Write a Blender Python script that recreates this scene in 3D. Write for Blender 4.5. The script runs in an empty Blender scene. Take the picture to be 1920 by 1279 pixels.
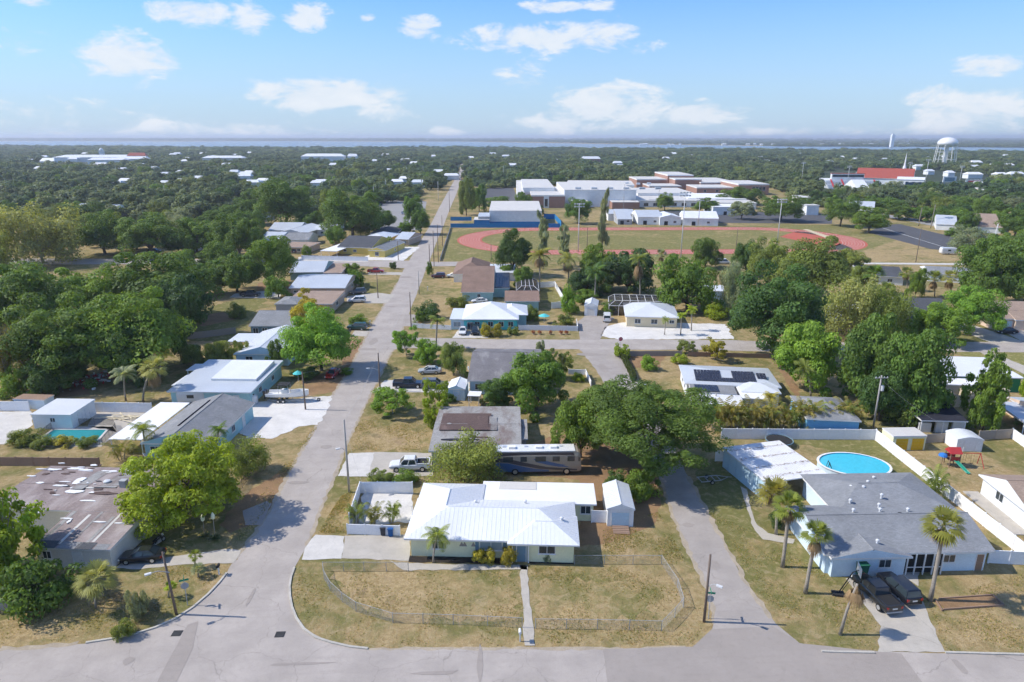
import bpy, bmesh, math, random
import numpy as np
from mathutils import Vector, Matrix

# ---------------------------------------------------------------- camera, sky, sun, exposure
SC = bpy.context.scene
COL = SC.collection
R = math.radians
CAM_H, F_PX, PITCH, YAW = 46.0, 1280.0, math.atan(382.5 / 1280.0), R(2.7)
cam_d = bpy.data.cameras.new('camera'); cam = bpy.data.objects.new('camera', cam_d); COL.objects.link(cam)
cam_d.sensor_width = 36.0; cam_d.lens = 24.0; cam_d.clip_start = 0.5; cam_d.clip_end = 120000
cam.location = (0, 0, CAM_H); cam.rotation_euler = (math.pi / 2 - PITCH, 0, -YAW)
SC.camera = cam

SUN_EL, SUN_AZ_OFF = R(44), R(6)          # sun stands to the left and a little beyond the houses
sd = Vector((math.cos(SUN_EL) * math.cos(SUN_AZ_OFF), -math.cos(SUN_EL) * math.sin(SUN_AZ_OFF), -math.sin(SUN_EL)))
sun_d = bpy.data.lights.new('sun', 'SUN'); sun = bpy.data.objects.new('sun', sun_d); COL.objects.link(sun)
sun_d.energy = 3.7; sun_d.angle = R(0.6); sun_d.color = (1.0, 0.945, 0.855)
sun.rotation_euler = sd.to_track_quat('-Z', 'Y').to_euler(); sun.location = (-60, 20, 80)

W = bpy.data.worlds.new('World'); SC.world = W; W.use_nodes = True
def world_sky():
    nt = W.node_tree; N = nt.nodes; L = nt.links; N.clear()
    out = N.new('ShaderNodeOutputWorld'); bg = N.new('ShaderNodeBackground'); bg.inputs[1].default_value = 0.15
    L.new(bg.outputs[0], out.inputs[0])
    sky = N.new('ShaderNodeTexSky'); sky.sky_type = 'NISHITA'; sky.sun_disc = False
    sky.sun_elevation = SUN_EL; sky.sun_rotation = math.atan2(-sd.x, -sd.y)
    sky.altitude = 50; sky.air_density = 1.0; sky.dust_density = 0.1; sky.ozone_density = 2.6
    hs = N.new('ShaderNodeHueSaturation'); hs.inputs['Saturation'].default_value = 1.3
    L.new(sky.outputs[0], hs.inputs['Color'])
    gd = N.new('ShaderNodeMix'); gd.data_type = 'RGBA'; gd.blend_type = 'MULTIPLY'; gd.inputs[0].default_value = 1.0; gd.inputs['B'].default_value = (.66, .76, .96, 1); L.new(hs.outputs[0], gd.inputs['A'])
    tc = N.new('ShaderNodeTexCoord'); sep = N.new('ShaderNodeSeparateXYZ'); L.new(tc.outputs['Generated'], sep.inputs[0])
    def M(op, a, b=None, c=None, clamp=False):
        n = N.new('ShaderNodeMath'); n.operation = op; n.use_clamp = clamp
        for i, v in enumerate((a, b, c)):
            if v is None: continue
            if isinstance(v, (int, float)): n.inputs[i].default_value = v
            else: L.new(v, n.inputs[i])
        return n.outputs[0]
    x, y, z = sep.outputs[0], sep.outputs[1], sep.outputs[2]
    az = M('ARCTAN2', x, y); el = M('ARCSINE', z)
    # wind-blown fine structure in az/el space, stretched sideways
    cb = N.new('ShaderNodeCombineXYZ'); L.new(M('MULTIPLY', az, 9.0), cb.inputs[0]); L.new(M('MULTIPLY', el, 21.0), cb.inputs[1])
    n1 = N.new('ShaderNodeTexNoise'); n1.inputs['Scale'].default_value = 1.6; n1.inputs['Detail'].default_value = 9; n1.inputs['Roughness'].default_value = 0.62
    n1.inputs['Distortion'].default_value = 0.5
    L.new(cb.outputs[0], n1.inputs['Vector'])
    nz = M('SUBTRACT', n1.outputs[0], 0.5)
    n3 = N.new('ShaderNodeTexNoise'); n3.inputs['Scale'].default_value = 6.0; n3.inputs['Detail'].default_value = 6; n3.inputs['Roughness'].default_value = 0.6
    L.new(cb.outputs[0], n3.inputs['Vector']); nz3 = M('SUBTRACT', n3.outputs[0], 0.5)
    def pix(px, py):
        u, v = (px - 960) / F_PX, -(py - 639.5) / F_PX
        d = Vector((u, v * math.cos(PITCH) - (-1) * -math.sin(PITCH) * 1, 0))
        fw = math.cos(PITCH) + v * math.sin(PITCH); up = v * math.cos(PITCH) - math.sin(PITCH)
        X = u * math.cos(YAW) + fw * math.sin(YAW); Y = -u * math.sin(YAW) + fw * math.cos(YAW)
        return math.atan2(X, Y), math.atan2(up, math.hypot(X, Y))
    # cumulus seen from here: centre px, half-size px, density
    CL = [(360, 22, 95, 34, .95), (470, 30, 50, 45, .7), (575, 30, 52, 36, .95), (30, 72, 75, 32, .6), (245, 112, 110, 55, .95), (785, 52, 48, 28, .95),
          (1010, 72, 165, 36, .9), (1130, 75, 70, 40, .8), (1040, 12, 70, 18, .8), (1125, 10, 45, 14, .7), (615, 180, 165, 40, 1.0), (700, 185, 90, 45, .6),
          (970, 140, 50, 28, .6), (1140, 200, 130, 52, 1.0), (1060, 228, 130, 32, .8), (1310, 212, 95, 27, 1.0), (1860, 125, 90, 24, .85), (1830, 215, 170, 45, .8),
          (1745, 185, 60, 26, .5), (290, 240, 130, 24, .6), (490, 246, 140, 15, .55), (60, 2, 45, 14, .8), (840, 248, 40, 13, .5), (120, 222, 170, 40, .3),
          (690, 33, 20, 12, .7), (1205, 90, 45, 16, .5), (-160, 90, 150, 45, .8), (2120, 70, 150, 40, .8), (-260, 200, 170, 40, .8), (2250, 190, 160, 40, .8), (1500, 250, 300, 14, .35)]
    tot = None
    for (cx, cy, hw, hh, dn) in CL:
        a0, e0 = pix(cx, cy); a1, e1 = pix(cx + hw, cy); _, e2 = pix(cx, cy - hh)
        ka, ke = 1 / abs(a1 - a0), 1 / abs(e2 - e0)
        dx = M('MULTIPLY_ADD', az, ka, -a0 * ka); dy = M('MULTIPLY_ADD', el, ke, -e0 * ke)
        r2 = M('MULTIPLY_ADD', dy, dy, M('MULTIPLY', dx, dx)); f = M('MULTIPLY_ADD', r2, -dn * .75, dn * .8)
        tot = f if tot is None else M('MAXIMUM', tot, f)
    # unseen rest of the sky: scattered cumulus, cover raised to whiten the fill light
    n2 = N.new('ShaderNodeTexNoise'); n2.inputs['Scale'].default_value = 0.55; n2.inputs['Detail'].default_value = 2
    L.new(cb.outputs[0], n2.inputs['Vector'])
    away = M('MULTIPLY', M('SUBTRACT', M('ABSOLUTE', az), 0.78), 6.0, clamp=True)
    over = M('MULTIPLY', M('SUBTRACT', el, 0.26), 10.0, clamp=True)
    gen = M('SUBTRACT', M('MULTIPLY', M('SUBTRACT', n2.outputs[0], 0.49), 4.0), M('MULTIPLY', M('SUBTRACT', 1.0, M('MAXIMUM', away, over)), 3.0))
    tot = M('MAXIMUM', M('MAXIMUM', tot, gen), -.6)
    dens = M('ADD', M('ADD', tot, M('MULTIPLY', nz, 2.6)), M('MULTIPLY', nz3, .8))
    mr = N.new('ShaderNodeMapRange'); mr.interpolation_type = 'SMOOTHSTEP'; mr.clamp = True
    mr.inputs['From Min'].default_value = 0.08; mr.inputs['From Max'].default_value = 0.68; mr.inputs['To Max'].default_value = 0.92
    L.new(dens, mr.inputs['Value'])
    mask = mr.outputs[0]
    # high thin veil near the horizon
    veil = N.new('ShaderNodeMapRange'); veil.clamp = True; veil.interpolation_type = 'SMOOTHSTEP'
    veil.inputs['From Min'].default_value = 0.26; veil.inputs['From Max'].default_value = -0.02; veil.inputs['To Max'].default_value = 0.85
    L.new(el, veil.inputs['Value'])
    m0 = N.new('ShaderNodeMix'); m0.data_type = 'RGBA'; L.new(veil.outputs[0], m0.inputs[0]); L.new(gd.outputs['Result'], m0.inputs['A']); m0.inputs['B'].default_value = (2.05, 2.85, 3.9, 1)
    # cloud bodies: white, a little grey-blue towards their flat bases
    sh = M('MULTIPLY', M('ADD', nz, 0.25), 2.0, clamp=True)
    mc = N.new('ShaderNodeMix'); mc.data_type = 'RGBA'; L.new(sh, mc.inputs[0]); mc.inputs['A'].default_value = (3.4, 3.85, 4.4, 1); mc.inputs['B'].default_value = (4.35, 4.5, 4.7, 1)
    m1 = N.new('ShaderNodeMix'); m1.data_type = 'RGBA'; L.new(mask, m1.inputs[0]); L.new(m0.outputs['Result'], m1.inputs['A']); L.new(mc.outputs['Result'], m1.inputs['B'])
    L.new(m1.outputs['Result'], bg.inputs[0])
world_sky()
W.cycles.sampling_method = 'MANUAL'; W.cycles.sample_map_resolution = 256
SC.view_settings.view_transform = 'Standard'; SC.view_settings.look = 'None'; SC.view_settings.gamma = 1.0
SC.view_settings.exposure = 0.50; SC.view_settings.use_curve_mapping = False
cy = SC.cycles
cy.use_denoising = True; cy.max_bounces = 5; cy.diffuse_bounces = 3; cy.glossy_bounces = 2; cy.transmission_bounces = 3
cy.transparent_max_bounces = 8; cy.volume_bounces = 0; cy.caustics_reflective = False; cy.caustics_refractive = False
cy.use_adaptive_sampling = True; cy.adaptive_threshold = 0.035

# ---------------------------------------------------------------- helpers
CP, SP, CY, SY = math.cos(PITCH), math.sin(PITCH), math.cos(YAW), math.sin(YAW)
def g(px, py, z=0.0):
    """pixel of the photograph -> point of the place on the horizontal plane at height z"""
    u, v = (px - 960) / F_PX, -(py - 639.5) / F_PX
    fw, up = CP + v * SP, v * CP - SP
    X, Y = u * CY + fw * SY, -u * SY + fw * CY
    t = (z - CAM_H) / up
    return Vector((X * t, Y * t, z))
def proj(p):
    dx, dy, dz = p[0], p[1], p[2] - CAM_H
    rt = dx * CY - dy * SY; f = dx * SY + dy * CY
    d = f * CP - dz * SP; u = f * SP + dz * CP
    return (960 + F_PX * rt / d, 639.5 - F_PX * u / d, d)
def hgt(px, py, ty):
    """height of a vertical thing based at pixel (px,py) whose top shows at row ty"""
    b = g(px, py); lo, hi = 0.0, 80.0
    for _ in range(40):
        m = (lo + hi) / 2
        if proj((b.x, b.y, m))[1] > ty: lo = m
        else: hi = m
    return lo
rnd = random.Random(7)

MATS = {}
def nmat(name):
    m = bpy.data.materials.new(name); m.use_nodes = True
    nt = m.node_tree; b = nt.nodes['Principled BSDF']
    MATS[name] = m
    return m, nt, b
def lk(nt, a, b): nt.links.new(a, b)
def noise(nt, vec, scale, detail=4, rough=0.55, dist=0.0):
    n = nt.nodes.new('ShaderNodeTexNoise'); n.inputs['Scale'].default_value = scale; n.inputs['Detail'].default_value = detail
    n.inputs['Roughness'].default_value = rough; n.inputs['Distortion'].default_value = dist
    if vec is not None: nt.links.new(vec, n.inputs['Vector'])
    return n.outputs[0]
def ramp(nt, fac, stops):
    r = nt.nodes.new('ShaderNodeValToRGB'); e = r.color_ramp.elements
    while len(e) < len(stops): e.new(0.5)
    for el, (p, c) in zip(e, stops): el.position = p; el.color = (*c, 1)
    nt.links.new(fac, r.inputs[0]); return r.outputs[0]
def mix(nt, fac, a, b, mode='MIX'):
    n = nt.nodes.new('ShaderNodeMix'); n.data_type = 'RGBA'; n.blend_type = mode
    for k, v in (('A', a), ('B', b)):
        if isinstance(v, tuple): n.inputs[k].default_value = (*v, 1)
        else: nt.links.new(v, n.inputs[k])
    if isinstance(fac, (int, float)): n.inputs[0].default_value = fac
    else: nt.links.new(fac, n.inputs[0])
    return n.outputs['Result']
def mapr(nt, v, a, b, c=0.0, d=1.0):
    n = nt.nodes.new('ShaderNodeMapRange'); n.clamp = True
    for i, k in zip((1, 2, 3, 4), (a, b, c, d)): n.inputs[i].default_value = k
    nt.links.new(v, n.inputs[0]); return n.outputs[0]
def ocoord(nt, scale=(1, 1, 1)):
    t = nt.nodes.new('ShaderNodeTexCoord')
    if scale == (1, 1, 1): return t.outputs['Object']
    m = nt.nodes.new('ShaderNodeMapping'); m.inputs['Scale'].default_value = scale
    nt.links.new(t.outputs['Object'], m.inputs[0]); return m.outputs[0]
def bump(nt, b, h, strength=0.3, dist=0.03):
    n = nt.nodes.new('ShaderNodeBump'); n.inputs['Strength'].default_value = strength; n.inputs['Distance'].default_value = dist
    nt.links.new(h, n.inputs['Height']); nt.links.new(n.outputs[0], b.inputs['Normal'])
def surf(name, col, rough=0.8, var=0.12, scale=0.6, fine=0.08, fscale=9.0, metal=0.0, bmp=0.0, stain=None, spec=0.3):
    """plain weathered surface: base colour, broad fading, fine grain, optional stains"""
    m, nt, b = nmat(name); v = ocoord(nt)
    n1 = noise(nt, v, scale, 5); n2 = noise(nt, v, fscale, 3)
    c = mix(nt, mapr(nt, n1, .3, .7), tuple(k * (1 - var) for k in col), tuple(min(1, k * (1 + var)) for k in col))
    c = mix(nt, mapr(nt, n2, .3, .7, 0, 1), c, mix(nt, 1.0, c, (1 - fine * 2,) * 3, 'MULTIPLY'))
    if stain:
        n3 = noise(nt, v, stain[1], 6, .65)
        c = mix(nt, mapr(nt, n3, stain[2], stain[2] + .16, 0, stain[3] if len(stain) > 3 else .8), c, stain[0])
    lk(nt, c, b.inputs['Base Color']); b.inputs['Roughness'].default_value = rough; b.inputs['Metallic'].default_value = metal
    b.inputs['Specular IOR Level'].default_value = spec
    if bmp: bump(nt, b, n2, bmp)
    return m
def gloss(name, col, rough=0.25, metal=0.0, coat=0.5):
    m, nt, b = nmat(name); b.inputs['Base Color'].default_value = (*col, 1); b.inputs['Roughness'].default_value = rough
    b.inputs['Metallic'].default_value = metal; b.inputs['Coat Weight'].default_value = coat
    v = ocoord(nt); n = noise(nt, v, 2.5, 4); lk(nt, mix(nt, mapr(nt, n, .35, .75, 0, .02), tuple(col), (.32, .30, .28)), b.inputs['Base Color'])
    return m

class MB:
    """collects faces; build() links them as one mesh object"""
    def __init__(s): s.v = []; s.f = []; s.m = []
    def add(s, V, Fs, mi=0):
        o = len(s.v); s.v += [tuple(p) for p in V]; s.f += [tuple(i + o for i in f) for f in Fs]; s.m += [mi] * len(Fs); return s
    def box(s, x0, x1, y0, y1, z0, z1, mi=0):
        V = [(x, y, z) for z in (z0, z1) for y in (y0, y1) for x in (x0, x1)]
        return s.add(V, [(0, 2, 3, 1), (4, 5, 7, 6), (0, 1, 5, 4), (2, 6, 7, 3), (0, 4, 6, 2), (1, 3, 7, 5)], mi)
    def cbox(s, c, d, rz=0.0, mi=0, rx=0.0, ry=0.0):
        Mx = Matrix.Translation(c) @ Matrix.Rotation(rz, 4, 'Z') @ Matrix.Rotation(ry, 4, 'Y') @ Matrix.Rotation(rx, 4, 'X')
        V = [Mx @ Vector((x * d[0] / 2, y * d[1] / 2, z * d[2] / 2)) for z in (-1, 1) for y in (-1, 1) for x in (-1, 1)]
        return s.add(V, [(0, 2, 3, 1), (4, 5, 7, 6), (0, 1, 5, 4), (2, 6, 7, 3), (0, 4, 6, 2), (1, 3, 7, 5)], mi)
    def tube(s, p0, p1, r0, r1=None, n=8, cap=True, mi=0):
        p0, p1 = Vector(p0), Vector(p1); r1 = r0 if r1 is None else r1
        d = (p1 - p0).normalized(); a = d.orthogonal().normalized(); b = d.cross(a)
        V = [p + (a * math.cos(t) + b * math.sin(t)) * r for p, r in ((p0, r0), (p1, r1)) for t in [2 * math.pi * i / n for i in range(n)]]
        Fs = [(i, (i + 1) % n, n + (i + 1) % n, n + i) for i in range(n)]
        if cap: Fs += [tuple(range(n))[::-1], tuple(range(n, 2 * n))]
        return s.add(V, Fs, mi)
    def path(s, P, rs, n=6, mi=0):
        P = [Vector(p) for p in P]
        if isinstance(rs, (int, float)): rs = [rs] * len(P)
        V = []
        for i, (p, r) in enumerate(zip(P, rs)):
            d = (P[min(i + 1, len(P) - 1)] - P[max(i - 1, 0)]).normalized()
            a = d.cross(Vector((0.13, 0.97, 0.2))).normalized(); b = d.cross(a)
            V += [p + (a * math.cos(t) + b * math.sin(t)) * r for t in [2 * math.pi * k / n for k in range(n)]]
        Fs = [(i * n + k, i * n + (k + 1) % n, (i + 1) * n + (k + 1) % n, (i + 1) * n + k) for i in range(len(P) - 1) for k in range(n)]
        Fs += [tuple(range(n))[::-1], tuple((len(P) - 1) * n + k for k in range(n))]
        return s.add(V, Fs, mi)
    def lathe(s, prof, n=16, c=(0, 0, 0), mi=0):
        V = [(c[0] + r * math.cos(2 * math.pi * k / n), c[1] + r * math.sin(2 * math.pi * k / n), c[2] + z) for r, z in prof for k in range(n)]
        Fs = [(i * n + k, i * n + (k + 1) % n, (i + 1) * n + (k + 1) % n, (i + 1) * n + k) for i in range(len(prof) - 1) for k in range(n)]
        Fs += [tuple(range(n))[::-1], tuple((len(prof) - 1) * n + k for k in range(n))]
        return s.add(V, Fs, mi)
    def ext(s, P, z0, z1, mi=0):
        n = len(P); V = [(p[0], p[1], z0) for p in P] + [(p[0], p[1], z1) for p in P]
        return s.add(V, [tuple(range(n))[::-1], tuple(range(n, 2 * n))] + [(i, (i + 1) % n, n + (i + 1) % n, n + i) for i in range(n)], mi)
    def build(s, name, mat, parent=None, loc=None, smooth=False, kind=None):
        me = bpy.data.meshes.new(name); me.from_pydata(s.v, [], s.f)
        ms = mat if isinstance(mat, (list, tuple)) else [mat]
        for k in ms: me.materials.append(k if not isinstance(k, str) else MATS[k])
        if len(ms) > 1: me.polygons.foreach_set('material_index', s.m)
        if smooth: me.shade_smooth()
        me.update()
        o = bpy.data.objects.new(name, me); COL.objects.link(o)
        if parent is not None: o.parent = parent
        if loc is not None: o.location = loc
        if kind: o['kind'] = kind
        return o
def T(name, label, cat, loc=(0, 0, 0), rz=0.0, group=None, scale=None):
    o = bpy.data.objects.new(name, None); COL.objects.link(o); o.empty_display_size = 0.3
    o.location = loc; o.rotation_euler = (0, 0, rz); o['label'] = label; o['category'] = cat
    if group: o['group'] = group
    if scale: o.scale = scale
    return o
def tag(o, label, cat, group=None):
    o['label'] = label; o['category'] = cat
    if group: o['group'] = group
    return o
def dup(o, parent=None):
    c = o.copy(); COL.objects.link(c); c.parent = parent
    for ch in o.children: dup(ch, c)
    return c
def inst(name, me, parent=None, loc=(0, 0, 0), rz=0.0, scale=None):
    o = bpy.data.objects.new(name, me); COL.objects.link(o); o.parent = parent; o.location = loc; o.rotation_euler = (0, 0, rz)
    if scale: o.scale = scale
    return o
def jitter_poly(P, step=1.2, amp=0.10, seed=1):
    r = random.Random(seed); out = []
    for i in range(len(P)):
        a, b = Vector(P[i][:2]), Vector(P[(i + 1) % len(P)][:2]); d = b - a; n = max(1, min(160, int(d.length / step)))
        nn = Vector((-d.y, d.x)).normalized() if d.length > 0 else Vector((0, 0))
        for k in range(n):
            j = 0 if k == 0 else r.uniform(-amp, amp)
            q = a + d * (k / n) + nn * j; out.append((q.x, q.y))
    return out
def sheet(name, pts, z, mat, amp=0.10, step=1.2, kind='structure', world=False, parent=None):
    P = [p if world else tuple(g(p[0], p[1]).xy) for p in pts]
    if amp: P = jitter_poly(P, step, amp, seed=len(name) + int(z * 1e4))
    m = MB(); m.add([(x, y, z) for x, y in P], [tuple(range(len(P)))])
    o = m.build(name, mat, parent)
    me = o.data
    if me.polygons[0].normal.z < 0: me.flip_normals()
    if kind and parent is None: o['kind'] = kind
    return o
# ---------------------------------------------------------------- ground materials
def lawn_mat(name, green=0.5, dirt=0.25, dark=1.0, seed=0.0):
    m, nt, b = nmat(name); v = ocoord(nt)
    mp = nt.nodes.new('ShaderNodeMapping'); mp.inputs['Location'].default_value = (seed * 37, seed * 19, 0); lk(nt, v, mp.inputs[0]); v = mp.outputs[0]
    big = noise(nt, v, 0.045, 5, .6, .6); mid = noise(nt, v, 0.33, 6, .62, .4); fin = noise(nt, v, 2.3, 6, .7, .5); vf = noise(nt, v, 11, 3, .6)
    straw, tan, olive, grn, soil = (.50, .375, .195), (.365, .260, .125), (.225, .205, .075), (.145, .165, .045), (.34, .235, .145)
    k = lambda c: tuple(x * dark for x in c)
    dry = mix(nt, mapr(nt, fin, .42, .58), k(tan), k(straw))
    dry = mix(nt, mapr(nt, mid, .56, .72, 0, dirt * 3), dry, k(soil))
    gr = mix(nt, mapr(nt, fin, .35, .65), k(grn), k(olive))
    a = nt.nodes.new('ShaderNodeMath'); a.operation = 'ADD'; lk(nt, mapr(nt, big, .25, .75, -.30, .30), a.inputs[0]); lk(nt, mid, a.inputs[1])
    a2 = nt.nodes.new('ShaderNodeMath'); a2.operation = 'MULTIPLY_ADD'; lk(nt, fin, a2.inputs[0]); a2.inputs[1].default_value = .55; lk(nt, a.outputs[0], a2.inputs[2])
    t = 1.02 - green * .5
    c = mix(nt, mapr(nt, a2.outputs[0], t - .16, t + .12), dry, gr)
    m2 = noise(nt, v, .9, 6, .7, .8); c = mix(nt, mapr(nt, m2, .50, .66, 0, .45), c, k((.56, .43, .265))); c = mix(nt, mapr(nt, m2, .50, .34, 0, .40), c, k((.20, .165, .075)))
    c = mix(nt, mapr(nt, vf, .42, .58, .38, 0), c, (.11, .09, .04))
    lk(nt, c, b.inputs['Base Color']); b.inputs['Roughness'].default_value = 1.0; b.inputs['Specular IOR Level'].default_value = 0.05
    ad = nt.nodes.new('ShaderNodeMath'); ad.operation = 'MULTIPLY_ADD'; lk(nt, vf, ad.inputs[0]); ad.inputs[1].default_value = .5; lk(nt, fin, ad.inputs[2])
    bump(nt, b, ad.outputs[0], .9, .12)
lawn_mat('lawn', .40, .3, .97); lawn_mat('lawn_green', .95, .1, 1.0, 2.0); lawn_mat('lawn_straw', .20, .5, 1.0, 3.0); lawn_mat('field_grass', .80, .05, 1.05, 4.0)
lawn_mat('verge_green', 1.15, .05, 1.25, 5.0)
def asphalt(name, c0, crack=.45, var=.14, scale=.25):
    m, nt, b = nmat(name); v = ocoord(nt)
    n1 = noise(nt, v, scale, 5, .6); n2 = noise(nt, v, 1.7, 5, .6); n3 = noise(nt, v, 26, 2); st = noise(nt, ocoord(nt, (.12, 1.6, 1)), 1.0, 4)
    c = mix(nt, mapr(nt, n1, .3, .7), tuple(k * (1 - var) for k in c0), tuple(k * (1 + var) for k in c0))
    c = mix(nt, mapr(nt, n2, .5, .78, 0, .35), c, tuple(k * .72 for k in c0))
    c = mix(nt, mapr(nt, st, .52, .7, 0, .25), c, tuple(k * .8 for k in c0))
    c = mix(nt, mapr(nt, n3, .35, .65, .22, 0), c, tuple(k * .5 for k in c0))
    vo = nt.nodes.new('ShaderNodeTexVoronoi'); vo.feature = 'DISTANCE_TO_EDGE'; vo.inputs['Scale'].default_value = .16
    wv = nt.nodes.new('ShaderNodeVectorMath'); wv.operation = 'MULTIPLY_ADD'
    nc = nt.nodes.new('ShaderNodeTexNoise'); nc.inputs['Scale'].default_value = .8; nc.inputs['Detail'].default_value = 5; lk(nt, v, nc.inputs['Vector'])
    lk(nt, nc.outputs['Color'], wv.inputs[0]); wv.inputs[1].default_value = (1.6, 1.6, 0); lk(nt, v, wv.inputs[2]); lk(nt, wv.outputs[0], vo.inputs['Vector'])
    c = mix(nt, mapr(nt, vo.outputs['Distance'], 0, .006, crack, 0), c, tuple(k * .38 for k in c0))
    lk(nt, c, b.inputs['Base Color']); b.inputs['Roughness'].default_value = .92; b.inputs['Specular IOR Level'].default_value = .2
    bump(nt, b, n3, .25, .01)
asphalt('asphalt', (.41, .365, .325)); asphalt('asphalt_patch', (.34, .30, .266), .15, .07); asphalt('asphalt_dark', (.10, .10, .105), .1, .1)
asphalt('asphalt_lane', (.375, .335, .30), .4); asphalt('asphalt_far', (.30, .29, .28), 0, .1, .05); asphalt('concrete', (.47, .43, .37), .35, .10, .6); asphalt('concrete_pale', (.60, .57, .52), .2, .10, .6)
surf('gravel_white', (.74, .71, .66), .95, .10, .4, .16, 14, bmp=.5, stain=((.40, .36, .27), .55, .60, .7))
surf('soil', (.30, .185, .095), 1.0, .22, .35, .15, 6, bmp=.4, stain=((.20, .17, .07), .4, .58, .7))
surf('shade_black', (.045, .036, .03), 1.0, .3, 2, .2, 20, bmp=.6)  # near-black tone holding the shadow strip along the front wall
surf('track_red', (.46, .115, .072), .9, .08, .05, .05, 3); surf('kerb', (.50, .47, .41), .9, .14, .8, .1, 7, stain=((.2, .18, .14), 1.0, .58, .6))
surf('white_line', (.72, .72, .70), .8, .08, .6, .1, 5); surf('sand', (.60, .50, .33), 1, .12, .5, .1, 8)
def water_mat(name, col, rough=.08, sc=2.0, st=.08):
    m, nt, b = nmat(name); v = ocoord(nt); n = noise(nt, v, sc, 4)
    lk(nt, mix(nt, mapr(nt, n, .3, .7), tuple(k * .92 for k in col), tuple(min(1, k * 1.06) for k in col)), b.inputs['Base Color'])
    b.inputs['Roughness'].default_value = rough; b.inputs['IOR'].default_value = 1.33; bump(nt, b, n, st, .2)
water_mat('pool_water', (.03, .27, .29)); water_mat('pool_water_bright', (.07, .50, .64)); water_mat('bay_water', (.12, .17, .21), .25, .02, .3)

# ---------------------------------------------------------------- ground, water, roads
GX, GN, GF = 34000.0, -300.0, 60000.0
m = MB(); m.add([(-GX, GN, 0), (GX, GN, 0), (GX, GF, 0), (-GX, GF, 0)], [(0, 1, 2, 3)]); gr = m.build('ground', 'lawn'); gr['kind'] = 'structure'

bay = [(-400, 265), (0, 265), (120, 264.6), (330, 265.6), (520, 264.8), (720, 265.8), (860, 265.6), (1000, 268), (1150, 270.5), (1350, 273), (1500, 275), (1700, 275.5), (1900, 277), (2300, 277),
       (2300, 289), (1900, 289), (1700, 287), (1500, 285), (1350, 283.5), (1150, 282.5), (1000, 281), (800, 279), (620, 281), (470, 279.5), (300, 280), (140, 277), (0, 276), (-400, 276)]
sheet('bay_water', bay, .6, 'bay_water', amp=18, step=90)
sheet('bay_water', [(600, 261.2), (830, 261.4), (1060, 261.3), (1060, 260.2), (840, 259.9), (640, 260.3)], .7, 'bay_water', amp=0)

# bare soil, straw and green patches in the yards
for i, P in enumerate([[(1000, 830), (1100, 800), (1180, 830), (1232, 890), (1240, 940), (1225, 985), (1150, 1015), (1088, 1025), (1086, 900), (1010, 893)],
          [(410, 985), (455, 930), (515, 890), (560, 870), (530, 930), (470, 985), (430, 1000)], [(95, 690), (150, 705), (170, 740), (60, 748), (30, 740)],
          [(565, 715), (640, 690), (655, 690), (630, 735), (575, 742)], [(1160, 660), (1250, 665), (1235, 690), (1180, 690)],
          [(350, 595), (420, 585), (440, 600), (380, 612)], [(1450, 670), (1480, 690), (1510, 760), (1490, 745)], [(640, 640), (690, 640), (672, 690), (640, 690)],
          [(485, 530), (545, 524), (540, 545), (480, 548)]]):
    sheet('bare_soil', P, .008, 'soil', amp=.3, step=1.0)
for P, mt in [([(300, 600), (450, 560), (500, 560), (440, 640), (340, 640)], 'lawn_green'),
          ([(1010, 528), (1032, 528), (1058, 568), (1012, 568)], 'lawn_green'), ([(1790, 659), (1850, 659), (1960, 720), (1920, 735)], 'verge_green'), ([(1855, 660), (1960, 660), (1960, 705)], 'verge_green'),
          ([(1770, 612), (1860, 610), (1930, 640), (1765, 642)], 'lawn_green'), ([(1330, 862), (1385, 870), (1425, 975), (1420, 1000), (1330, 960), (1300, 905)], 'lawn_green'),
          ([(1380, 815), (1640, 815), (1790, 940), (1700, 930), (1540, 840)], 'lawn_green'), ([(690, 805), (790, 810), (790, 845), (660, 845)], 'lawn_straw'),
          ([(620, 1065), (960, 1072), (970, 1160), (740, 1160), (640, 1110)], 'lawn_straw'), ([(1010, 1090), (1200, 1085), (1225, 1150), (1010, 1190)], 'lawn_straw'),
          ([(0, 1165), (90, 1160), (150, 1195), (0, 1213)], 'lawn_straw'), ([(1620, 470), (1700, 445), (1800, 490), (1600, 492)], 'lawn_straw')]:
    sheet('lawn_patch', P, .006, mt, amp=.7, step=.8)

roadL = [(161, 1206), (250, 1190), (330, 1160), (390, 1115), (425, 1075), (440, 1050), (470, 1010), (505, 960), (545, 880), (590, 805), (620, 745), (650, 700), (672, 660), (700, 605), (722, 570), (745, 530), (757, 505),
         (765, 492), (790, 450), (808, 420), (822, 392), (838, 363), (848, 345), (862, 320), (866, 305)]
roadR = [(872, 305), (870, 320), (862, 345), (855, 365), (843, 393), (833, 420), (818, 455), (805, 490), (795, 515), (780, 555), (765, 592), (748, 633), (738, 655), (725, 680), (705, 720), (680, 770), (657, 820), (640, 860),
         (625, 900), (605, 945), (590, 985), (572, 1030), (552, 1065), (543, 1100), (548, 1140), (570, 1180), (620, 1205), (690, 1217)]
sheet('road', roadL + roadR + [(690, 1300), (161, 1300)], .012, 'asphalt', amp=.10)
sheet('road', [(-400, 1222), (0, 1217), (161, 1207), (690, 1217), (1000, 1216), (1200, 1217), (1300, 1216), (1500, 1206), (1560, 1222), (1640, 1223), (1920, 1226), (2300, 1230), (2300, 1560), (-400, 1560)], .016, 'asphalt', amp=.08)
laneL = [(1300, 1211), (1330, 1197), (1338, 1170), (1335, 1130), (1315, 1080), (1290, 1030), (1265, 975), (1245, 920), (1235, 895), (1195, 820), (1150, 745), (1115, 690), (1085, 653)]
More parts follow.
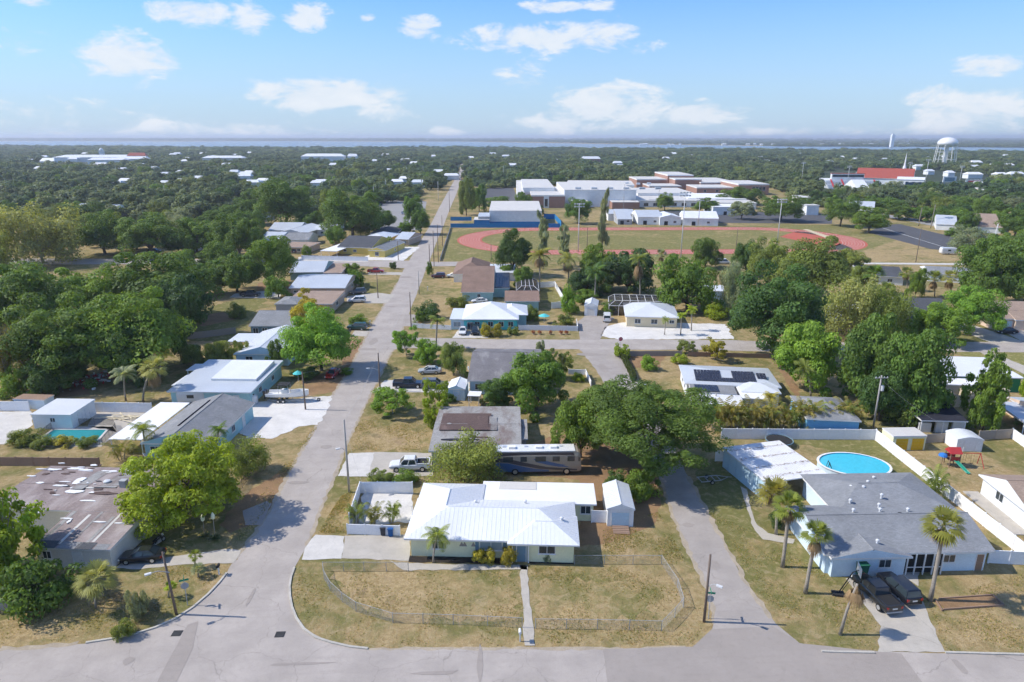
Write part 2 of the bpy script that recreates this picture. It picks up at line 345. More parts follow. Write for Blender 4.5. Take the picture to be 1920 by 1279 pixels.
laneR = [(1165, 653), (1180, 690), (1215, 745), (1255, 820), (1290, 893), (1310, 930), (1335, 975), (1365, 1030), (1395, 1085), (1425, 1130), (1455, 1170), (1500, 1207), (1540, 1221)]
sheet('side_lane', laneL + laneR + [(1500, 1240), (1300, 1240)], .020, 'asphalt_lane', amp=.14)
sheet('cross_street', [(740, 634), (775, 633), (900, 636), (1060, 637), (1130, 636), (1375, 638), (1430, 641), (1500, 642), (1756, 641), (2100, 643), (2100, 662), (1756, 660), (1500, 660), (1430, 659), (1300, 656), (1165, 656), (1085, 655), (1010, 655), (880, 653), (768, 653), (730, 656)],
      .024, 'asphalt', amp=.10)
sheet('cross_street', [(-300, 484), (120, 485), (560, 487), (690, 489), (762, 489), (800, 491), (860, 491), (860, 499), (795, 500), (760, 503), (650, 498), (555, 494), (120, 496), (-300, 496)], .024, 'asphalt', amp=.15)
sheet('asphalt_patch', [(1130, 1217.5), (1300, 1213), (1335, 1180), (1450, 1175), (1500, 1207), (1690, 1226), (1745, 1300), (1142, 1300)], .028, 'asphalt_patch', amp=.05)
sheet('asphalt_patch', [(352, 1172), (372, 1165), (362, 1215), (322, 1300), (284, 1300), (325, 1222)], .028, 'asphalt_patch', amp=.05)
sheet('asphalt_patch', [(455, 958), (500, 940), (510, 945), (490, 985), (460, 985)], .028, 'asphalt_patch', amp=.15)
surf('road_dust', (.43, .36, .27), 1, .15, .8, .15, 9, bmp=.3)
def edge_strip(P, w, seed, z=.0135):
    q = random.Random(seed); P = [Vector(g(*p).xy) for p in P]; A, B = [], []
    for a, b in zip(P[:-1], P[1:]):
        d = b - a; n = max(1, int(d.length / .7)); nn = Vector((-d.y, d.x)).normalized()
        for k in range(min(n, 120)): c = a + d * (k / n); A.append(c + nn * q.uniform(.02, w)); B.append(c - nn * q.uniform(.02, w))
    m = MB(); n = len(A); m.add([(p.x, p.y, z) for p in A + B], [(i, i + 1, n + i + 1, n + i) for i in range(n - 1)]); o = m.build('sandy_verge', 'road_dust'); o['kind'] = 'structure'
edge_strip(roadL[5:16], .45, 1); edge_strip(roadR[10:22], .40, 2); edge_strip([(690, 1217), (1000, 1216), (1200, 1217), (1300, 1212)], .30, 3, .0175); edge_strip(laneL[2:9], .45, 4, .0215); edge_strip(laneR[4:11], .45, 5, .0215); edge_strip([(0, 1217), (80, 1212), (161, 1206)], .5, 6, .0175); edge_strip([(768, 653), (880, 653), (1010, 655)], .3, 7, .0255)
q_ = random.Random(12)
for x, y, w, d in [(560, 905, 1.6, .5), (612, 838, 1.2, .7), (690, 655, 2.4, 1.2), (700, 640, 1.0, 3.0), (470, 1120, .25, 1.6), (900, 1250, .3, 2.5), (820, 1262, 2.2, .25), (1290, 985, .8, .5), (1340, 1060, .7, .9), (1105, 665, 3.0, 1.2), (1130, 690, 1.2, 3.0), (560, 1245, 3.0, .2), (1800, 1250, .4, 1.0), (240, 1240, .5, .6), (760, 520, 2.2, 2.0), (733, 575, 1.4, .8)]:
    p = g(x, y); P = [(p.x + math.cos(k * .785) * w * q_.uniform(.7, 1.2), p.y + math.sin(k * .785) * d * q_.uniform(.7, 1.2)) for k in range(8)]; sheet('asphalt_patch', P, .034, 'asphalt_patch', amp=0, world=True)
# driveways, paths, gravel yards
for nm, P, mt in [('driveway', [(646, 1005), (770, 1003), (766, 1052), (640, 1047)], 'concrete'), ('driveway_apron', [(592, 1003), (646, 1006), (640, 1048), (566, 1050), (572, 1028)], 'concrete_pale'),
          ('footpath', [(974, 1060), (987, 1060), (1003, 1211), (984, 1211)], 'concrete'), ('footpath', [(742, 1056), (990, 1061), (990, 1069), (757, 1070), (728, 1050)], 'concrete'),
          ('driveway', [(700, 848), (815, 850), (812, 893), (690, 893)], 'concrete'), ('driveway_apron', [(655, 850), (702, 849), (690, 894), (633, 893)], 'concrete_pale'),
          ('driveway', [(1585, 1085), (1690, 1070), (1725, 1120), (1772, 1223), (1645, 1223), (1652, 1175), (1625, 1140)], 'concrete'), ('footpath', [(1690, 1060), (1722, 1058), (1722, 1100), (1700, 1085)], 'concrete'),
          ('footpath', [(1388, 912), (1400, 918), (1408, 955), (1420, 985), (1440, 1000), (1490, 1012), (1487, 1020), (1430, 1012), (1412, 988), (1400, 955)], 'concrete'),
          ('driveway', [(232, 1053), (300, 1048), (420, 1030), (452, 1032), (438, 1056), (330, 1060), (262, 1068), (215, 1066)], 'concrete'),
          ('driveway', [(-60, 774), (58, 771), (62, 797), (10, 833), (-90, 840)], 'concrete_pale'), ('gravel_yard', [(440, 797), (470, 756), (560, 748), (624, 742), (606, 786), (596, 797), (560, 800), (510, 823), (462, 822), (448, 808)], 'gravel_white'),
          ('gravel_yard', [(690, 915), (770, 915), (772, 980), (655, 985)], 'gravel_white'),
          ('driveway', [(722, 713), (880, 716), (880, 736), (700, 736)], 'concrete_pale'),
          ('gravel_yard', [(1127, 630), (1136, 613), (1175, 603), (1361, 608), (1376, 636), (1158, 636.5)], 'gravel_white'), ('driveway', [(1088, 638), (1083, 604), (1100, 590), (1152, 596), (1132, 620), (1125, 638)], 'asphalt_lane'),
          ('gravel_yard', [(670, 488), (757, 489), (788, 463), (725, 463)], 'gravel_white'), ('driveway', [(560, 482), (690, 488), (690, 491), (558, 489)], 'concrete_pale'),
          ('driveway', [(858, 620), (905, 620), (915, 634), (848, 634)], 'concrete_pale'), ('driveway', [(650, 556), (706, 549), (740, 553), (725, 569), (690, 569), (650, 566)], 'concrete'),
          ('driveway', [(690, 510), (757, 511), (753, 516), (690, 515)], 'concrete'), ('driveway', [(665, 620), (692, 621), (686, 631), (660, 630)], 'concrete'), ('driveway', [(440, 551), (500, 545), (528, 546), (525, 560), (430, 558)], 'concrete_pale'),
          ('driveway', [(1775, 610), (1812, 606), (1925, 642), (1860, 644)], 'concrete'), ('driveway', [(1838, 661), (1860, 661), (1960, 703), (1960, 722)], 'concrete'), ('driveway', [(1862, 612), (1920, 610), (1960, 645), (1920, 642)], 'concrete'),
          ('driveway', [(760, 590), (792, 590), (780, 612), (752, 612)], 'asphalt_lane'), ('pool_deck', [(60, 832), (105, 800), (212, 800), (222, 812), (190, 838), (62, 838)], 'concrete'), ('patio', [(178, 770), (285, 772), (225, 812), (165, 800)], 'concrete'),
          ('mulch_bed', [(768, 1042), (948, 1046), (948, 1058), (766, 1054)], 'shade_black'), ('mulch_bed', [(989, 1050), (1076, 1051), (1076, 1058), (989, 1057)], 'shade_black'),  # black sheets at the front wall's foot, its shadow put into the colour
          ('parking_lot', [(1654, 423), (1686, 420), (1794, 446), (1815, 460), (1850, 480), (1794, 472), (1744, 467), (1627, 436)], 'asphalt_dark'), ('road', [(1640, 405), (1684, 411), (1770, 428), (1860, 452), (1860, 446), (1775, 422), (1690, 406), (1645, 400)], 'asphalt_far'),
          ('parking_lot', [(1165, 394), (1470, 398), (1560, 402), (1560, 420), (1350, 418), (1165, 412)], 'asphalt_dark'), ('parking_lot', [(892, 352), (962, 352), (975, 380), (905, 380)], 'asphalt_dark'), ('parking_lot', [(710, 375), (800, 378), (790, 432), (712, 430)], 'asphalt_far'),
          
          ('footpath', [(1560, 492), (1810, 494), (1810, 497), (1560, 495)], 'concrete_pale')]:
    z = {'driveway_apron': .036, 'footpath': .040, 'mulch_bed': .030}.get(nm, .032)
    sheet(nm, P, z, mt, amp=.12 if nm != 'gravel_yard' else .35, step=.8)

# kerbs round the street corners: raised strips
def kerb(P, w=.22, h=.13):
    P = [Vector(g(*p).xy) for p in P]; m = MB(); V = []
    for i, p in enumerate(P):
        d = (P[min(i + 1, len(P) - 1)] - P[max(0, i - 1)]).normalized(); n = Vector((-d.y, d.x))
        V += [(p.x - n.x * w / 2, p.y - n.y * w / 2, 0), (p.x - n.x * w / 2, p.y - n.y * w / 2, h), (p.x + n.x * w / 2, p.y + n.y * w / 2, h), (p.x + n.x * w / 2, p.y + n.y * w / 2, 0)]
    Fs = [(i * 4 + k, i * 4 + k + 1, i * 4 + k + 5, i * 4 + k + 4) for i in range(len(P) - 1) for k in range(3)]
    Fs += [(0, 1, 2, 3), tuple(4 * (len(P) - 1) + k for k in (3, 2, 1, 0))]
    m.add(V, Fs); o = m.build('kerb', 'kerb'); o['kind'] = 'structure'
kerb([(161, 1206), (205, 1199), (250, 1190), (292, 1177), (330, 1160), (362, 1139), (390, 1115), (410, 1094), (425, 1075)])
kerb([(552, 1065), (546, 1082), (543, 1100), (544, 1120), (548, 1140), (556, 1160), (570, 1180), (592, 1196), (620, 1205), (655, 1213), (690, 1217)])
kerb([(1540, 1222), (1580, 1223.5), (1640, 1224.5)]); kerb([(1772, 1224), (1840, 1226), (1920, 1228), (2050, 1231)])

# running track with its grass infield and lane lines
tc = [g(857, 450), g(1643, 457)]; far_y = g(1200, 426.5).y; near_y = g(1200, 477).y
CX = (tc[0].x + tc[1].x) / 2; HL = (tc[1].x - tc[0].x) / 2; CYT = (far_y + near_y) / 2; HW = (far_y - near_y) / 2
TROT = R(-1.2)
def oval(off, n=28):
    r = HW - off; s = HL - HW; out = []
    for sx, a0 in ((1, -90), (-1, 90)):
        for k in range(n + 1):
            a = R(a0 + 180 * k / n); x, y = sx * s + r * math.cos(a), r * math.sin(a)
            out.append((CX + x * math.cos(TROT) - y * math.sin(TROT), CYT + x * math.sin(TROT) + y * math.cos(TROT)))
    return out
sheet('sports_ground', [(833, 490), (846, 430), (1640, 420), (1700, 440), (1790, 492)], .004, 'field_grass', amp=.5, step=4)
ot = T('running_track', 'red oval running track with white lane lines round the grass field', 'running track', (CX, CYT, 0)); ot['kind'] = 'structure'
def ring(o0, o1, z):
    A, B = oval(o0), oval(o1); n = len(A); m = MB()
    m.add([(x - CX, y - CYT, z) for x, y in A + B], [(i, (i + 1) % n, n + (i + 1) % n, n + i) for i in range(n)]); return m
ring(0, 11.5, .02).build('track_surface', 'track_red', ot)
for k in range(1, 9):
    ring(k * 1.25, k * 1.25 + .16, .03).build('lane_line', 'white_line', ot)
m = MB(); m.add([(g(*p).x - CX, g(*p).y - CYT, .02) for p in [(1462, 444), (1492, 434), (1520, 436), (1600, 466), (1575, 470), (1500, 452)]], [tuple(range(6))]); m.build('jump_apron', 'track_red', ot)
m = MB(); m.add([(g(*p).x - CX, g(*p).y - CYT, .035) for p in [(1505, 430), (1515, 430), (1575, 450), (1558, 450)]], [tuple(range(4))]); m.build('sand_pit', 'sand', ot)
# parking bays: white ticks
for i in range(17):
    t = i / 16; a = g(1656 + t * 125, 428 + t * 39); sheet('parking_mark', [(a.x - .6, a.y - 2.4), (a.x - .2, a.y - 2.4), (a.x + .6, a.y + 2.4), (a.x + .2, a.y + 2.4)], .05, 'white_line', amp=0, world=True)
# drain covers in the road
for i, (x, y) in enumerate([(332, 1188), (525, 1190)]):
    p = g(x, y); t = T('drain_grate', 'dark square drain grate in the asphalt ' + ('by the left kerb corner' if i == 0 else 'by the right kerb corner'), 'drain grate', (p.x, p.y, .02), 0, 'drain grates at the junction')
    MB().box(-.45, .45, -.4, .4, 0, .02).build('frame', surf('iron_dark', (.05, .05, .05), .7) if i == 0 else 'iron_dark', t)
    for k in range(5): MB().box(-.4 + k * .17, -.32 + k * .17, -.34, .34, .02, .035).build('bar', 'iron_dark', t)
# ---------------------------------------------------------------- building materials
def shingle(name, col, stain=None):
    m, nt, b = nmat(name); v = ocoord(nt)
    br = nt.nodes.new('ShaderNodeTexBrick'); br.inputs['Scale'].default_value = 1.0
    br.inputs['Brick Width'].default_value = .32; br.inputs['Row Height'].default_value = .14; br.inputs['Mortar Size'].default_value = .006
    br.inputs['Color1'].default_value = (.82, .82, .82, 1); br.inputs['Color2'].default_value = (1.12, 1.12, 1.12, 1); br.inputs['Mortar'].default_value = (.55, .55, .55, 1)
    lk(nt, v, br.inputs['Vector'])
    n1 = noise(nt, v, .35, 5); n2 = noise(nt, v, 7, 3)
    c = mix(nt, mapr(nt, n1, .3, .7), tuple(k * .86 for k in col), tuple(k * 1.12 for k in col))
    c = mix(nt, .75, c, br.outputs['Color'], 'MULTIPLY'); c = mix(nt, mapr(nt, n2, .35, .65, .25, 0), c, tuple(k * .6 for k in col))
    if stain: c = mix(nt, mapr(nt, noise(nt, ocoord(nt, (1, .35, 1)), stain[1], 6, .65), stain[2], stain[2] + .18, 0, .85), c, stain[0])
    lk(nt, c, b.inputs['Base Color']); b.inputs['Roughness'].default_value = .95; b.inputs['Specular IOR Level'].default_value = .15; bump(nt, b, br.outputs['Fac'], -.4, .01)
shingle('shingle_grey', (.262, .272, .285)); shingle('shingle_dark', (.095, .10, .11)); shingle('shingle_brown', (.27, .185, .145)); shingle('shingle_mid', (.26, .265, .27), ((.36, .35, .34), .5, .55))
shingle('shingle_black', (.035, .037, .05)); shingle('shingle_tan', (.36, .27, .21)); shingle('shingle_worn', (.205, .195, .20), ((.33, .32, .31), .35, .50))
shingle('roof_weathered', (.29, .235, .22), ((.42, .37, .35), .4, .48)); shingle('roof_tar_brown', (.135, .095, .085), ((.24, .17, .15), .5, .55)); shingle('roof_concrete', (.34, .33, .315), ((.17, .125, .11), .45, .47))
def metal(name, col, rough=.38, stain=None): return surf(name, col, rough, .05, .25, .03, 4, stain=stain, spec=.5)
metal('metal_white', (.74, .75, .76), .45, ((.60, .60, .60), .35, .60, .5)); metal('metal_grey', (.50, .53, .56)); metal('metal_pale', (.66, .68, .70), stain=((.50, .48, .46), .5, .62, .5)); metal('metal_dirty', (.70, .70, .70), .6, ((.38, .32, .28), .7, .57, .8))
metal('roof_white', (.78, .78, .77), .7, ((.55, .54, .52), .4, .6, .6)); metal('roof_offwhite', (.58, .56, .52), .8, ((.42, .41, .40), .5, .55, .6))
for n, c in dict(wall_cream=(.80, .80, .54), wall_white=(.81, .82, .81), wall_beige=(.74, .71, .65), wall_teal=(.38, .62, .66), wall_lightblue=(.52, .69, .79), wall_paleblue=(.64, .77, .86), wall_blue=(.16, .40, .62), wall_turq=(.10, .56, .56), wall_seagreen=(.34, .50, .50),
                 wall_tan=(.52, .40, .30), wall_yellow=(.70, .55, .16), wall_sand=(.76, .66, .46), wall_green=(.03, .22, .09), wall_grey=(.42, .43, .44), wall_brick=(.37, .215, .165), wall_peach=(.70, .54, .42), wall_navy=(.03, .10, .17),
                 wall_slate=(.17, .27, .33), trim_white=(.78, .78, .77), school_blue=(.03, .22, .48), red_roof=(.36, .085, .06), yellow_door=(.78, .48, .03), wood_grey=(.34, .30, .26), wood_brown=(.30, .20, .14), vinyl_white=(.86, .86, .86), black_metal=(.03, .03, .03),
                 grey_metal=(.40, .41, .42), pole_wood=(.17, .13, .105), pole_grey=(.38, .36, .33), pole_light=(.62, .63, .63), red_paint=(.50, .05, .05), blue_paint=(.04, .20, .55), green_paint=(.03, .32, .22), sign_green=(.02, .25, .14), sign_red=(.55, .03, .03), tan_panel=(.60, .52, .38),
                 bin_blue=(.02, .10, .30), bin_dark=(.06, .06, .065), bin_green=(.02, .14, .08), tarp_white=(.80, .80, .79), solar_blue=(.03, .034, .055), brick_chimney=(.30, .17, .12)).items():
    surf(n, c, .82 if 'paint' not in n else .4, .07, .5, .05, 6)
m_, nt_, b_ = nmat('glass'); b_.inputs['Base Color'].default_value = (.035, .05, .06, 1); b_.inputs['Roughness'].default_value = .06; b_.inputs['Specular IOR Level'].default_value = .8
m_, nt_, b_ = nmat('glass_pale'); b_.inputs['Base Color'].default_value = (.25, .32, .36, 1); b_.inputs['Roughness'].default_value = .12
m_, nt_, b_ = nmat('solar'); vv = ocoord(nt_); bb = nt_.nodes.new('ShaderNodeTexBrick'); bb.offset = 0; bb.inputs['Scale'].default_value = 6; bb.inputs['Color1'].default_value = (.018, .02, .032, 1); bb.inputs['Color2'].default_value = (.026, .028, .042, 1); bb.inputs['Mortar'].default_value = (.10, .10, .11, 1)
bb.inputs['Mortar Size'].default_value = .012; lk(nt_, vv, bb.inputs['Vector']); lk(nt_, bb.outputs[0], b_.inputs['Base Color']); b_.inputs['Roughness'].default_value = .18
def screen_mat(name, col, a):
    m, nt, b = nmat(name); t = nt.nodes.new('ShaderNodeBsdfTransparent'); mx = nt.nodes.new('ShaderNodeMixShader'); b.inputs['Base Color'].default_value = (*col, 1); b.inputs['Roughness'].default_value = .8
    n = noise(nt, ocoord(nt), 1.5, 3); lk(nt, mapr(nt, n, .2, .8, a - .06, a + .06), mx.inputs[0]); lk(nt, t.outputs[0], mx.inputs[1]); lk(nt, b.outputs[0], mx.inputs[2]); lk(nt, mx.outputs[0], nt.nodes['Material Output'].inputs[0])
screen_mat('screen_mesh', (.035, .035, .04), .62); screen_mat('fence_mesh', (.06, .055, .05), .28)

# ---------------------------------------------------------------- houses
def seams_on(mb, face, sp=.55, w=.03, h=.022):
    P = [Vector(p) for p in face]; n = (P[1] - P[0]).cross(P[2] - P[0]).normalized()
    if n.z < 0: n = -n
    dn = Vector((n.x, n.y, 0))
    if dn.length < 1e-4: dn = Vector((0, 1, 0))
    sl = (Vector((0, 0, -1)) - n * n.dot(Vector((0, 0, -1)))); sl = sl.normalized() if sl.length > 1e-4 else Vector((0, -1, 0))
    ac = n.cross(sl).normalized(); us = [p.dot(ac) for p in P]; u = min(us) + sp * .5
    while u < max(us) - sp * .3:
        hit = []
        for i in range(len(P)):
            a, b = P[i], P[(i + 1) % len(P)]; ua, ub = a.dot(ac), b.dot(ac)
            if (ua - u) * (ub - u) < 0: hit.append(a + (b - a) * ((u - ua) / (ub - ua)))
        if len(hit) == 2 and (hit[0] - hit[1]).length > .3:
            a, b = hit; q = [a - ac * w / 2, a + ac * w / 2, b + ac * w / 2, b - ac * w / 2]
            mb.add(q + [p + n * h for p in q], [(4, 5, 6, 7), (0, 1, 5, 4), (1, 2, 6, 5), (2, 3, 7, 6), (3, 0, 4, 7)])
        u += sp
def roof_faces(t, x0, x1, y0, y1, z, s):
    w, d = x1 - x0, y1 - y0; xm, ym = (x0 + x1) / 2, (y0 + y1) / 2; A, B, C, D = (x0, y0, z), (x1, y0, z), (x1, y1, z), (x0, y1, z)
    if t == 'hip':
        if w >= d:
            h = z + d / 2 * s; E, G = (x0 + d / 2, ym, h), (x1 - d / 2 - .001, ym, h); return [(A, B, G, E), (C, D, E, G), (D, A, E), (B, C, G)], []
        h = z + w / 2 * s; E, G = (xm, y0 + w / 2, h), (xm, y1 - w / 2 - .001, h); return [(A, B, E), (B, C, G, E), (C, D, G), (D, A, E, G)], []
    if t == 'gx':
        h = z + d / 2 * s; E, G = (x0, ym, h), (x1, ym, h); return [(A, B, G, E), (C, D, E, G)], [(D, A, E), (B, C, G)]
    if t == 'gy':
        h = z + w / 2 * s; E, G = (xm, y0, h), (xm, y1, h); return [(B, C, G, E), (D, A, E, G)], [(A, B, E), (C, D, G)]
    if t == 'shed':
        h = z + d * s; C, D = (x1, y1, h), (x0, y1, h); return [(A, B, C, D)], [(D, A, (x0, y1, z)), (B, C, (x1, y1, z)), (C, D, (x0, y1, z), (x1, y1, z))]
    if t == 'shedf':
        h = z + d * s; A, B = (x0, y0, h), (x1, y0, h); return [(A, B, C, D)], [(D, A, (x0, y0, z)), (B, C, (x1, y0, z)), (A, B, (x1, y0, z), (x0, y0, z))]
    if t == 'barrel':
        n = 6; pts = [(x0 + w * i / n, z + math.sin(math.pi * i / n) * w * s) for i in range(n + 1)]
        return [((pts[i][0], y0, pts[i][1]), (pts[i + 1][0], y0, pts[i + 1][1]), (pts[i + 1][0], y1, pts[i + 1][1]), (pts[i][0], y1, pts[i][1])) for i in range(n)], [tuple((p[0], y, p[1]) for p in pts) for y in (y0, y1)]
    return [(A, B, C, D)], []
class House:
    def __init__(s, name, label, cat, nl, nr, fl, z=2.7, group=None):
        A, B = g(*nl, z), g(*nr, z); s.ang = math.atan2(B.y - A.y, B.x - A.x); s.o = Vector((A.x, A.y, 0))
        s.t = T(name, label, cat, s.o, s.ang, group); s.b = []; s.first = (nl, nr, fl, z)
    def L(s, px, py, z):
        p = g(px, py, z) - s.o; c, k = math.cos(s.ang), math.sin(s.ang); return Vector((p.x * c + p.y * k, -p.x * k + p.y * c, z))
    def block(s, nl=None, nr=None, fl=None, z=None, t='gx', sl=.3, wall='wall_white', roof='shingle_grey', oh=.5, trim='trim_white', seams=0, th=.2, walls=True, posts=False, ext=None):
        if nl is None: nl, nr, fl, z0 = s.first; z = z or z0
        z = z or s.first[3]
        a, b, c = s.L(*nl, z), s.L(*nr, z), s.L(*fl, z); x0, x1, y0, y1 = a.x, b.x, (a.y + b.y) / 2, c.y
        if ext: x0, x1, y0, y1 = ext
        top, ends = roof_faces(t, x0, x1, y0, y1, z, sl)
        m = MB()
        for f in top: m.add(f, [tuple(range(len(f)))], 0)
        for f in ends: m.add(f, [tuple(range(len(f)))], 1)
        zl = z - th; m.add([(x0, y0, zl), (x1, y0, zl), (x1, y1, zl), (x0, y1, zl), (x0, y0, z), (x1, y0, z), (x1, y1, z), (x0, y1, z)], [(0, 3, 2, 1), (0, 1, 5, 4), (1, 2, 6, 5), (2, 3, 7, 6), (3, 0, 4, 7)], 2)
        ro = m.build('roof', [roof, wall, trim], s.t)
        if seams:
            sm = MB()
            for f in top: seams_on(sm, f, seams)
            if sm.v: sm.build('roof_seam', roof, ro, kind='stuff')
        if t in ('hip', 'gx', 'gy') and oh > 0:      # ridge caps
            rc = MB(); zs = max(p[2] for f in top for p in f); E = sorted({tuple(round(k, 3) for k in p) for f in top for p in f if abs(p[2] - zs) < 1e-3})
            if len(E) >= 2:
                rc.tube((E[0][0], E[0][1], E[0][2] - .02), (E[-1][0], E[-1][1], E[-1][2] - .02), .09, n=5); rc.build('ridge_cap', roof, ro)
        if walls: MB().box(x0 + oh, x1 - oh, y0 + oh, y1 - oh, 0, zl + .01).build('wall', wall, s.t)
        if posts:
            for px in np.linspace(x0 + .25, x1 - .25, max(2, int((x1 - x0) / 3) + 1)):
                for py in (y0 + .25, y1 - .25): MB().box(px - .06, px + .06, py - .06, py + .06, 0, zl + .005).build('post', trim, s.t)
        s.b.append((x0, x1, y0, y1, z, oh, zl, t, sl)); return ro
    def win(s, i, side, fr, w=1.2, h=1.0, sill=1.0, kind='win', frame='trim_white', pane='glass'):
        x0, x1, y0, y1, z, oh, zl, _, _ = s.b[i]; x0, x1, y0, y1 = x0 + oh, x1 - oh, y0 + oh, y1 - oh
        if side == 'S': c, rz = (x0 + (x1 - x0) * fr, y0), 0
        elif side == 'N': c, rz = (x0 + (x1 - x0) * fr, y1), math.pi
        elif side == 'W': c, rz = (x0, y0 + (y1 - y0) * fr), -math.pi / 2
        else: c, rz = (x1, y0 + (y1 - y0) * fr), math.pi / 2
        nm = {'win': 'window', 'door': 'door', 'garage': 'garage_door', 'open': 'doorway'}[kind]
        m = MB(); f = .07
        if kind == 'win':
            m.box(-w / 2, w / 2, -.06, 0, sill, sill + f).box(-w / 2, w / 2, -.06, 0, sill + h - f, sill + h).box(-w / 2, -w / 2 + f, -.06, 0, sill + f, sill + h - f).box(w / 2 - f, w / 2, -.06, 0, sill + f, sill + h - f)
            m.box(-.03, .03, -.05, 0, sill + f, sill + h - f).box(-w / 2 - .08, w / 2 + .08, -.11, 0, sill - .07, sill)
            o = m.build(nm, frame, s.t, (*c, 0)); o.rotation_euler.z = rz
            MB().box(-w / 2 + f, -.03, -.03, .004, sill + f, sill + h - f).box(.03, w / 2 - f, -.03, .004, sill + f, sill + h - f).build('pane', pane, o)
        else:
            m.box(-w / 2 - f, -w / 2, -.07, 0, 0, h + f).box(w / 2, w / 2 + f, -.07, 0, 0, h + f).box(-w / 2, w / 2, -.07, 0, h, h + f)
            o = m.build(nm, frame, s.t, (*c, 0)); o.rotation_euler.z = rz
            if kind == 'garage':
                for k in range(4): MB().box(-w / 2, w / 2, -.035, .004, k * h / 4 + .012, (k + 1) * h / 4 - .012).build('panel', pane, o)
            else:
                d = MB().box(-w / 2, w / 2, -.03, .004, .02, h).build('leaf' if kind == 'door' else 'screen', pane, o)
                if kind == 'door' and w < 1.3: o2 = MB().box(w / 2 - .16, w / 2 - .08, -.09, -.03, .98, 1.06); o2.v = o2.v; d2 = o2.build('handle', 'grey_metal', o)
        return o
    def shutters(s, i, side, fr, w, h, sill, mat):
        x0, x1, y0, y1, z, oh, zl, _, _ = s.b[i]
        for q in (-1, 1):
            cx = x0 + oh + (x1 - x0 - 2 * oh) * fr + q * (w / 2 + .28); MB().box(cx - .2, cx + .2, y0 + oh - .05, y0 + oh + .004, sill, sill + h).build('shutter', mat, s.t)
    def vent(s, px, py, z, mat='metal_pale', r=.22, kind=0):
        p = s.L(px, py, z); m = MB()
        if kind: m.box(-.4, .4, -.35, .35, -.3, .9)
        else: m.lathe([(r * .6, -.35), (r * .6, .12), (r, .14), (r * .9, .28), (.02, .36)], 10)
        return m.build('chimney' if kind else 'roof_vent', mat, s.t, p)
    def panels(s, i, xa, xb, ya, yb, nx, ny, gap=.05, skip=()):
        """solar panels on the near slope of block i; ya, yb are distances up from the near eave in plan"""
        x0, x1, y0, y1, z, oh, zl, t, sl = s.b[i]; a = math.atan(sl) if t in ('gx', 'hip', 'shed') else 0
        pw, pl = (xb - xa) / nx, (yb - ya) / ny; me = None
        for k in range(nx):
            for j in range(ny):
                if (k, j) in skip: continue
                y = y0 + ya + (j + .5) * pl; c = (x0 + xa + (k + .5) * pw, y, z + (y - y0) * math.tan(a) + .12)
                if me is None: o = MB().box(-pw / 2 + gap / 2, pw / 2 - gap / 2, -pl / 2 / math.cos(a) + gap / 2, pl / 2 / math.cos(a) - gap / 2, -.03, .03).build('solar_panel', 'solar', s.t, c); me = o.data
                else: o = inst('solar_panel', me, s.t, c)
                o.rotation_euler.x = a

# 1 the white-roofed corner house in the middle of the foreground
h = House('house', 'cream corner house with bright white ribbed metal hip roof and fenced front yard', 'house', (757, 1010), (1084, 1018), (820, 935), 2.65)
h.block(t='hip', sl=.36, wall='wall_cream', roof='metal_white', oh=.65, seams=.5)
h.block((759, 1008), (893, 1012), (777, 905), t='hip', sl=.362, wall='wall_cream', roof='metal_white', oh=.66, seams=.5)
h.block((951, 1021), (1087, 1022), (960, 965), t='hip', sl=.36, wall='wall_cream', roof='metal_white', oh=.6, seams=.5)
h.block((900, 940), (1119, 947), (906, 902), z=2.55, t='flat', wall='wall_cream', roof='roof_white', oh=.35)
MB().box(h.b[3][0] + 2.2, h.b[3][0] + 7.0, h.b[3][2] + 3.3, h.b[3][3] - .1, 2.56, 2.60).build('roof_patch', 'roof_offwhite', h.t)
h.win(0, 'S', .50, 2.6, 1.15, 1.0, pane='glass_pale'); h.shutters(0, 'S', .50, 2.6, 1.15, 1.0, 'wall_slate')
h.win(2, 'S', .56, 1.9, 1.1, 1.1); h.win(3, 'S', .93, 1.3, 1.15, 1.0); h.win(0, 'S', .17, 1.4, 1.1, 1.0)
x0, x1, y0, y1 = h.b[2][:4]
MB().box(x0 + .45, x0 + 2.4, y0 + .25, y0 + .62, 2.25, 2.45).build('porch_beam', 'trim_white', h.t)
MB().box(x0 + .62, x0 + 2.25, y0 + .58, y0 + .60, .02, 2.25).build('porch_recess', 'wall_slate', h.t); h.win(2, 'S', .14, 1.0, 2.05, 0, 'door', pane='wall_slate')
for k in (x0 + .50, x0 + 2.30): MB().box(k, k + .12, y0 + .3, y0 + .42, 0, 2.25).build('porch_post', 'trim_white', h.t)
for px, py in ((865, 1020), (871, 1018), (887, 1021)):
    p = h.L(px, py, 1.9); d = MB(); yy = h.b[0][2] + .65; d.add([(-.28, 0, -.25), (.28, 0, -.25), (0, 0, .3), (-.28, -.05, -.25), (.28, -.05, -.25), (0, -.05, .3)], [(3, 4, 5), (0, 2, 1), (0, 1, 4, 3), (1, 2, 5, 4), (2, 0, 3, 5)]); d.build('wall_ornament', 'wood_grey', h.t, (p.x, yy, 1.7))
for px, py in ((849, 928), (892, 942), (985, 942), (1053, 974)): h.vent(px, py, 3.4)
p = h.L(773, 962, 3.2); MB().tube((0, 0, -.3), (0, 0, .9), .025).tube((-.3, 0, .85), (.5, 0, .95), .015).build('antenna', 'grey_metal', h.t, p)
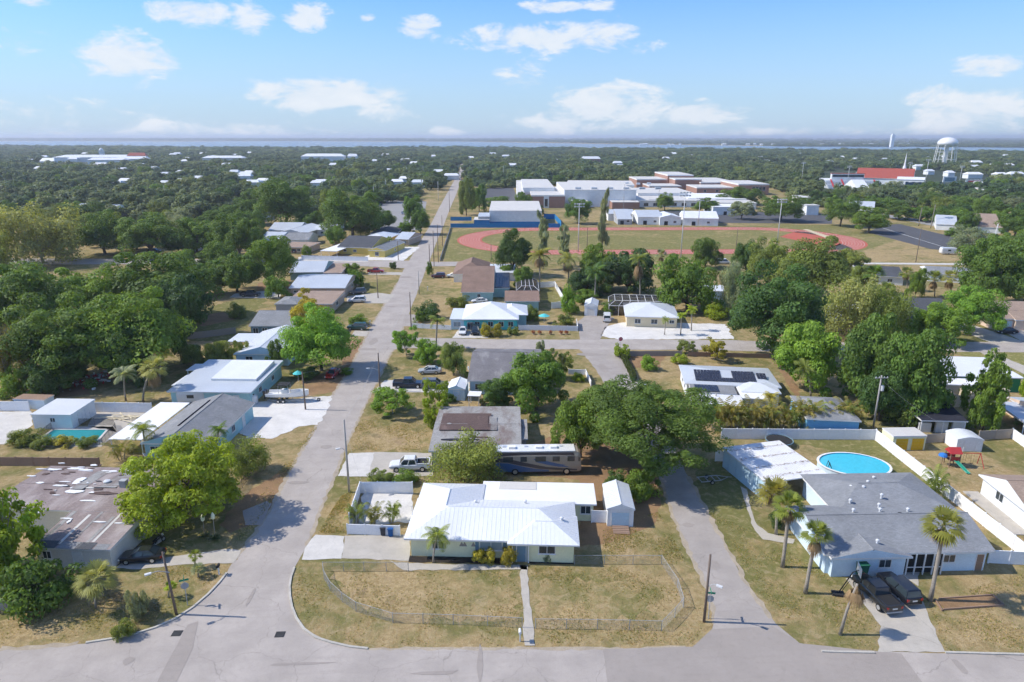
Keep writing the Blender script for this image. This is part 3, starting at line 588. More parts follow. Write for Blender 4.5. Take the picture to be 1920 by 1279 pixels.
# garden shed right of it
h = House('shed', 'small pale grey gable shed with roll door and wooden ramp beside the white-roofed house', 'shed', (1138, 954), (1191, 955), (1127, 907), 2.5)
h.block(t='gy', sl=.38, wall='wall_white', roof='metal_pale', oh=.12, seams=.45); h.win(0, 'S', .5, 2.1, 1.95, 0, 'garage', pane='wall_lightblue')
m = MB(); x0, x1, y0, y1 = h.b[0][:4]; xm = (x0 + x1) / 2
for k in range(5): MB().box(xm - 1.0, xm + 1.0, y0 - 1.6 + k * .33, y0 - 1.3 + k * .33, .03 + k * .03, .09 + k * .03).build('ramp_plank', 'wood_brown', h.t)

# 2 weathered house, near left
h = House('house', 'low house with patched weathered purple-brown roof and carport at the near left', 'house', (57, 1026), (206, 1031), (130, 943), 2.7)
h.block(t='shed', sl=.07, wall='wall_beige', roof='roof_weathered', oh=.3)
h.block((-40, 962), (262, 952), (45, 872), z=3.2, t='gx', sl=.07, wall='wall_beige', roof='roof_weathered', oh=.3)
h.block((150, 975), (252, 975), (200, 920), z=2.75, t='flat', wall='wall_beige', roof='roof_weathered', oh=.25, walls=False, posts=True)
h.win(0, 'S', .14, 1.0, 1.0, 1.1); h.win(0, 'S', .55, 1.0, 2.05, 0, 'door', pane='trim_white')
rr = random.Random(5)
def tarp(px, py, z, w, d, mat='tarp_white'):
    p = h.L(px, py, z)
    for b_ in reversed(h.b):
        if b_[0] < p.x < b_[1] and b_[2] < p.y < b_[3]: p.z = b_[4] + {'shed': (p.y - b_[2]) * b_[8], 'gx': min(p.y - b_[2], b_[3] - p.y) * b_[8]}.get(b_[7], 0); break
    if mat != 'tarp_white' or w < 4: p.z += .01
    n = 9; P = []
    for k in range(n): a = 2 * math.pi * k / n; q = rr.uniform(.6, 1.1); P.append((math.cos(a) * w / 2 * q, math.sin(a) * d / 2 * q))
    MB().ext(P, 0, .05 + rr.random() * .05).build('loose_sheet', mat, h.t, p)
for px, py, w, d in [(125, 972, 1.6, .3), (129, 977, .4, 1.2), (178, 958, 1.3, .25), (186, 978, 1.6, .3), (222, 980, 1.6, .3), (165, 940, 2.6, .4), (113, 915, 2.2, .5), (140, 925, 3.2, .9), (100, 881, 2.5, .5), (140, 878, 3.2, .6), (160, 882, 2.0, .6), (235, 880, 1.6, .5), (150, 905, 1.2, 2.4), (70, 961, 1.0, .4), (256, 878, 1.5, .4), (60, 895, 1.4, .3)]: tarp(px, py, 3.3 if py < 955 else 3.15, w, d)
tarp(233, 921, 3.56, 4.4, 2.6)
for k in range(46): q_ = rr.choice(((60, 260, 880, 7), (80, 260, 922, 10), (40, 240, 905, 12))); tarp(rr.uniform(q_[0], q_[1]), q_[2] + rr.gauss(0, q_[3] * .6), 3.4, rr.uniform(.3, 1.8), rr.uniform(.15, .6), rr.choice(('tarp_white', 'tarp_white', 'roof_offwhite', 'roof_tar_brown', 'shingle_dark')))
for px, py, w, d in [(195, 925, 3.5, .9), (215, 932, 2.6, .6), (85, 888, 1.2, .6), (123, 887, 1.6, .5), (185, 918, 1.4, .7)]: tarp(px, py, 3.5, w, d, 'roof_tar_brown')
for px, py, w, d, mt in [(110, 985, .5, 6.5, 'roof_concrete'), (140, 990, .35, 5.5, 'roof_offwhite'), (165, 985, .3, 6, 'roof_concrete'), (188, 992, .4, 5, 'roof_concrete'), (205, 985, .3, 6, 'roof_offwhite'), (90, 1000, .4, 4, 'roof_concrete'), (170, 900, 1.6, 5.5, 'roof_concrete'), (228, 895, 2.2, 6, 'roof_concrete'), (130, 1018, 2.4, 1.2, 'shingle_mid'), (160, 1019, 2.0, 1.2, 'shingle_dark'), (190, 1021, 1.5, 1.0, 'shingle_mid'), (90, 1016, 2.2, 1.3, 'shingle_dark')]:
    p = h.L(px, py, 3.05 if py > 955 else 3.48); bx0 = h.b[0]; yy = p.y; zz = (2.7 + (yy - bx0[2]) * .07 + .012) if py > 955 else 3.2 + min(yy - h.b[1][2], h.b[1][3] - yy) * .07 + .012
    MB().cbox((p.x, p.y, zz), (w, d, .02), 0, rx=math.atan(.07) if py > 955 else (math.atan(.07) if yy < (h.b[1][2] + h.b[1][3]) / 2 else -math.atan(.07))).build('roof_strip', mt, h.t)
h.vent(233, 912, 3.6, 'wall_grey', kind=1); h.vent(201, 905, 3.5, r=.45)

# 3 teal house with its white patio cover, pool house
h = House('house', 'teal house with grey gable shingle roof and white patio cover next to the pool', 'house', (262, 831), (396, 833), (342, 753), 2.65)
h.block(t='gy', sl=.30, wall='wall_teal', roof='shingle_mid', oh=.4); h.win(0, 'S', .16, 1.6, 1.0, 1.0); h.win(0, 'S', .62, 1.4, 1.0, 1.0); h.win(0, 'E', .5, 1.2, 1.1, 1.0); h.win(0, 'E', .75, .95, 2.0, 0, 'door', pane='trim_white')
h.block((205, 822), (263, 826), (283, 754), z=2.5, t='flat', wall='wall_teal', roof='roof_white', oh=.2, walls=False, posts=True, th=.12)
x0, x1, y0, y1 = h.b[0][:4]; MB().cbox(((x0 + x1) / 2 - 1.2, (y0 + y1) / 2 + .5, 4.0), (.25, 10.5, .1), 0, ry=-.29).build('roof_gap', 'shingle_black', h.t)
h = House('pool_house', 'white flat-roofed outbuilding behind the fenced swimming pool', 'outbuilding', (56, 777), (132, 778), (94, 749), 2.6)
h.block(t='shed', sl=.03, wall='wall_white', roof='metal_pale', oh=.15, th=.15); h.win(0, 'S', .52, .9, .8, 1.2); h.win(0, 'E', .35, 1.0, 2.0, 0, 'door', pane='wall_white'); h.win(0, 'E', .65, 1.0, 2.0, 0, 'door', pane='wall_white')
h = House('shed', 'little shed heaped with leaves behind the white fence at the left edge', 'shed', (23, 748), (82, 750), (35, 738), 1.9)
h.block(t='flat', wall='wall_paleblue', roof='wood_brown', oh=.1)
# 4 light blue house with raised white roof section
h = House('house', 'light blue house with grey roof and tilted white raised section beside the boat', 'house', (312, 734), (470, 736), (388, 679), 2.8)
h.block(t='shed', sl=.035, wall='wall_teal', roof='metal_grey', oh=.45); h.win(0, 'S', .83, .95, 2.0, 0, 'door', pane='trim_white'); h.win(0, 'S', .28, 1.3, .9, 1.2); h.win(0, 'E', .3, 1.3, 1.0, 1.0); h.win(0, 'E', .7, 1.3, 1.0, 1.0)
h.block((402, 705), (474, 716), (436, 680), z=3.4, t='shed', sl=.06, wall='wall_white', roof='metal_white', oh=.02)
h.block((322, 722), (356, 724), (350, 702), z=2.5, t='flat', wall='wall_white', roof='metal_pale', oh=.1, walls=False, posts=True, th=.12)
h.block((350, 693), (395, 696), (365, 682), z=2.6, t='flat', wall='wall_white', roof='metal_pale', oh=.1, walls=False, posts=True, th=.12)
h.vent(414, 712, 3.0, 'grey_metal', .1)
# 5 white metal gable
h = House('house', 'pale blue house with white metal gable roof behind the light blue house', 'house', (437, 664), (541, 664), (498, 621), 2.7)
h.block(t='gy', sl=.27, wall='wall_lightblue', roof='metal_pale', oh=.4, seams=.8); h.win(0, 'S', .25, 1.5, 1.1, 1.0); h.win(0, 'S', .78, 1.5, 1.1, 1.0)
h.block((426, 640), (476, 641), (438, 625), z=2.5, t='flat', wall='wall_white', roof='metal_pale', oh=.1, walls=False, posts=True, th=.12)
# 6 blue house
h = House('house', 'blue house with grey shingle roof half hidden behind the roadside oak', 'house', (466, 611), (558, 611), (504, 582), 2.7)
h.block(t='gx', sl=.25, wall='wall_slate', roof='shingle_grey', oh=.35)
for k in (.1, .3, .5, .75): h.win(0, 'S', k, 1.3, 1.4, .7)
h.block((514, 570), (560, 570), (530, 556), z=2.9, t='hip', sl=.25, wall='wall_grey', roof='shingle_mid', oh=.3)
# 7 tan house
h = House('house', 'tan house with broad pale grey roof above the two parked cars', 'house', (541, 540), (647, 540), (552, 514), 3.0)
h.block(t='gx', sl=.16, wall='wall_tan', roof='metal_grey', oh=.45); h.win(0, 'S', .1, 1.6, .8, 1.4); h.win(0, 'S', .72, 1.2, .8, 1.4); h.win(0, 'E', .5, 1.6, 1.0, 1.0)
h.block((532, 569), (622, 571), (556, 548), z=2.7, t='shed', sl=.03, wall='wall_tan', roof='shingle_tan', oh=.25); h.win(1, 'E', .4, 2.2, 1.2, .9)
h = House('house', 'low house with sagging pale roof beside the cross street corner shrub', 'house', (541, 511), (607, 510), (562, 491), 2.8)
h.block(t='gx', sl=.2, wall='wall_seagreen', roof='metal_grey', oh=.4); h.block((606, 512), (640, 512), (615, 494), z=2.7, t='flat', wall='wall_tan', roof='shingle_tan', oh=.3); h.win(1, 'S', .5, 2.2, 1.2, .8)
# 8 yellow house
h = House('house', 'yellow house with dark grey roof and awnings behind the long white fence', 'house', (632, 463), (697, 465), (663, 447), 2.9)
h.block(t='gx', sl=.25, wall='wall_yellow', roof='shingle_dark', oh=.35)
h.block((690, 469), (722, 470), (704, 452), z=2.8, t='gy', sl=.3, wall='wall_yellow', roof='shingle_grey', oh=.3); h.win(1, 'S', .5, 1.6, 1.6, .5); h.win(0, 'S', .5, 1.4, 1, 1); h.win(0, 'S', .2, 1.4, 1, 1); h.win(1, 'E', .5, 1.4, 1, 1)
h.block((672, 448), (726, 448), (685, 436), z=3.0, t='hip', sl=.25, wall='wall_yellow', roof='metal_pale', oh=.35)
h.block((600, 470), (632, 471), (640, 450), z=2.6, t='flat', wall='wall_white', roof='roof_white', oh=.1, walls=False, posts=True)
# houses of the block beyond on the left
for lab, a, b, c, z, t, w, ro in [('pale house with blue-grey hip roof, leftmost of the row behind the round oak', (481, 450), (520, 451), (487, 438), 2.8, 'gx', 'wall_white', 'metal_grey'),
        ('grey house with wide front gable in the row behind the yellow house', (517, 437), (572, 438), (525, 424), 3.0, 'gy', 'wall_grey', 'metal_pale'),
        ('white-gabled low house with grey roof in front of the wide grey gable', (530, 450), (578, 450), (540, 440), 2.8, 'gx', 'wall_white', 'shingle_mid'),
        ('pale house with white hip roof under the tall wide oak', (573, 431), (617, 431), (585, 415), 2.9, 'hip', 'wall_white', 'metal_pale'),
        ('grey long roof beyond the blue-grey hip house', (502, 432), (560, 432), (512, 422), 3.0, 'gx', 'wall_grey', 'metal_grey'),
        ('brown roofed house behind the white fence near the yellow house', (522, 463), (576, 464), (534, 453), 2.7, 'flat', 'wall_tan', 'shingle_tan'),
        ('dark roofed house with carport by the far roadside tree', (693, 438), (744, 438), (702, 427), 2.9, 'hip', 'wall_grey', 'shingle_dark'),
        ('pale roofed house beside the dark car beyond the yellow house', (740, 448), (766, 449), (746, 438), 2.8, 'gx', 'wall_tan', 'metal_grey'),
        ('long pale roof among trees at the left of the far wood', (430, 410), (467, 410), (440, 397), 3.0, 'gx', 'wall_white', 'metal_grey'),
        ('peach walled house peeping out beside the long pale roof', (402, 417), (432, 417), (410, 408), 3.0, 'gx', 'wall_peach', 'shingle_tan'),
        ('grey roofed white house beyond the pale willowy tree', (112, 400), (188, 402), (120, 388), 3.0, 'gx', 'wall_white', 'metal_grey'),
        ('small white house between the roadside trees at the far left street', (285, 382), (312, 382), (290, 375), 3.0, 'gx', 'wall_white', 'metal_pale'),
        ('white canopy roof under trees on the far left street', (336, 458), (370, 458), (340, 454), 3.0, 'flat', 'wall_white', 'roof_white'),
        ('house with pale roof at the left edge behind the bamboo', (-60, 640), (28, 605), (-40, 575), 3.0, 'gx', 'wall_white', 'shingle_tan')]:
    h = House('house', lab, 'house', a, b, c, z); h.block(t=t, sl=.25, wall=w, roof=ro, oh=.4); h.win(0, 'S', .25, 1.4, 1, 1); h.win(0, 'S', .7, 1.4, 1, 1)

# 9 mid block between road and lane
h = House('house', 'weathered house with torn brown roof panels behind the motorhome', 'house', (803, 846), (978, 846), (826, 762), 2.9)
h.block(t='gx', sl=.06, wall='wall_grey', roof='roof_concrete', oh=.4)
h.block((930, 822), (990, 824), (935, 786), z=2.75, t='flat', wall='wall_grey', roof='roof_concrete', oh=.3)
x0, x1, y0, y1 = h.b[0][:4]; Wd = x1 - x0
MB().cbox((x0 + Wd * .36, (y0 + y1) / 2 + 1.0, 3.38), (Wd * .58, 6.6, .12), 0, rx=-.012).build('roof_panel', 'roof_tar_brown', h.t)
MB().cbox((x0 + Wd * .50, (y0 + y1) / 2 + .4, 3.46), (Wd * .24, 5.6, .12), .02).build('roof_panel', 'roof_tar_brown', h.t)
for k in range(9): MB().cbox((x0 + Wd * .64 + k * .13, (y0 + y1) / 2 + .3, 3.40), (.1, 5.2, .1), .03).build('roof_batten', 'roof_concrete', h.t)
tarp(872, 800, 3.48, 3.0, 1.9, 'metal_pale'); tarp(842, 795, 3.4, .9, .8, 'roof_concrete'); tarp(862, 822, 3.35, 5.5, .7, 'shingle_black'); tarp(900, 818, 3.35, 4, .5, 'roof_tar_brown'); tarp(930, 815, 3.35, 2.2, .5, 'roof_tar_brown')
h.win(0, 'E', .3, 1.4, 1.1, 1.0); h.win(0, 'W', .4, 1.4, 1.1, 1.0); h.win(1, 'E', .5, 1.0, 2.0, 0, 'door', pane='wall_grey')
h = House('house', 'pale teal house with plain dark grey gable roof facing the cross street', 'house', (876, 714), (1014, 716), (880, 653), 2.8)
h.block(t='gx', sl=.24, wall='wall_lightblue', roof='shingle_worn', oh=.45)
for k in (.12, .2, .6): h.win(0, 'S', k, 1.2, 1.2, .9)
for px, py in ((878, 690), (936, 677), (955, 690), (958, 685)): h.vent(px, py, 3.6, r=.14)
h = House('shed', 'small blue shed with white gable roof at the end of the dark pickup driveway', 'shed', (838, 729), (872, 730), (849, 712), 2.3)
h.block(t='gy', sl=.4, wall='wall_lightblue', roof='roof_white', oh=.12); h.win(0, 'S', .5, 1.0, 1.8, 0, 'door', pane='wall_paleblue')
h = House('carport', 'small flat white canopy beside the blue shed', 'canopy', (876, 742), (900, 743), (877, 733), 2.2); h.block(t='flat', wall='wall_white', roof='roof_white', oh=.1, walls=False, posts=True, th=.1)
h = House('house', 'turquoise trimmed house with bright white hip roof and picket fence on the cross street', 'house', (866, 599), (973, 599), (876, 571), 2.8)
h.block(t='hip', sl=.36, wall='wall_turq', roof='metal_white', oh=.45); h.block((930, 591), (990, 590), (936, 572), z=2.9, t='hip', sl=.36, wall='wall_seagreen', roof='metal_white', oh=.4)
h.block((843, 598), (880, 599), (850, 578), z=2.75, t='flat', wall='wall_lightblue', roof='metal_pale', oh=.3)
for k in (.25, .5, .7, .88): h.win(0, 'S', k, 1.3, 1.3, .8)
h.win(2, 'S', .35, 1.8, 1.3, .7, pane='glass_pale'); h.win(0, 'S', .12, 1.6, 1.9, .1, pane='glass')
h = House('house', 'seagreen house with brown hip roof and front gable by the mown lawn', 'house', (864, 548), (926, 548), (872, 515), 2.8)
h.block(t='gx', sl=.4, wall='wall_seagreen', roof='shingle_brown', oh=.4); h.block((866, 538), (916, 538), (874, 516), z=3.0, t='gy', sl=.42, wall='wall_seagreen', roof='shingle_brown', oh=.3)
h.win(0, 'S', .55, 1.0, 1.2, 1.0); h.win(1, 'S', .5, 1.0, .5, 3.0)
h.block((922, 540), (956, 540), (925, 523), z=2.9, t='shed', sl=.15, wall='wall_seagreen', roof='shingle_dark', oh=.2); x0, x1, y0, y1 = h.b[2][:4]; h.panels(2, .3, x1 - x0 - .3, .4, y1 - y0 - .3, 5, 3)
h = House('garage', 'low garage with brown pitched roof behind the turquoise house', 'garage', (946, 565), (1012, 565), (949, 545), 2.7); h.block(t='gx', sl=.22, wall='wall_seagreen', roof='shingle_brown', oh=.3)
h = House('house', 'house with peaked brown hip roof nearest the running track', 'house', (848, 514), (916, 514), (858, 492), 2.8); h.block(t='hip', sl=.5, wall='wall_beige', roof='shingle_brown', oh=.4)
h.block((914, 511), (968, 512), (914, 495), z=2.8, t='flat', wall='wall_beige', roof='metal_pale', oh=.3); h.block((866, 522), (930, 522), (872, 508), z=2.7, t='flat', wall='wall_beige', roof='shingle_mid', oh=.3)
h = House('house', 'sand coloured house with white metal hip roof behind the white gravel yard', 'house', (1172, 593), (1274, 596), (1156, 567), 2.8)
h.block(t='hip', sl=.28, wall='wall_sand', roof='metal_pale', oh=.5, seams=.8); h.win(0, 'S', .22, 1.5, 1.2, .9); h.win(0, 'S', .55, 1.6, 1.2, .9); h.win(0, 'S', .9, 1.2, .9, 1.1); h.win(0, 'W', .5, 1.2, 1.2, .9)
h = House('shed', 'white gable shed at the end of the gravel drive', 'shed', (1095, 573), (1121, 574), (1089, 562), 2.8); h.block(t='gy', sl=.45, wall='wall_white', roof='metal_pale', oh=.15); h.win(0, 'S', .5, 2.0, 2.0, 0, 'garage', pane='wall_beige')
# 10 solar house
h = House('house', 'pale house carrying black solar panels on its light grey roof', 'house', (1284, 719), (1466, 727), (1254, 683), 2.9)
h.block(t='hip', sl=.20, wall='wall_white', roof='metal_grey', oh=.45)
W0 = h.b[0][1] - h.b[0][0]; D0 = h.b[0][3] - h.b[0][2]
h.block((1297, 737), (1382, 738), (1284, 721), z=2.75, t='shed', sl=.05, wall='wall_white', roof='shingle_mid', oh=.2)
h.block((1317, 760), (1397, 761), (1299, 740), z=2.5, t='shed', sl=.06, wall='wall_white', roof='metal_dirty', oh=.15, walls=False, posts=True, seams=.4, th=.1)
h.block((1392, 747), (1440, 748), (1374, 724), z=2.7, t='flat', wall='wall_beige', roof='roof_white', oh=.2); h.block((1390, 735), (1465, 737), (1378, 712), z=2.85, t='hip', sl=.22, wall='wall_white', roof='metal_pale', oh=.3)
h.panels(0, W0 * .12, W0 * .40, D0 * .10, D0 * .46, 8, 3); h.panels(0, W0 * .40, W0 * .52, D0 * .10, D0 * .22, 3, 1); h.panels(0, W0 * .52, W0 * .76, D0 * .10, D0 * .46, 7, 3); h.panels(0, W0 * .78, W0 * .88, D0 * .24, D0 * .42, 3, 2)
x0, x1, y0, y1 = h.b[1][:4]; h.panels(1, .8, (x1 - x0) * .62, .5, y1 - y0 - .5, 7, 3)
h.win(0, 'W', .6, 1.4, 1.1, .9); h.win(0, 'W', .25, 1.2, 1.1, .9)
h = House('outbuilding', 'blue outbuilding with grey hip roof rising behind the yellow palm hedge', 'outbuilding', (1512, 785), (1616, 790), (1489, 742), 3.0); h.block(t='hip', sl=.3, wall='wall_blue', roof='shingle_mid', oh=.25); h.win(0, 'W', .5, 1.2, 1.1, 1)

# 11 light blue house, near right
h = House('house', 'pale blue house with large grey shingle roof and entry porch at the near right', 'house', (1546, 1040), (1868, 1034), (1484, 948), 2.75)
h.block(t='gx', sl=.34, wall='wall_paleblue', roof='shingle_grey', oh=.55)
h.block((1566, 962), (1806, 964), (1503, 889), z=2.9, t='hip', sl=.26, wall='wall_paleblue', roof='shingle_grey', oh=.5)
h.block((1558, 1046), (1714, 1046), (1530, 1000), z=2.62, t='gy', sl=.22, wall='wall_paleblue', roof='shingle_grey', oh=.45)
x0, x1, y0, y1 = h.b[0][:4]; Wd = x1 - x0
h.win(2, 'S', .72, 1.4, 1.05, 1.05); h.win(0, 'S', .77, 1.4, 1.0, 1.1); h.win(0, 'S', .965, .8, 2.05, 0, 'door', pane='wood_brown')
px = h.b[2][1]
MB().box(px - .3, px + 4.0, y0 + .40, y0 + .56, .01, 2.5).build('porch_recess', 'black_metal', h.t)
for k in (.0, .9, 1.9, 2.9, 3.9): MB().box(px - .2 + k, px - .08 + k, y0 - .05, y0 + .07, 0, 2.54).build('porch_post', 'trim_white', h.t)
MB().box(px - .2, px + 3.9, y0 - .03, y0 + .05, .9, .98).build('porch_rail', 'trim_white', h.t); h.win(2, 'E', .5, .9, 2.0, 0, 'door', pane='trim_white')
for vx, vy, z in [(1595, 914, 3.7), (1619, 915, 3.9), (1653, 930, 3.9), (1648, 948, 3.7), (1627, 905, 3.9), (1638, 897, 3.6), (1594, 940, 3.6), (1645, 1016, 3.5), (1600, 958, 4.3), (1650, 957, 4.3), (1702, 957, 4.3)]: h.vent(vx, vy, z, 'metal_pale', .2)
h.vent(1658, 971, 4.0, 'metal_pale', .32); h.vent(1688, 967, 4.05, 'black_metal', .38)
# carport behind it
h = House('carport', 'long white corrugated carport roof strewn with leaf litter', 'carport', (1437, 905), (1553, 889), (1387, 836), 2.9)
h.block(t='shed', sl=.01, wall='wall_lightblue', roof='metal_dirty', oh=.1, walls=False, posts=True, seams=.35, th=.14)
x0, x1, y0, y1 = h.b[0][:4]
n = 6
for k in range(n): a, b = y0 + .4 + (y1 - y0 - .6) * k / n, y0 + .4 + (y1 - y0 - .6) * (k + 1) / n - .08; MB().box(x0 + .1, x0 + .16, a, b, .05, 2.7).build('side_panel', 'wall_lightblue', h.t)
lm = MB(); rr = random.Random(3)
for k in range(420):
    row = rr.choice((.12, .36, .62, .86)); x = rr.uniform(x0 + .2, x1 - .2); y = y0 + (y1 - y0) * (row + rr.gauss(0, .012)); s_ = rr.uniform(.04, .12); a = rr.uniform(0, 3); lm.cbox((x, y, 3.0 + (y - y0) * .01), (s_, s_ * .7, .03), a)
lm.build('leaf_litter', 'wood_brown', h.t, kind='stuff')
# right edge houses and sheds
h = House('house', 'white house with brown pitched roof cut by the right edge', 'house', (1935, 967), (2260, 975), (1836, 889), 2.7); h.block(t='gx', sl=.36, wall='wall_white', roof='shingle_tan', oh=.45); h.win(0, 'W', .62, 1.5, 1.2, 1.0)
MB().box(h.b[0][0] - 1.6, h.b[0][0] + .4, h.b[0][2], h.b[0][3], .01, .12).build('plinth', 'concrete', h.t)
h = House('shed', 'cream twin shed with two bright yellow doors', 'shed', (1676, 818), (1739, 817), (1653, 802), 2.4); h.block(t='flat', wall='wall_cream', roof='roof_offwhite', oh=.06); h.win(0, 'S', .27, 1.9, 1.95, 0, 'garage', pane='yellow_door', frame='wall_cream'); h.win(0, 'S', .76, 1.9, 1.95, 0, 'garage', pane='yellow_door', frame='wall_cream')
h = House('shed', 'white shed with rounded metal roof beside the play set', 'shed', (1796, 824), (1846, 825), (1769, 807), 2.0); h.block(t='barrel', sl=.10, wall='wall_white', roof='metal_pale', oh=.06, trim='wall_white'); h.win(0, 'S', .5, 1.6, 1.8, 0, 'door', pane='wall_white')
h = House('carport', 'open carport with black pitched roof behind the yellow-door shed', 'carport', (1728, 788), (1816, 790), (1713, 760), 2.6); h.block(t='shed', sl=.12, wall='wall_grey', roof='shingle_black', oh=.2, walls=False, posts=True); MB().box(h.b[0][0] + .3, h.b[0][1] - .3, h.b[0][3] - .8, h.b[0][3] - .5, 0, 2.6).build('back_wall', 'wall_grey', h.t)
for k in range(3): MB().box(h.b[0][0] + .5 + k * 2.6, h.b[0][0] + 2.4 + k * 2.6, h.b[0][2] + 1.2, h.b[0][2] + 1.6, 0, 1.6 + .2 * k).build('stored_panel', 'metal_pale', h.t)
h = House('house', 'green house with white flat roof by the right edge street', 'house', (1762, 704), (1921, 709), (1706, 668), 3.0); h.block(t='shed', sl=.02, wall='wall_green', roof='metal_white', oh=.35); h.win(0, 'S', .80, 1.0, .7, 1.3); h.block((1770, 722), (1862, 722), (1755, 708), z=2.8, t='flat', wall='tan_panel', roof='roof_white', oh=.2)
h = House('outbuilding', 'tan flat-roofed box outbuilding in front of the green house', 'outbuilding', (1822, 737), (1895, 732), (1800, 716), 2.2); h.block(t='flat', wall='tan_panel', roof='tan_panel', oh=.05, trim='tan_panel')
h = House('house', 'house with open porch and grey roof at the right edge above the grey fence', 'house', (1920, 792), (2100, 800), (1868, 755), 2.7); h.block(t='shed', sl=.03, wall='wall_peach', roof='metal_grey', oh=.1, walls=False, posts=True); h.block((1960, 790), (2100, 790), (1920, 745), z=2.8, t='gx', sl=.2, wall='wall_peach', roof='metal_grey', oh=.2)
h = House('house', 'white house with dark grey roof behind the bright green roadside tree', 'house', (1705, 598), (1800, 600), (1676, 563), 2.8); h.block(t='gx', sl=.3, wall='wall_white', roof='shingle_dark', oh=.4); h.win(0, 'W', .5, 1.5, 1.2, .9)
h = House('house', 'peach house with brown roof and white garage door at the right edge', 'house', (1858, 597), (2050, 602), (1838, 568), 2.8); h.block(t='gx', sl=.3, wall='wall_peach', roof='shingle_tan', oh=.4); h.win(0, 'S', .16, 2.6, 2.1, 0, 'garage', pane='wall_lightblue'); h.block((1900, 598), (2050, 606), (1895, 584), z=2.7, t='gx', sl=.3, wall='wall_peach', roof='shingle_tan', oh=.3)
h = House('house', 'tan walled house with pale roof hidden behind the broad shade tree', 'house', (1537, 600), (1630, 602), (1515, 572), 2.8); h.block(t='gx', sl=.28, wall='wall_peach', roof='metal_pale', oh=.4); h.win(0, 'S', .3, 1.4, 1.1, .9)
h = House('house', 'long white house with dark grey roof below the sports ground, left of two', 'house', (1610, 516), (1698, 520), (1588, 498), 2.8); h.block(t='gx', sl=.2, wall='wall_white', roof='shingle_dark', oh=.4); h.win(0, 'S', .7, 1.5, 1.1, .9)
h = House('house', 'long white house with mid grey roof below the sports ground, right of two', 'house', (1740, 512), (1830, 517), (1700, 498), 2.8); h.block(t='gx', sl=.2, wall='wall_white', roof='shingle_grey', oh=.4); h.win(0, 'S', .3, 1.5, 1.1, .9)
h = House('house', 'pale house glimpsed between the trees left of the pool cage house', 'house', (1310, 545), (1360, 546), (1312, 535), 2.8); h.block(t='gx', sl=.25, wall='wall_lightblue', roof='metal_pale', oh=.3)
h = House('house', 'pale roofed house behind the parking lot road at the far right', 'house', (1755, 420), (1795, 422), (1752, 410), 3.0); h.block(t='gx', sl=.25, wall='wall_white', roof='metal_grey', oh=.3)
h = House('house', 'white gabled house with tan roof next to the far right parking lot', 'house', (1830, 425), (1880, 427), (1818, 412), 3.0); h.block(t='gx', sl=.3, wall='wall_white', roof='shingle_tan', oh=.3)
# ---------------------------------------------------------------- vehicles
for n, c in dict(paint_black=(.008, .010, .015), paint_white=(.72, .72, .71), paint_silver=(.42, .44, .46), paint_navy=(.02, .03, .055), paint_red=(.38, .02, .02), paint_maroon=(.09, .015, .02), paint_grey=(.12, .125, .13), paint_green=(.02, .06, .05), rv_tan=(.36, .31, .25), rv_blue=(.05, .12, .27), rv_dark=(.06, .055, .07), boat_white=(.78, .77, .74)).items(): gloss(n, c, .28)
surf('tyre', (.02, .02, .02), .9); gloss('rim', (.55, .56, .57), .3, .7, 0); gloss('lamp_red', (.45, .01, .01), .2); gloss('lamp_clear', (.75, .75, .72), .15); surf('bed_liner', (.025, .025, .026), .85)
def loft(secs, name, mat, parent, smooth=True):
    m = MB(); V = []
    for x, zl, zh, hw in secs:
        V += [(x, -hw * .9, zl), (x, -hw, zl + (zh - zl) * .25), (x, -hw * .99, zl + (zh - zl) * .78), (x, -hw * .88, zh), (x, hw * .88, zh), (x, hw * .99, zl + (zh - zl) * .78), (x, hw, zl + (zh - zl) * .25), (x, hw * .9, zl)]
    n = len(secs); m.add(V, [(i * 8 + k, i * 8 + (k + 1) % 8, (i + 1) * 8 + (k + 1) % 8, (i + 1) * 8 + k) for i in range(n - 1) for k in range(8)] + [tuple(range(8)), tuple((n - 1) * 8 + k for k in range(7, -1, -1))])
    return m.build(name, mat, parent, smooth=False)
WH = {}
def wheel(parent, x, y, r=.34, w=.22):
    key = (r, w)
    if key not in WH:
        a = MB().tube((0, -w / 2, 0), (0, w / 2, 0), r, n=16).build('tyre_tmp', 'tyre'); b = MB().tube((0, -w / 2 - .015, 0), (0, w / 2 + .015, 0), r * .62, n=12).build('rim_tmp', 'rim'); WH[key] = (a.data, b.data); bpy.data.objects.remove(a); bpy.data.objects.remove(b)
    o = inst('wheel', WH[key][0], parent, (x, y, r)); inst('rim', WH[key][1], o); return o
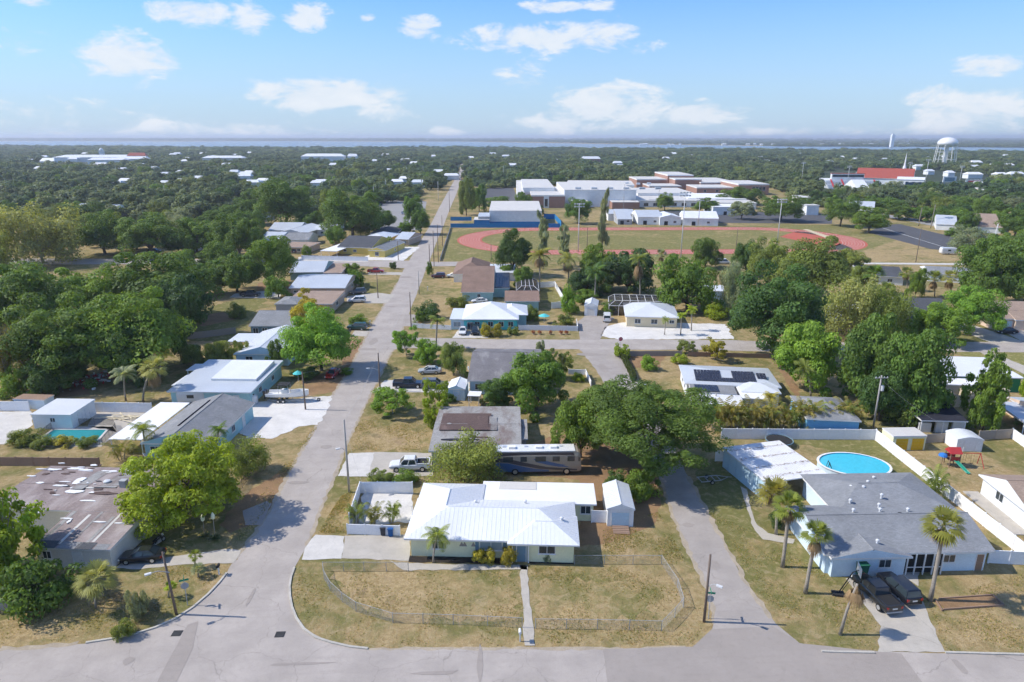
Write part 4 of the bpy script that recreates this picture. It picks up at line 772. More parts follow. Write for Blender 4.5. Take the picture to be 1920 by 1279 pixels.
SPEC = {'sedan': dict(L=4.7, W=1.82, body=[(-2.35, .45, .82, .72), (-2.2, .32, .98, .86), (-1.3, .24, 1.0, .91), (0, .22, .96, .92), (1.15, .24, .93, .91), (2.05, .3, .82, .85), (2.35, .42, .66, .66)], cab=(-1.8, 1.1, -1.15, .2, .95, 1.43, .80, .62), ax=(-1.35, 1.42)),
        'suv': dict(L=4.95, W=1.95, body=[(-2.45, .5, 1.05, .86), (-2.35, .36, 1.15, .95), (-1.2, .3, 1.16, .98), (.4, .28, 1.14, .98), (1.3, .3, 1.10, .96), (2.2, .36, 1.0, .9), (2.48, .48, .8, .74)], cab=(-2.35, 1.25, -2.1, .45, 1.12, 1.78, .88, .72), ax=(-1.45, 1.5)),
        'pickup': dict(L=5.8, W=2.0, body=[(-2.9, .5, 1.12, .93), (-2.85, .42, 1.16, .97), (-1.0, .38, 1.16, .99), (.9, .36, 1.16, .99), (1.4, .38, 1.14, .98), (2.6, .42, 1.04, .93), (2.9, .5, .85, .8)], cab=(-1.0, 1.45, -.8, .75, 1.13, 1.86, .9, .74), ax=(-1.85, 1.85), bed=(-2.8, -1.08)),
        'van': dict(L=5.2, W=2.0, body=[(-2.6, .5, 1.2, .92), (-2.5, .36, 1.25, .98), (0, .3, 1.25, 1.0), (1.6, .3, 1.15, .98), (2.3, .38, .98, .9), (2.6, .5, .8, .76)], cab=(-2.55, 1.9, -2.45, 1.05, 1.2, 1.95, .94, .80), ax=(-1.6, 1.6))}
def car(kind, px, py, heading, paint, label, group=None, name=None):
    """centre of the car's footprint at pixel; heading in degrees, 0 = facing right along the streets"""
    S = SPEC[kind]; p = g(px, py); t = T(name or {'sedan': 'sedan', 'suv': 'suv', 'pickup': 'pickup_truck', 'van': 'van'}[kind], label, 'car' if kind != 'pickup' else 'pickup', (p.x, p.y, .04), R(heading), group)
    loft(S['body'], 'body', paint, t); a0, a1, b0, b1, z0, z1, w0, w1 = S['cab']
    V = [(a0, -w0, z0), (a1, -w0, z0), (a1, w0, z0), (a0, w0, z0), (b0, -w1, z1), (b1, -w1, z1), (b1, w1, z1), (b0, w1, z1)]
    MB().add(V, [(0, 1, 5, 4), (1, 2, 6, 5), (2, 3, 7, 6), (3, 0, 4, 7), (4, 5, 6, 7)]).build('windows', 'glass', t)
    m = MB(); e = .03; m.add([(b0 - .05, -w1 - e, z1 - .05), (b1 + .05, -w1 - e, z1 - .05), (b1 + .05, w1 + e, z1 - .05), (b0 - .05, w1 + e, z1 - .05), (b0 + .05, -w1 + .06, z1 + .05), (b1 - .05, -w1 + .06, z1 + .05), (b1 - .05, w1 - .06, z1 + .05), (b0 + .05, w1 - .06, z1 + .05)], [(3, 2, 1, 0), (0, 1, 5, 4), (1, 2, 6, 5), (2, 3, 7, 6), (3, 0, 4, 7), (4, 5, 6, 7)])
    for sx in (0, .5, 1):
        for sy in (-1, 1):
            q0 = Vector((a0 + (a1 - a0) * sx, sy * w0, z0)); q1 = Vector((b0 + (b1 - b0) * sx, sy * w1, z1)); m.tube(q0, q1, .055, n=5)
    m.build('roof', paint, t)
    hw, L = S['W'] / 2, S['L'] / 2
    for x in S['ax']:
        for y in (-1, 1): wheel(t, x, y * (hw - .1), .40 if kind == 'pickup' else .35)
    zf = S['body'][-1][2]; zr = S['body'][0][2]
    for y in (-1, 1):
        MB().box(L - .32, L - .05, y * hw * .72 - .17, y * hw * .72 + .17, zf - .14, zf + .03).build('headlight', 'lamp_clear', t); MB().box(-L - .01, -L + .12, y * hw * .78 - .12, y * hw * .78 + .12, zr - .26, zr - .02).build('taillight', 'lamp_red', t)
        MB().box(a1 - .35, a1 - .18, y * (hw + .02) - .1, y * (hw + .02) + .1, z0 + .05, z0 + .2).build('mirror', paint, t)
    MB().box(-L - .04, -L + .1, -hw * .85, hw * .85, .42, .58).build('bumper', 'grey_metal' if kind == 'pickup' else paint, t); MB().box(-L - .03, -L + .02, -.26, .26, zr - .3, zr - .16).build('number_plate', 'lamp_clear', t)
    if 'bed' in S:
        x0, x1 = S['bed']; MB().box(x0, x1, -hw + .16, hw - .16, 1.15, 1.175).build('cargo_bed', 'bed_liner', t); r = MB().box(x0 - .06, x1, -hw + .03, -hw + .15, 1.1, 1.30).box(x0 - .06, x1, hw - .15, hw - .03, 1.1, 1.30).box(x0 - .08, x0 + .04, -hw + .15, hw - .15, 1.1, 1.29); r.build('bed_rail', paint, t)
    return t
for a in [('sedan', 268, 1050, 184, 'paint_black', 'black sedan parked on the drive of the weathered house'), ('pickup', 769, 880, 180, 'paint_white', 'white crew-cab pickup on the drive left of the motorhome'), ('pickup', 1640, 1122, 96, 'paint_black', 'black pickup seen from behind on the near right driveway'), ('suv', 1682, 1112, 96, 'paint_black', 'black SUV beside the black pickup on the near right driveway'),
          ('sedan', 806, 700, 180, 'paint_silver', 'silver car with dark roof parked on the lawn'), ('pickup', 766, 726, 0, 'paint_navy', 'dark navy pickup on the pale driveway by the main road'), ('suv', 814, 727, 0, 'paint_grey', 'dark grey car behind the navy pickup on the pale driveway'), ('sedan', 624, 706, 262, 'paint_red', 'red car under the roadside oak'), ('sedan', 868, 625, 268, 'paint_white', 'white car in front of the turquoise house'), ('suv', 891, 625, 268, 'paint_black', 'black car beside the white car at the turquoise house'),
          ('sedan', 899, 568, 185, 'paint_white', 'white car behind the turquoise house roof'), ('suv', 822, 521, 180, 'paint_maroon', 'maroon SUV on the lawn near the far junction'), ('sedan', 850, 520, 180, 'paint_white', 'white car next to the maroon SUV'), ('van', 1138, 601, 80, 'paint_white', 'white van on the grey drive by the gable shed'), ('suv', 671, 551, 200, 'paint_grey', 'grey SUV on the drive of the tan house'), ('suv', 670, 567, 184, 'paint_white', 'white SUV on the drive of the tan house'), ('suv', 670, 618, 170, 'paint_green', 'dark car beside the roadside oak near the letter box'),
          ('pickup', 705, 512, 0, 'paint_red', 'red pickup on the drive below the cross street'), ('pickup', 732, 471, 10, 'paint_black', 'black pickup in the white gravel yard of the yellow house'), ('pickup', 470, 556, 0, 'paint_navy', 'dark pickup in the shady backyard drive'), ('sedan', 1886, 625, 170, 'paint_black', 'black sedan on the drive of the peach house'), ('suv', 1838, 432, 170, 'paint_black', 'black car beyond the sports ground parking lot'), ('sedan', 753, 453, 0, 'paint_navy', 'dark car on the drive beyond the yellow house'), ('suv', 755, 443, 0, 'paint_grey', 'grey car by the pale roofed house beyond the yellow house'),
          ('suv', 290, 474, 10, 'paint_navy', 'dark blue car under the street trees at the far left'), ('suv', 556, 474, 80, 'paint_navy', 'dark car behind the round clipped bush'), ('sedan', 1205, 735, 260, 'paint_white', 'white car under the right side of the huge live oak'), ('van', 1355, 495, 0, 'paint_white', 'white van behind the trees below the track'), ('van', 760, 402, 0, 'paint_white', 'white van in the lot left of the far road')]: car(*a)
for i, (x, y) in enumerate([(867, 318), (868, 312), (866, 326), (864, 334)]): car('sedan', x, y, 90, ('paint_white', 'paint_silver', 'paint_grey', 'paint_white')[i], 'tiny car on the far stretch of the main road, ' + ('second nearest the horizon', 'nearest the horizon', 'second nearest the viewer', 'nearest the viewer')[i], 'cars on the far main road')
# motorhome
def motorhome():
    p = g(1007, 883); t = T('motorhome', 'long tan and blue motorhome with white roof and swoosh stripes', 'motorhome', (p.x, p.y, .03), R(-1)); L, hw, H = 12.2, 1.27, 3.55
    loft([(-L / 2, .55, H - .1, hw * .97), (-L / 2 + .15, .42, H, hw), (L / 2 - 1.2, .42, H, hw), (L / 2 - .35, .42, H - .12, hw), (L / 2 - .05, .5, H - .7, hw * .95), (L / 2 + .1, .6, 1.5, hw * .9)], 'body', 'rv_tan', t)
    MB().box(-L / 2 + .1, L / 2 - .8, -hw * .9, hw * .9, H - .02, H + .07).build('roof', 'paint_white', t)
    for x in (-3.6, .2, 2.3): MB().cbox((x, 0, H + .22), (.95, .75, .3)).build('air_conditioner', 'trim_white', t)
    for x in (-4.7, -1.6, 3.4): MB().cbox((x, .45, H + .12), (.45, .45, .12)).build('roof_hatch', 'metal_grey', t)
    def stripe(pts, mat, k):
        P = [(x, z) for x, z in pts]; n = len(P); y = -hw - .008 - .004 * k; MB().add([(x, y, z) for x, z in P] + [(x, y + .006, z) for x, z in P], [tuple(range(n))] + [(i, (i + 1) % n, n + (i + 1) % n, n + i) for i in range(n)]).build('stripe', mat, t)
    stripe([(-6.0, .5), (-6.0, 2.0), (-4.2, 1.85), (-2.2, 1.35), (-.4, .95), (1.6, .75), (1.6, .5)], 'rv_blue', 0); stripe([(-6.0, 2.05), (-6.0, 2.75), (-4, 2.5), (-1.5, 1.85), (1.2, 1.25), (3.6, 1.0), (5.6, .85), (5.6, .62), (3, .72), (.2, .98), (-2.5, 1.5), (-4.3, 1.95)], 'rv_dark', 1)
    stripe([(-.2, 2.0), (1.2, 1.6), (3.0, 1.25), (4.6, 1.15), (3.6, 1.45), (4.4, 1.5), (2.8, 1.75), (1.4, 2.1), (2.0, 2.15), (.6, 2.45), (-.6, 2.5)], 'rv_blue', 2); stripe([(-6, 2.9), (-6, 3.45), (5.0, 3.4), (5.2, 2.95), (2, 3.05), (-2, 3.1)], 'rv_dark', 0); stripe([(.8, 2.6), (3.4, 1.9), (5.9, 1.35), (5.9, 1.2), (3.2, 1.65), (.4, 2.4)], 'rv_tan', 3)
    for x, w in ((-4.2, 1.4), (-2.0, .9), (.4, 1.5), (2.6, 1.0), (4.7, 1.0)): MB().box(x - w / 2, x + w / 2, -hw - .035, -hw - .02, 2.1, 2.85).build('window', 'glass', t)
    MB().add([(L / 2 - .02, -hw * .93, 1.6), (L / 2 + .12, 0, 1.6), (L / 2 - .02, hw * .93, 1.6), (L / 2 - .36, -hw * .95, 3.1), (L / 2 - .28, 0, 3.1), (L / 2 - .36, hw * .95, 3.1), ], [(0, 1, 4, 3), (1, 2, 5, 4)]).build('windscreen', 'glass', t)
    for x in (-3.2, 4.1):
        for y in (-1, 1): wheel(t, x, y * (hw - .1), .5, .3)
    for y in (-1, 1): MB().cbox((L / 2 - .3, y * (hw + .25), 2.5), (.15, .25, .45)).build('mirror', 'paint_black', t); MB().box(L / 2 - .1, L / 2 + .06, y * .85 - .2, y * .85 + .2, .85, 1.1).build('headlight', 'lamp_clear', t)
motorhome()
# boat on its trailer
def boat():
    p = g(540, 752); t = T('boat', 'white centre-console boat with T-top on a trailer by the gravel yard', 'boat', (p.x, p.y, .02), R(-2)); m = MB(); S = [(-3.6, 1.2, .75), (-2, 1.25, .68), (0, 1.2, .66), (2, 1.0, .72), (3.2, .55, .9), (3.9, .06, 1.25)]; V = []
    for x, hw, zk in S: zt = 1.75 + max(0, x) * .13; V += [(x, -hw, zt), (x, -hw * .9, zk + .45), (x, 0, zk), (x, hw * .9, zk + .45), (x, hw, zt), (x, hw * .85, zt), (x, hw * .75, zk + .6), (x, -hw * .75, zk + .6), (x, -hw * .85, zt)]
    n = len(S); m.add(V, [(i * 9 + k, i * 9 + (k + 1) % 9, (i + 1) * 9 + (k + 1) % 9, (i + 1) * 9 + k) for i in range(n - 1) for k in range(9)] + [tuple(range(9)), tuple((n - 1) * 9 + k for k in range(8, -1, -1))]); m.build('hull', 'boat_white', t)
    MB().box(-.9, .2, -.45, .45, 1.2, 2.3).build('console', 'boat_white', t); MB().box(-1.5, .6, -.95, .95, 3.25, 3.33).build('t_top', 'black_metal', t)
    for x in (-1.3, .4):
        for y in (-.8, .8): MB().tube((x, y, 1.3), (x, y, 3.27), .035).build('top_post', 'grey_metal', t)
    for y in (-.4, .4): MB().cbox((-3.95, y, 1.75), (.55, .4, .8)).cbox((-3.95, y, 1.0), (.2, .14, 1.0)).build('outboard_motor', 'paint_black', t)
    p2 = T('boat_trailer', 'galvanised boat trailer under the white boat', 'trailer', (p.x, p.y, .0), R(-2)); MB().box(-3.4, 3.6, -1.0, -.9, .5, .62).build('rail', 'grey_metal', p2); MB().box(-3.4, 3.6, .9, 1.0, .5, .62).build('rail', 'grey_metal', p2)
    for x in (-3.2, -1.2, .8, 2.8): MB().box(x, x + .1, -.9, .9, .5, .6).build('crossbar', 'grey_metal', p2)
    MB().path([(3.6, -.95, .56), (5.2, 0, .56), (5.9, 0, .56)], .05).path([(3.6, .95, .56), (5.2, 0, .56)], .05).build('tongue', 'grey_metal', p2)
    for x in (-1.4, -.5):
        for y in (-1.12, 1.12): wheel(p2, x, y, .34)
    wheel(p2, 5.6, 0, .3)
boat()
def bike():
    p = g(298, 1021); t = T('motorcycle', 'black motorcycle parked behind the black sedan', 'motorcycle', (p.x, p.y, .03), R(70))
    for x in (-.72, .72): wheel(t, x, 0, .32, .13)
    MB().path([(-.72, 0, .34), (-.2, 0, .62), (.4, 0, .72), (.68, 0, .62), (.72, 0, .34)], .05, 6).build('frame', 'black_metal', t); MB().lathe([(.02, -.3), (.16, -.2), (.2, .05), (.13, .28), (.02, .32)], 10).build('fuel_tank', 'paint_black', t, (.2, 0, .85)).rotation_euler = (0, 1.57, 0)
    MB().cbox((-.35, 0, .8), (.75, .28, .12)).build('seat', 'tyre', t); MB().path([(.45, -.4, 1.1), (.55, -.15, 1.02), (.55, .15, 1.02), (.45, .4, 1.1)], .02, 5).build('handlebar', 'rim', t); MB().cbox((.05, 0, .45), (.5, .34, .4)).build('engine', 'rim', t); MB().cbox((.72, 0, .92), (.16, .2, .2)).build('headlight', 'lamp_clear', t); MB().tube((-.9, -.18, .38), (.1, -.18, .36), .05).build('exhaust', 'rim', t)
bike()
def camper(px, py, rz, L, label, mat='paint_white'):
    p = g(px, py); t = T('camper_trailer', label, 'trailer', (p.x, p.y, 0), R(rz)); loft([(-L / 2, .8, 2.4, 1.0), (-L / 2 + .3, .5, 2.8, 1.15), (L / 2 - .3, .5, 2.8, 1.15), (L / 2, .8, 2.4, 1.0)], 'body', mat, t)
    for y in (-1.05, 1.05): wheel(t, 0, y, .34)
    MB().box(L / 2 - .1, L / 2 + 1.2, -.05, .05, .45, .55).build('tow_bar', 'grey_metal', t); MB().box(-.6, .6, -1.19, -1.14, 1.5, 2.1).build('window', 'glass', t)
camper(364, 757, 0, 5.0, 'white camper trailer behind the teal house gable roof'); camper(1776, 477, -5, 6.0, 'white box trailer in the corner of the sports ground')
# ---------------------------------------------------------------- vegetation
def leaf_mat(name, base, transl=.40, var=.35, use_obj=True):
    m, nt, b = nmat(name); v = ocoord(nt); oi = nt.nodes.new('ShaderNodeObjectInfo')
    at = nt.nodes.new('ShaderNodeAttribute'); at.attribute_name = 'tint'
    if not use_obj:
        nl = noise(nt, oi.outputs['Location'], .006, 4, .6); nl2 = noise(nt, oi.outputs['Location'], .03, 2)
    c = oi.outputs['Color'] if use_obj else mix(nt, mapr(nt, nl, .40, .60), mix(nt, mapr(nt, nl2, .35, .65), (base[0] * .55, base[1] * .62, base[2] * .7), (base[0] * .8, base[1] * .9, base[2] * .9)), mix(nt, oi.outputs['Random'], tuple(k * .55 for k in base), (base[0] * 1.75, base[1] * 1.45, base[2] * 1.25)))
    c = mix(nt, at.outputs['Fac'], mix(nt, 1.0, c, (1 - var, 1 - var, 1 - var * .9), 'MULTIPLY'), mix(nt, 1.0, c, (1 + var * 1.25, 1 + var, 1 + var * .2), 'MULTIPLY'))
    lk(nt, c, b.inputs['Base Color']); b.inputs['Roughness'].default_value = .55; b.inputs['Specular IOR Level'].default_value = .22
    tr = nt.nodes.new('ShaderNodeBsdfTranslucent'); lk(nt, mix(nt, 1.0, c, (1.25, 1.15, .5), 'MULTIPLY'), tr.inputs[0])
    mx = nt.nodes.new('ShaderNodeMixShader'); mx.inputs[0].default_value = transl; lk(nt, b.outputs[0], mx.inputs[1]); lk(nt, tr.outputs[0], mx.inputs[2]); lk(nt, mx.outputs[0], nt.nodes['Material Output'].inputs[0])
leaf_mat('leaf', (.06, .09, .03)); leaf_mat('leaf_far', (.150, .215, .095), .3, .3, False)
surf('bark', (.16, .125, .095), .95, .25, 1.5, .15, 8, bmp=.5); surf('bark_pale', (.34, .30, .25), .9, .2, 2, .1, 9, bmp=.4); surf('palm_skirt', (.30, .20, .10), .95, .25, 2, .1, 8); surf('dead_frond', (.36, .25, .13), .95, .2, 2)

def quads_mesh(name, C, U, Vv, tint, mat):
    """N diamond leaves: centre, half-axis u, half-axis v"""
    n = len(C); P = np.empty((n, 4, 3), np.float32)
    P[:, 0] = C - U; P[:, 1] = C + Vv; P[:, 2] = C + U; P[:, 3] = C - Vv
    return raw_mesh(name, P.reshape(-1, 3), np.repeat(tint, 4), mat)
def raw_mesh(name, P, tint, mat):
    n = len(P) // 4; me = bpy.data.meshes.new(name); me.vertices.add(n * 4); me.loops.add(n * 4); me.polygons.add(n)
    me.vertices.foreach_set('co', np.ascontiguousarray(P, np.float32).ravel()); me.loops.foreach_set('vertex_index', np.arange(n * 4, dtype=np.int32))
    me.polygons.foreach_set('loop_start', np.arange(0, n * 4, 4, dtype=np.int32))
    a = me.attributes.new('tint', 'FLOAT', 'POINT'); a.data.foreach_set('value', np.ascontiguousarray(tint, np.float32))
    me.materials.append(MATS[mat]); me.update(); me.validate(); return me
def unit(a): return a / np.maximum(1e-6, np.linalg.norm(a, axis=-1, keepdims=True))
def crown_mesh(name, seed, nc=60, lv=120, leaf=.05, z0=.28, flat=.85, cr=(.17, .30), low=-.62, loose=0.0, mat='leaf', inner=.35, lumpy=1.0, smooth=1.0, gap=0.0, stretch=1.0, boxy=.55):
    r = np.random.default_rng(seed); hz = (1 - z0) / 2; zc = z0 + hz
    d = unit(r.normal(size=(nc * 3, 3))); d = d[d[:, 2] > low][:nc]; nc = len(d); d = d / np.maximum(np.hypot(d[:, 0], d[:, 1]), np.abs(d[:, 2]))[:, None] ** boxy
    lump = 1 + lumpy * .26 * np.sin(d[:, 0] * 3.1 + seed) * np.cos(d[:, 1] * 2.7 + seed * 2) + lumpy * .12 * np.sin(d[:, 2] * 5 + d[:, 0] * 4 + seed)          # lopsided outline
    rad = np.where(r.random(nc) < inner, r.uniform(.25, .7, nc), r.uniform(.72, .98, nc)) * lump
    cs = r.uniform(*cr, nc); c = d * rad[:, None] * np.array([.9, .9, .86])
    cd = unit(r.normal(size=(nc, lv, 3)) + np.array([0, 0, .35])); rr_ = r.uniform(.72 - loose, 1.06 + loose, (nc, lv, 1))
    p = c[:, None, :] + cd * cs[:, None, None] * rr_ * np.array([1, 1, flat])
    nn = unit(cd + np.array([0, 0, .35]) + r.normal(size=(nc, lv, 3)) * .42 * smooth)
    t = unit(np.cross(nn, r.normal(size=(nc, lv, 3)))); b = np.cross(nn, t)
    s = leaf * r.uniform(.6, 1.25, (nc, lv, 1)); tint = np.clip(r.uniform(.2, .8, (nc, 1)) + r.normal(size=(nc, lv)) * .16, 0, 1)
    p[..., 2] = zc + p[..., 2] * hz; p, t, b, s, tint = p.reshape(-1, 3), t.reshape(-1, 3), b.reshape(-1, 3), s.reshape(-1, 1), tint.reshape(-1)
    rq = np.quantile(np.hypot(p[:, 0], p[:, 1]), .95); p[:, :2] /= rq; za, zb = np.quantile(p[:, 2], .01), np.quantile(p[:, 2], .985); p[:, 2] = z0 + (p[:, 2] - za) / (zb - za) * (1 - z0)
    if gap: k = r.random(len(p)) > gap; p, t, b, s, tint = p[k], t[k], b[k], s[k], tint[k]
    zs = np.array([1, 1, 1.0 * hz * 1.7])          # trees are about as wide as high: keep leaves from stretching
    return quads_mesh(name, p, t * s * zs * stretch, b * s * .62 * zs, tint, mat)
def trunk_mesh(name, seed, z0=.3, r=.055, limbs=6, fork=.22, spread=.62, mat='bark', lean=.04):
    q = random.Random(seed); m = MB(); lx, ly = q.uniform(-lean, lean), q.uniform(-lean, lean); F0 = Vector((lx, ly, fork))
    m.path([(0, 0, -.02), (0, 0, .02), (lx * .5, ly * .5, fork * .5), F0], [r * 1.5, r * 1.1, r * .9, r * .85], 8)
    for k in range(limbs):
        a = 2 * math.pi * (k + q.uniform(-.3, .3)) / limbs; R_ = q.uniform(.35, spread); zt = q.uniform(.45, .9)
        e = Vector((math.cos(a) * R_, math.sin(a) * R_, zt)); mid = F0.lerp(e, .5) + Vector((0, 0, -.04))
        m.path([F0 - Vector((0, 0, .02)), mid, e], [r * .6, r * .38, r * .1], 5)
        for _ in range(2): f = mid.lerp(e, q.uniform(.1, .6)); m.path([f, f + Vector((q.uniform(-.25, .25), q.uniform(-.25, .25), q.uniform(.05, .25)))], [r * .25, r * .06], 4)
    o = m.build(name, mat); me = o.data; me.shade_smooth(); bpy.data.objects.remove(o); return me
TR = {}
TR['oak'] = ([crown_mesh('oak_crown', 11 + i, 96, 330, .031, .26, .8, (.13, .34)) for i in range(3)], [trunk_mesh('oak_trunk', i) for i in range(3)])
TR['dense'] = ([crown_mesh('dense_crown', 31 + i, 66, 290, .037, .12, .85, (.15, .36)) for i in range(3)], [trunk_mesh('dense_trunk', 10 + i, fork=.16) for i in range(3)])
TR['round'] = ([crown_mesh('round_crown', 51 + i, 150, 190, .028, .12, .8, (.12, .19), inner=.2, lumpy=.25, boxy=.3) for i in range(2)], [trunk_mesh('round_trunk', 20 + i, fork=.15) for i in range(2)])
TR['loose'] = ([crown_mesh('loose_crown', 61 + i, 75, 190, .032, .05, 1.0, (.16, .30), loose=.25, gap=.15) for i in range(3)], [trunk_mesh('loose_trunk', 30 + i, r=.035, limbs=8, mat='bark_pale') for i in range(3)])
TR['shrub'] = ([crown_mesh('shrub_crown', 71 + i, 42, 150, .052, .02, .9, (.18, .38), low=-.6) for i in range(3)], [trunk_mesh('shrub_stem', 40 + i, r=.03, fork=.06) for i in range(3)])
TR['open'] = ([crown_mesh('open_crown', 81 + i, 60, 130, .045, .24, .7, (.13, .24), inner=.2, loose=.15) for i in range(3)], [trunk_mesh('open_trunk', 50 + i, r=.03, limbs=9, fork=.2, mat='bark_pale') for i in range(3)])
TR['big'] = ([crown_mesh('great_oak_crown', 7, 220, 380, .0175, .32, .8, (.08, .21), low=-.55)], [trunk_mesh('great_oak_trunk', 3, r=.05, limbs=9, fork=.16, spread=.8)])
TR['pine'] = ([crown_mesh('pine_crown', 91 + i, 34, 60, .10, .12, .22, (.16, .40), low=-1, inner=.8, loose=.2, boxy=.9, gap=.1) for i in range(2)], [trunk_mesh('pine_trunk', 60 + i, r=.08, limbs=2, fork=.85, spread=.3, mat='bark_pale') for i in range(2)])
TR['far'] = ([crown_mesh('wood_crown', 101 + i, 30, 75, .095, .10, .85, (.20, .42), low=-.2, smooth=.5) for i in range(4)], [trunk_mesh('wood_trunk', 70 + i, limbs=3) for i in range(2)])

GREEN = dict(oak=(.142, .238, .054), dark=(.102, .182, .054), lime=(.285, .385, .038), mid=(.180, .290, .052), bright=(.225, .390, .060), olive=(.225, .285, .075), pale=(.345, .370, .140), grey=(.290, .345, .220), yellow=(.40, .37, .06), deep=(.080, .150, .056))
def tree_size(x0, yt, x1, yb, vf=.42):
    cx = (x0 + x1) / 2; b = g(cx, yb); _, _, d = proj(b); s = F_PX / d; al = math.atan2(CAM_H, math.hypot(b.x, b.y)); r = (x1 - x0) / 2 / s
    want = (yb - yt) / s; lo, hi = .3, 60
    for _ in range(40):
        H = (lo + hi) / 2; top = H * .96 * math.cos(al) + r * .60 * math.sin(al)
        if top < want: lo = H
        else: hi = H
    return b, r, max(lo, .35 * r)
tn = [0]
def tree(kind, x0, yt, x1, yb, col, label, cat='tree', group=None, name=None):
    b, r, H = tree_size(x0, yt, x1, yb); sh = {'round': .55, 'dense': .45, 'shrub': .5, 'loose': .35, 'big': .35}.get(kind, 0.12) * r; e = Vector((b.x, b.y, 0)).normalized() * sh; b = b + e; H = max(.3 * r, H * (1 - sh * .02)); tn[0] += 1; k = tn[0]; cr, tr = TR[kind]
    q = random.Random(k); t = T(name or {'shrub': 'shrub', 'pine': 'pine_tree', 'oak': 'oak_tree', 'big': 'oak_tree'}.get(kind, 'broadleaf_tree'), label, cat, (b.x, b.y, 0), q.uniform(0, 6.28), group, (r, r, H))
    c = inst('crown' if kind != 'shrub' else 'foliage', cr[k % len(cr)], t); base = GREEN[col]; f = q.uniform(.9, 1.1); c.color = (base[0] * f * q.uniform(.94, 1.06), base[1] * f, base[2] * f, 1)
    inst('trunk' if kind != 'shrub' else 'stem', tr[k % len(tr)], t); return t
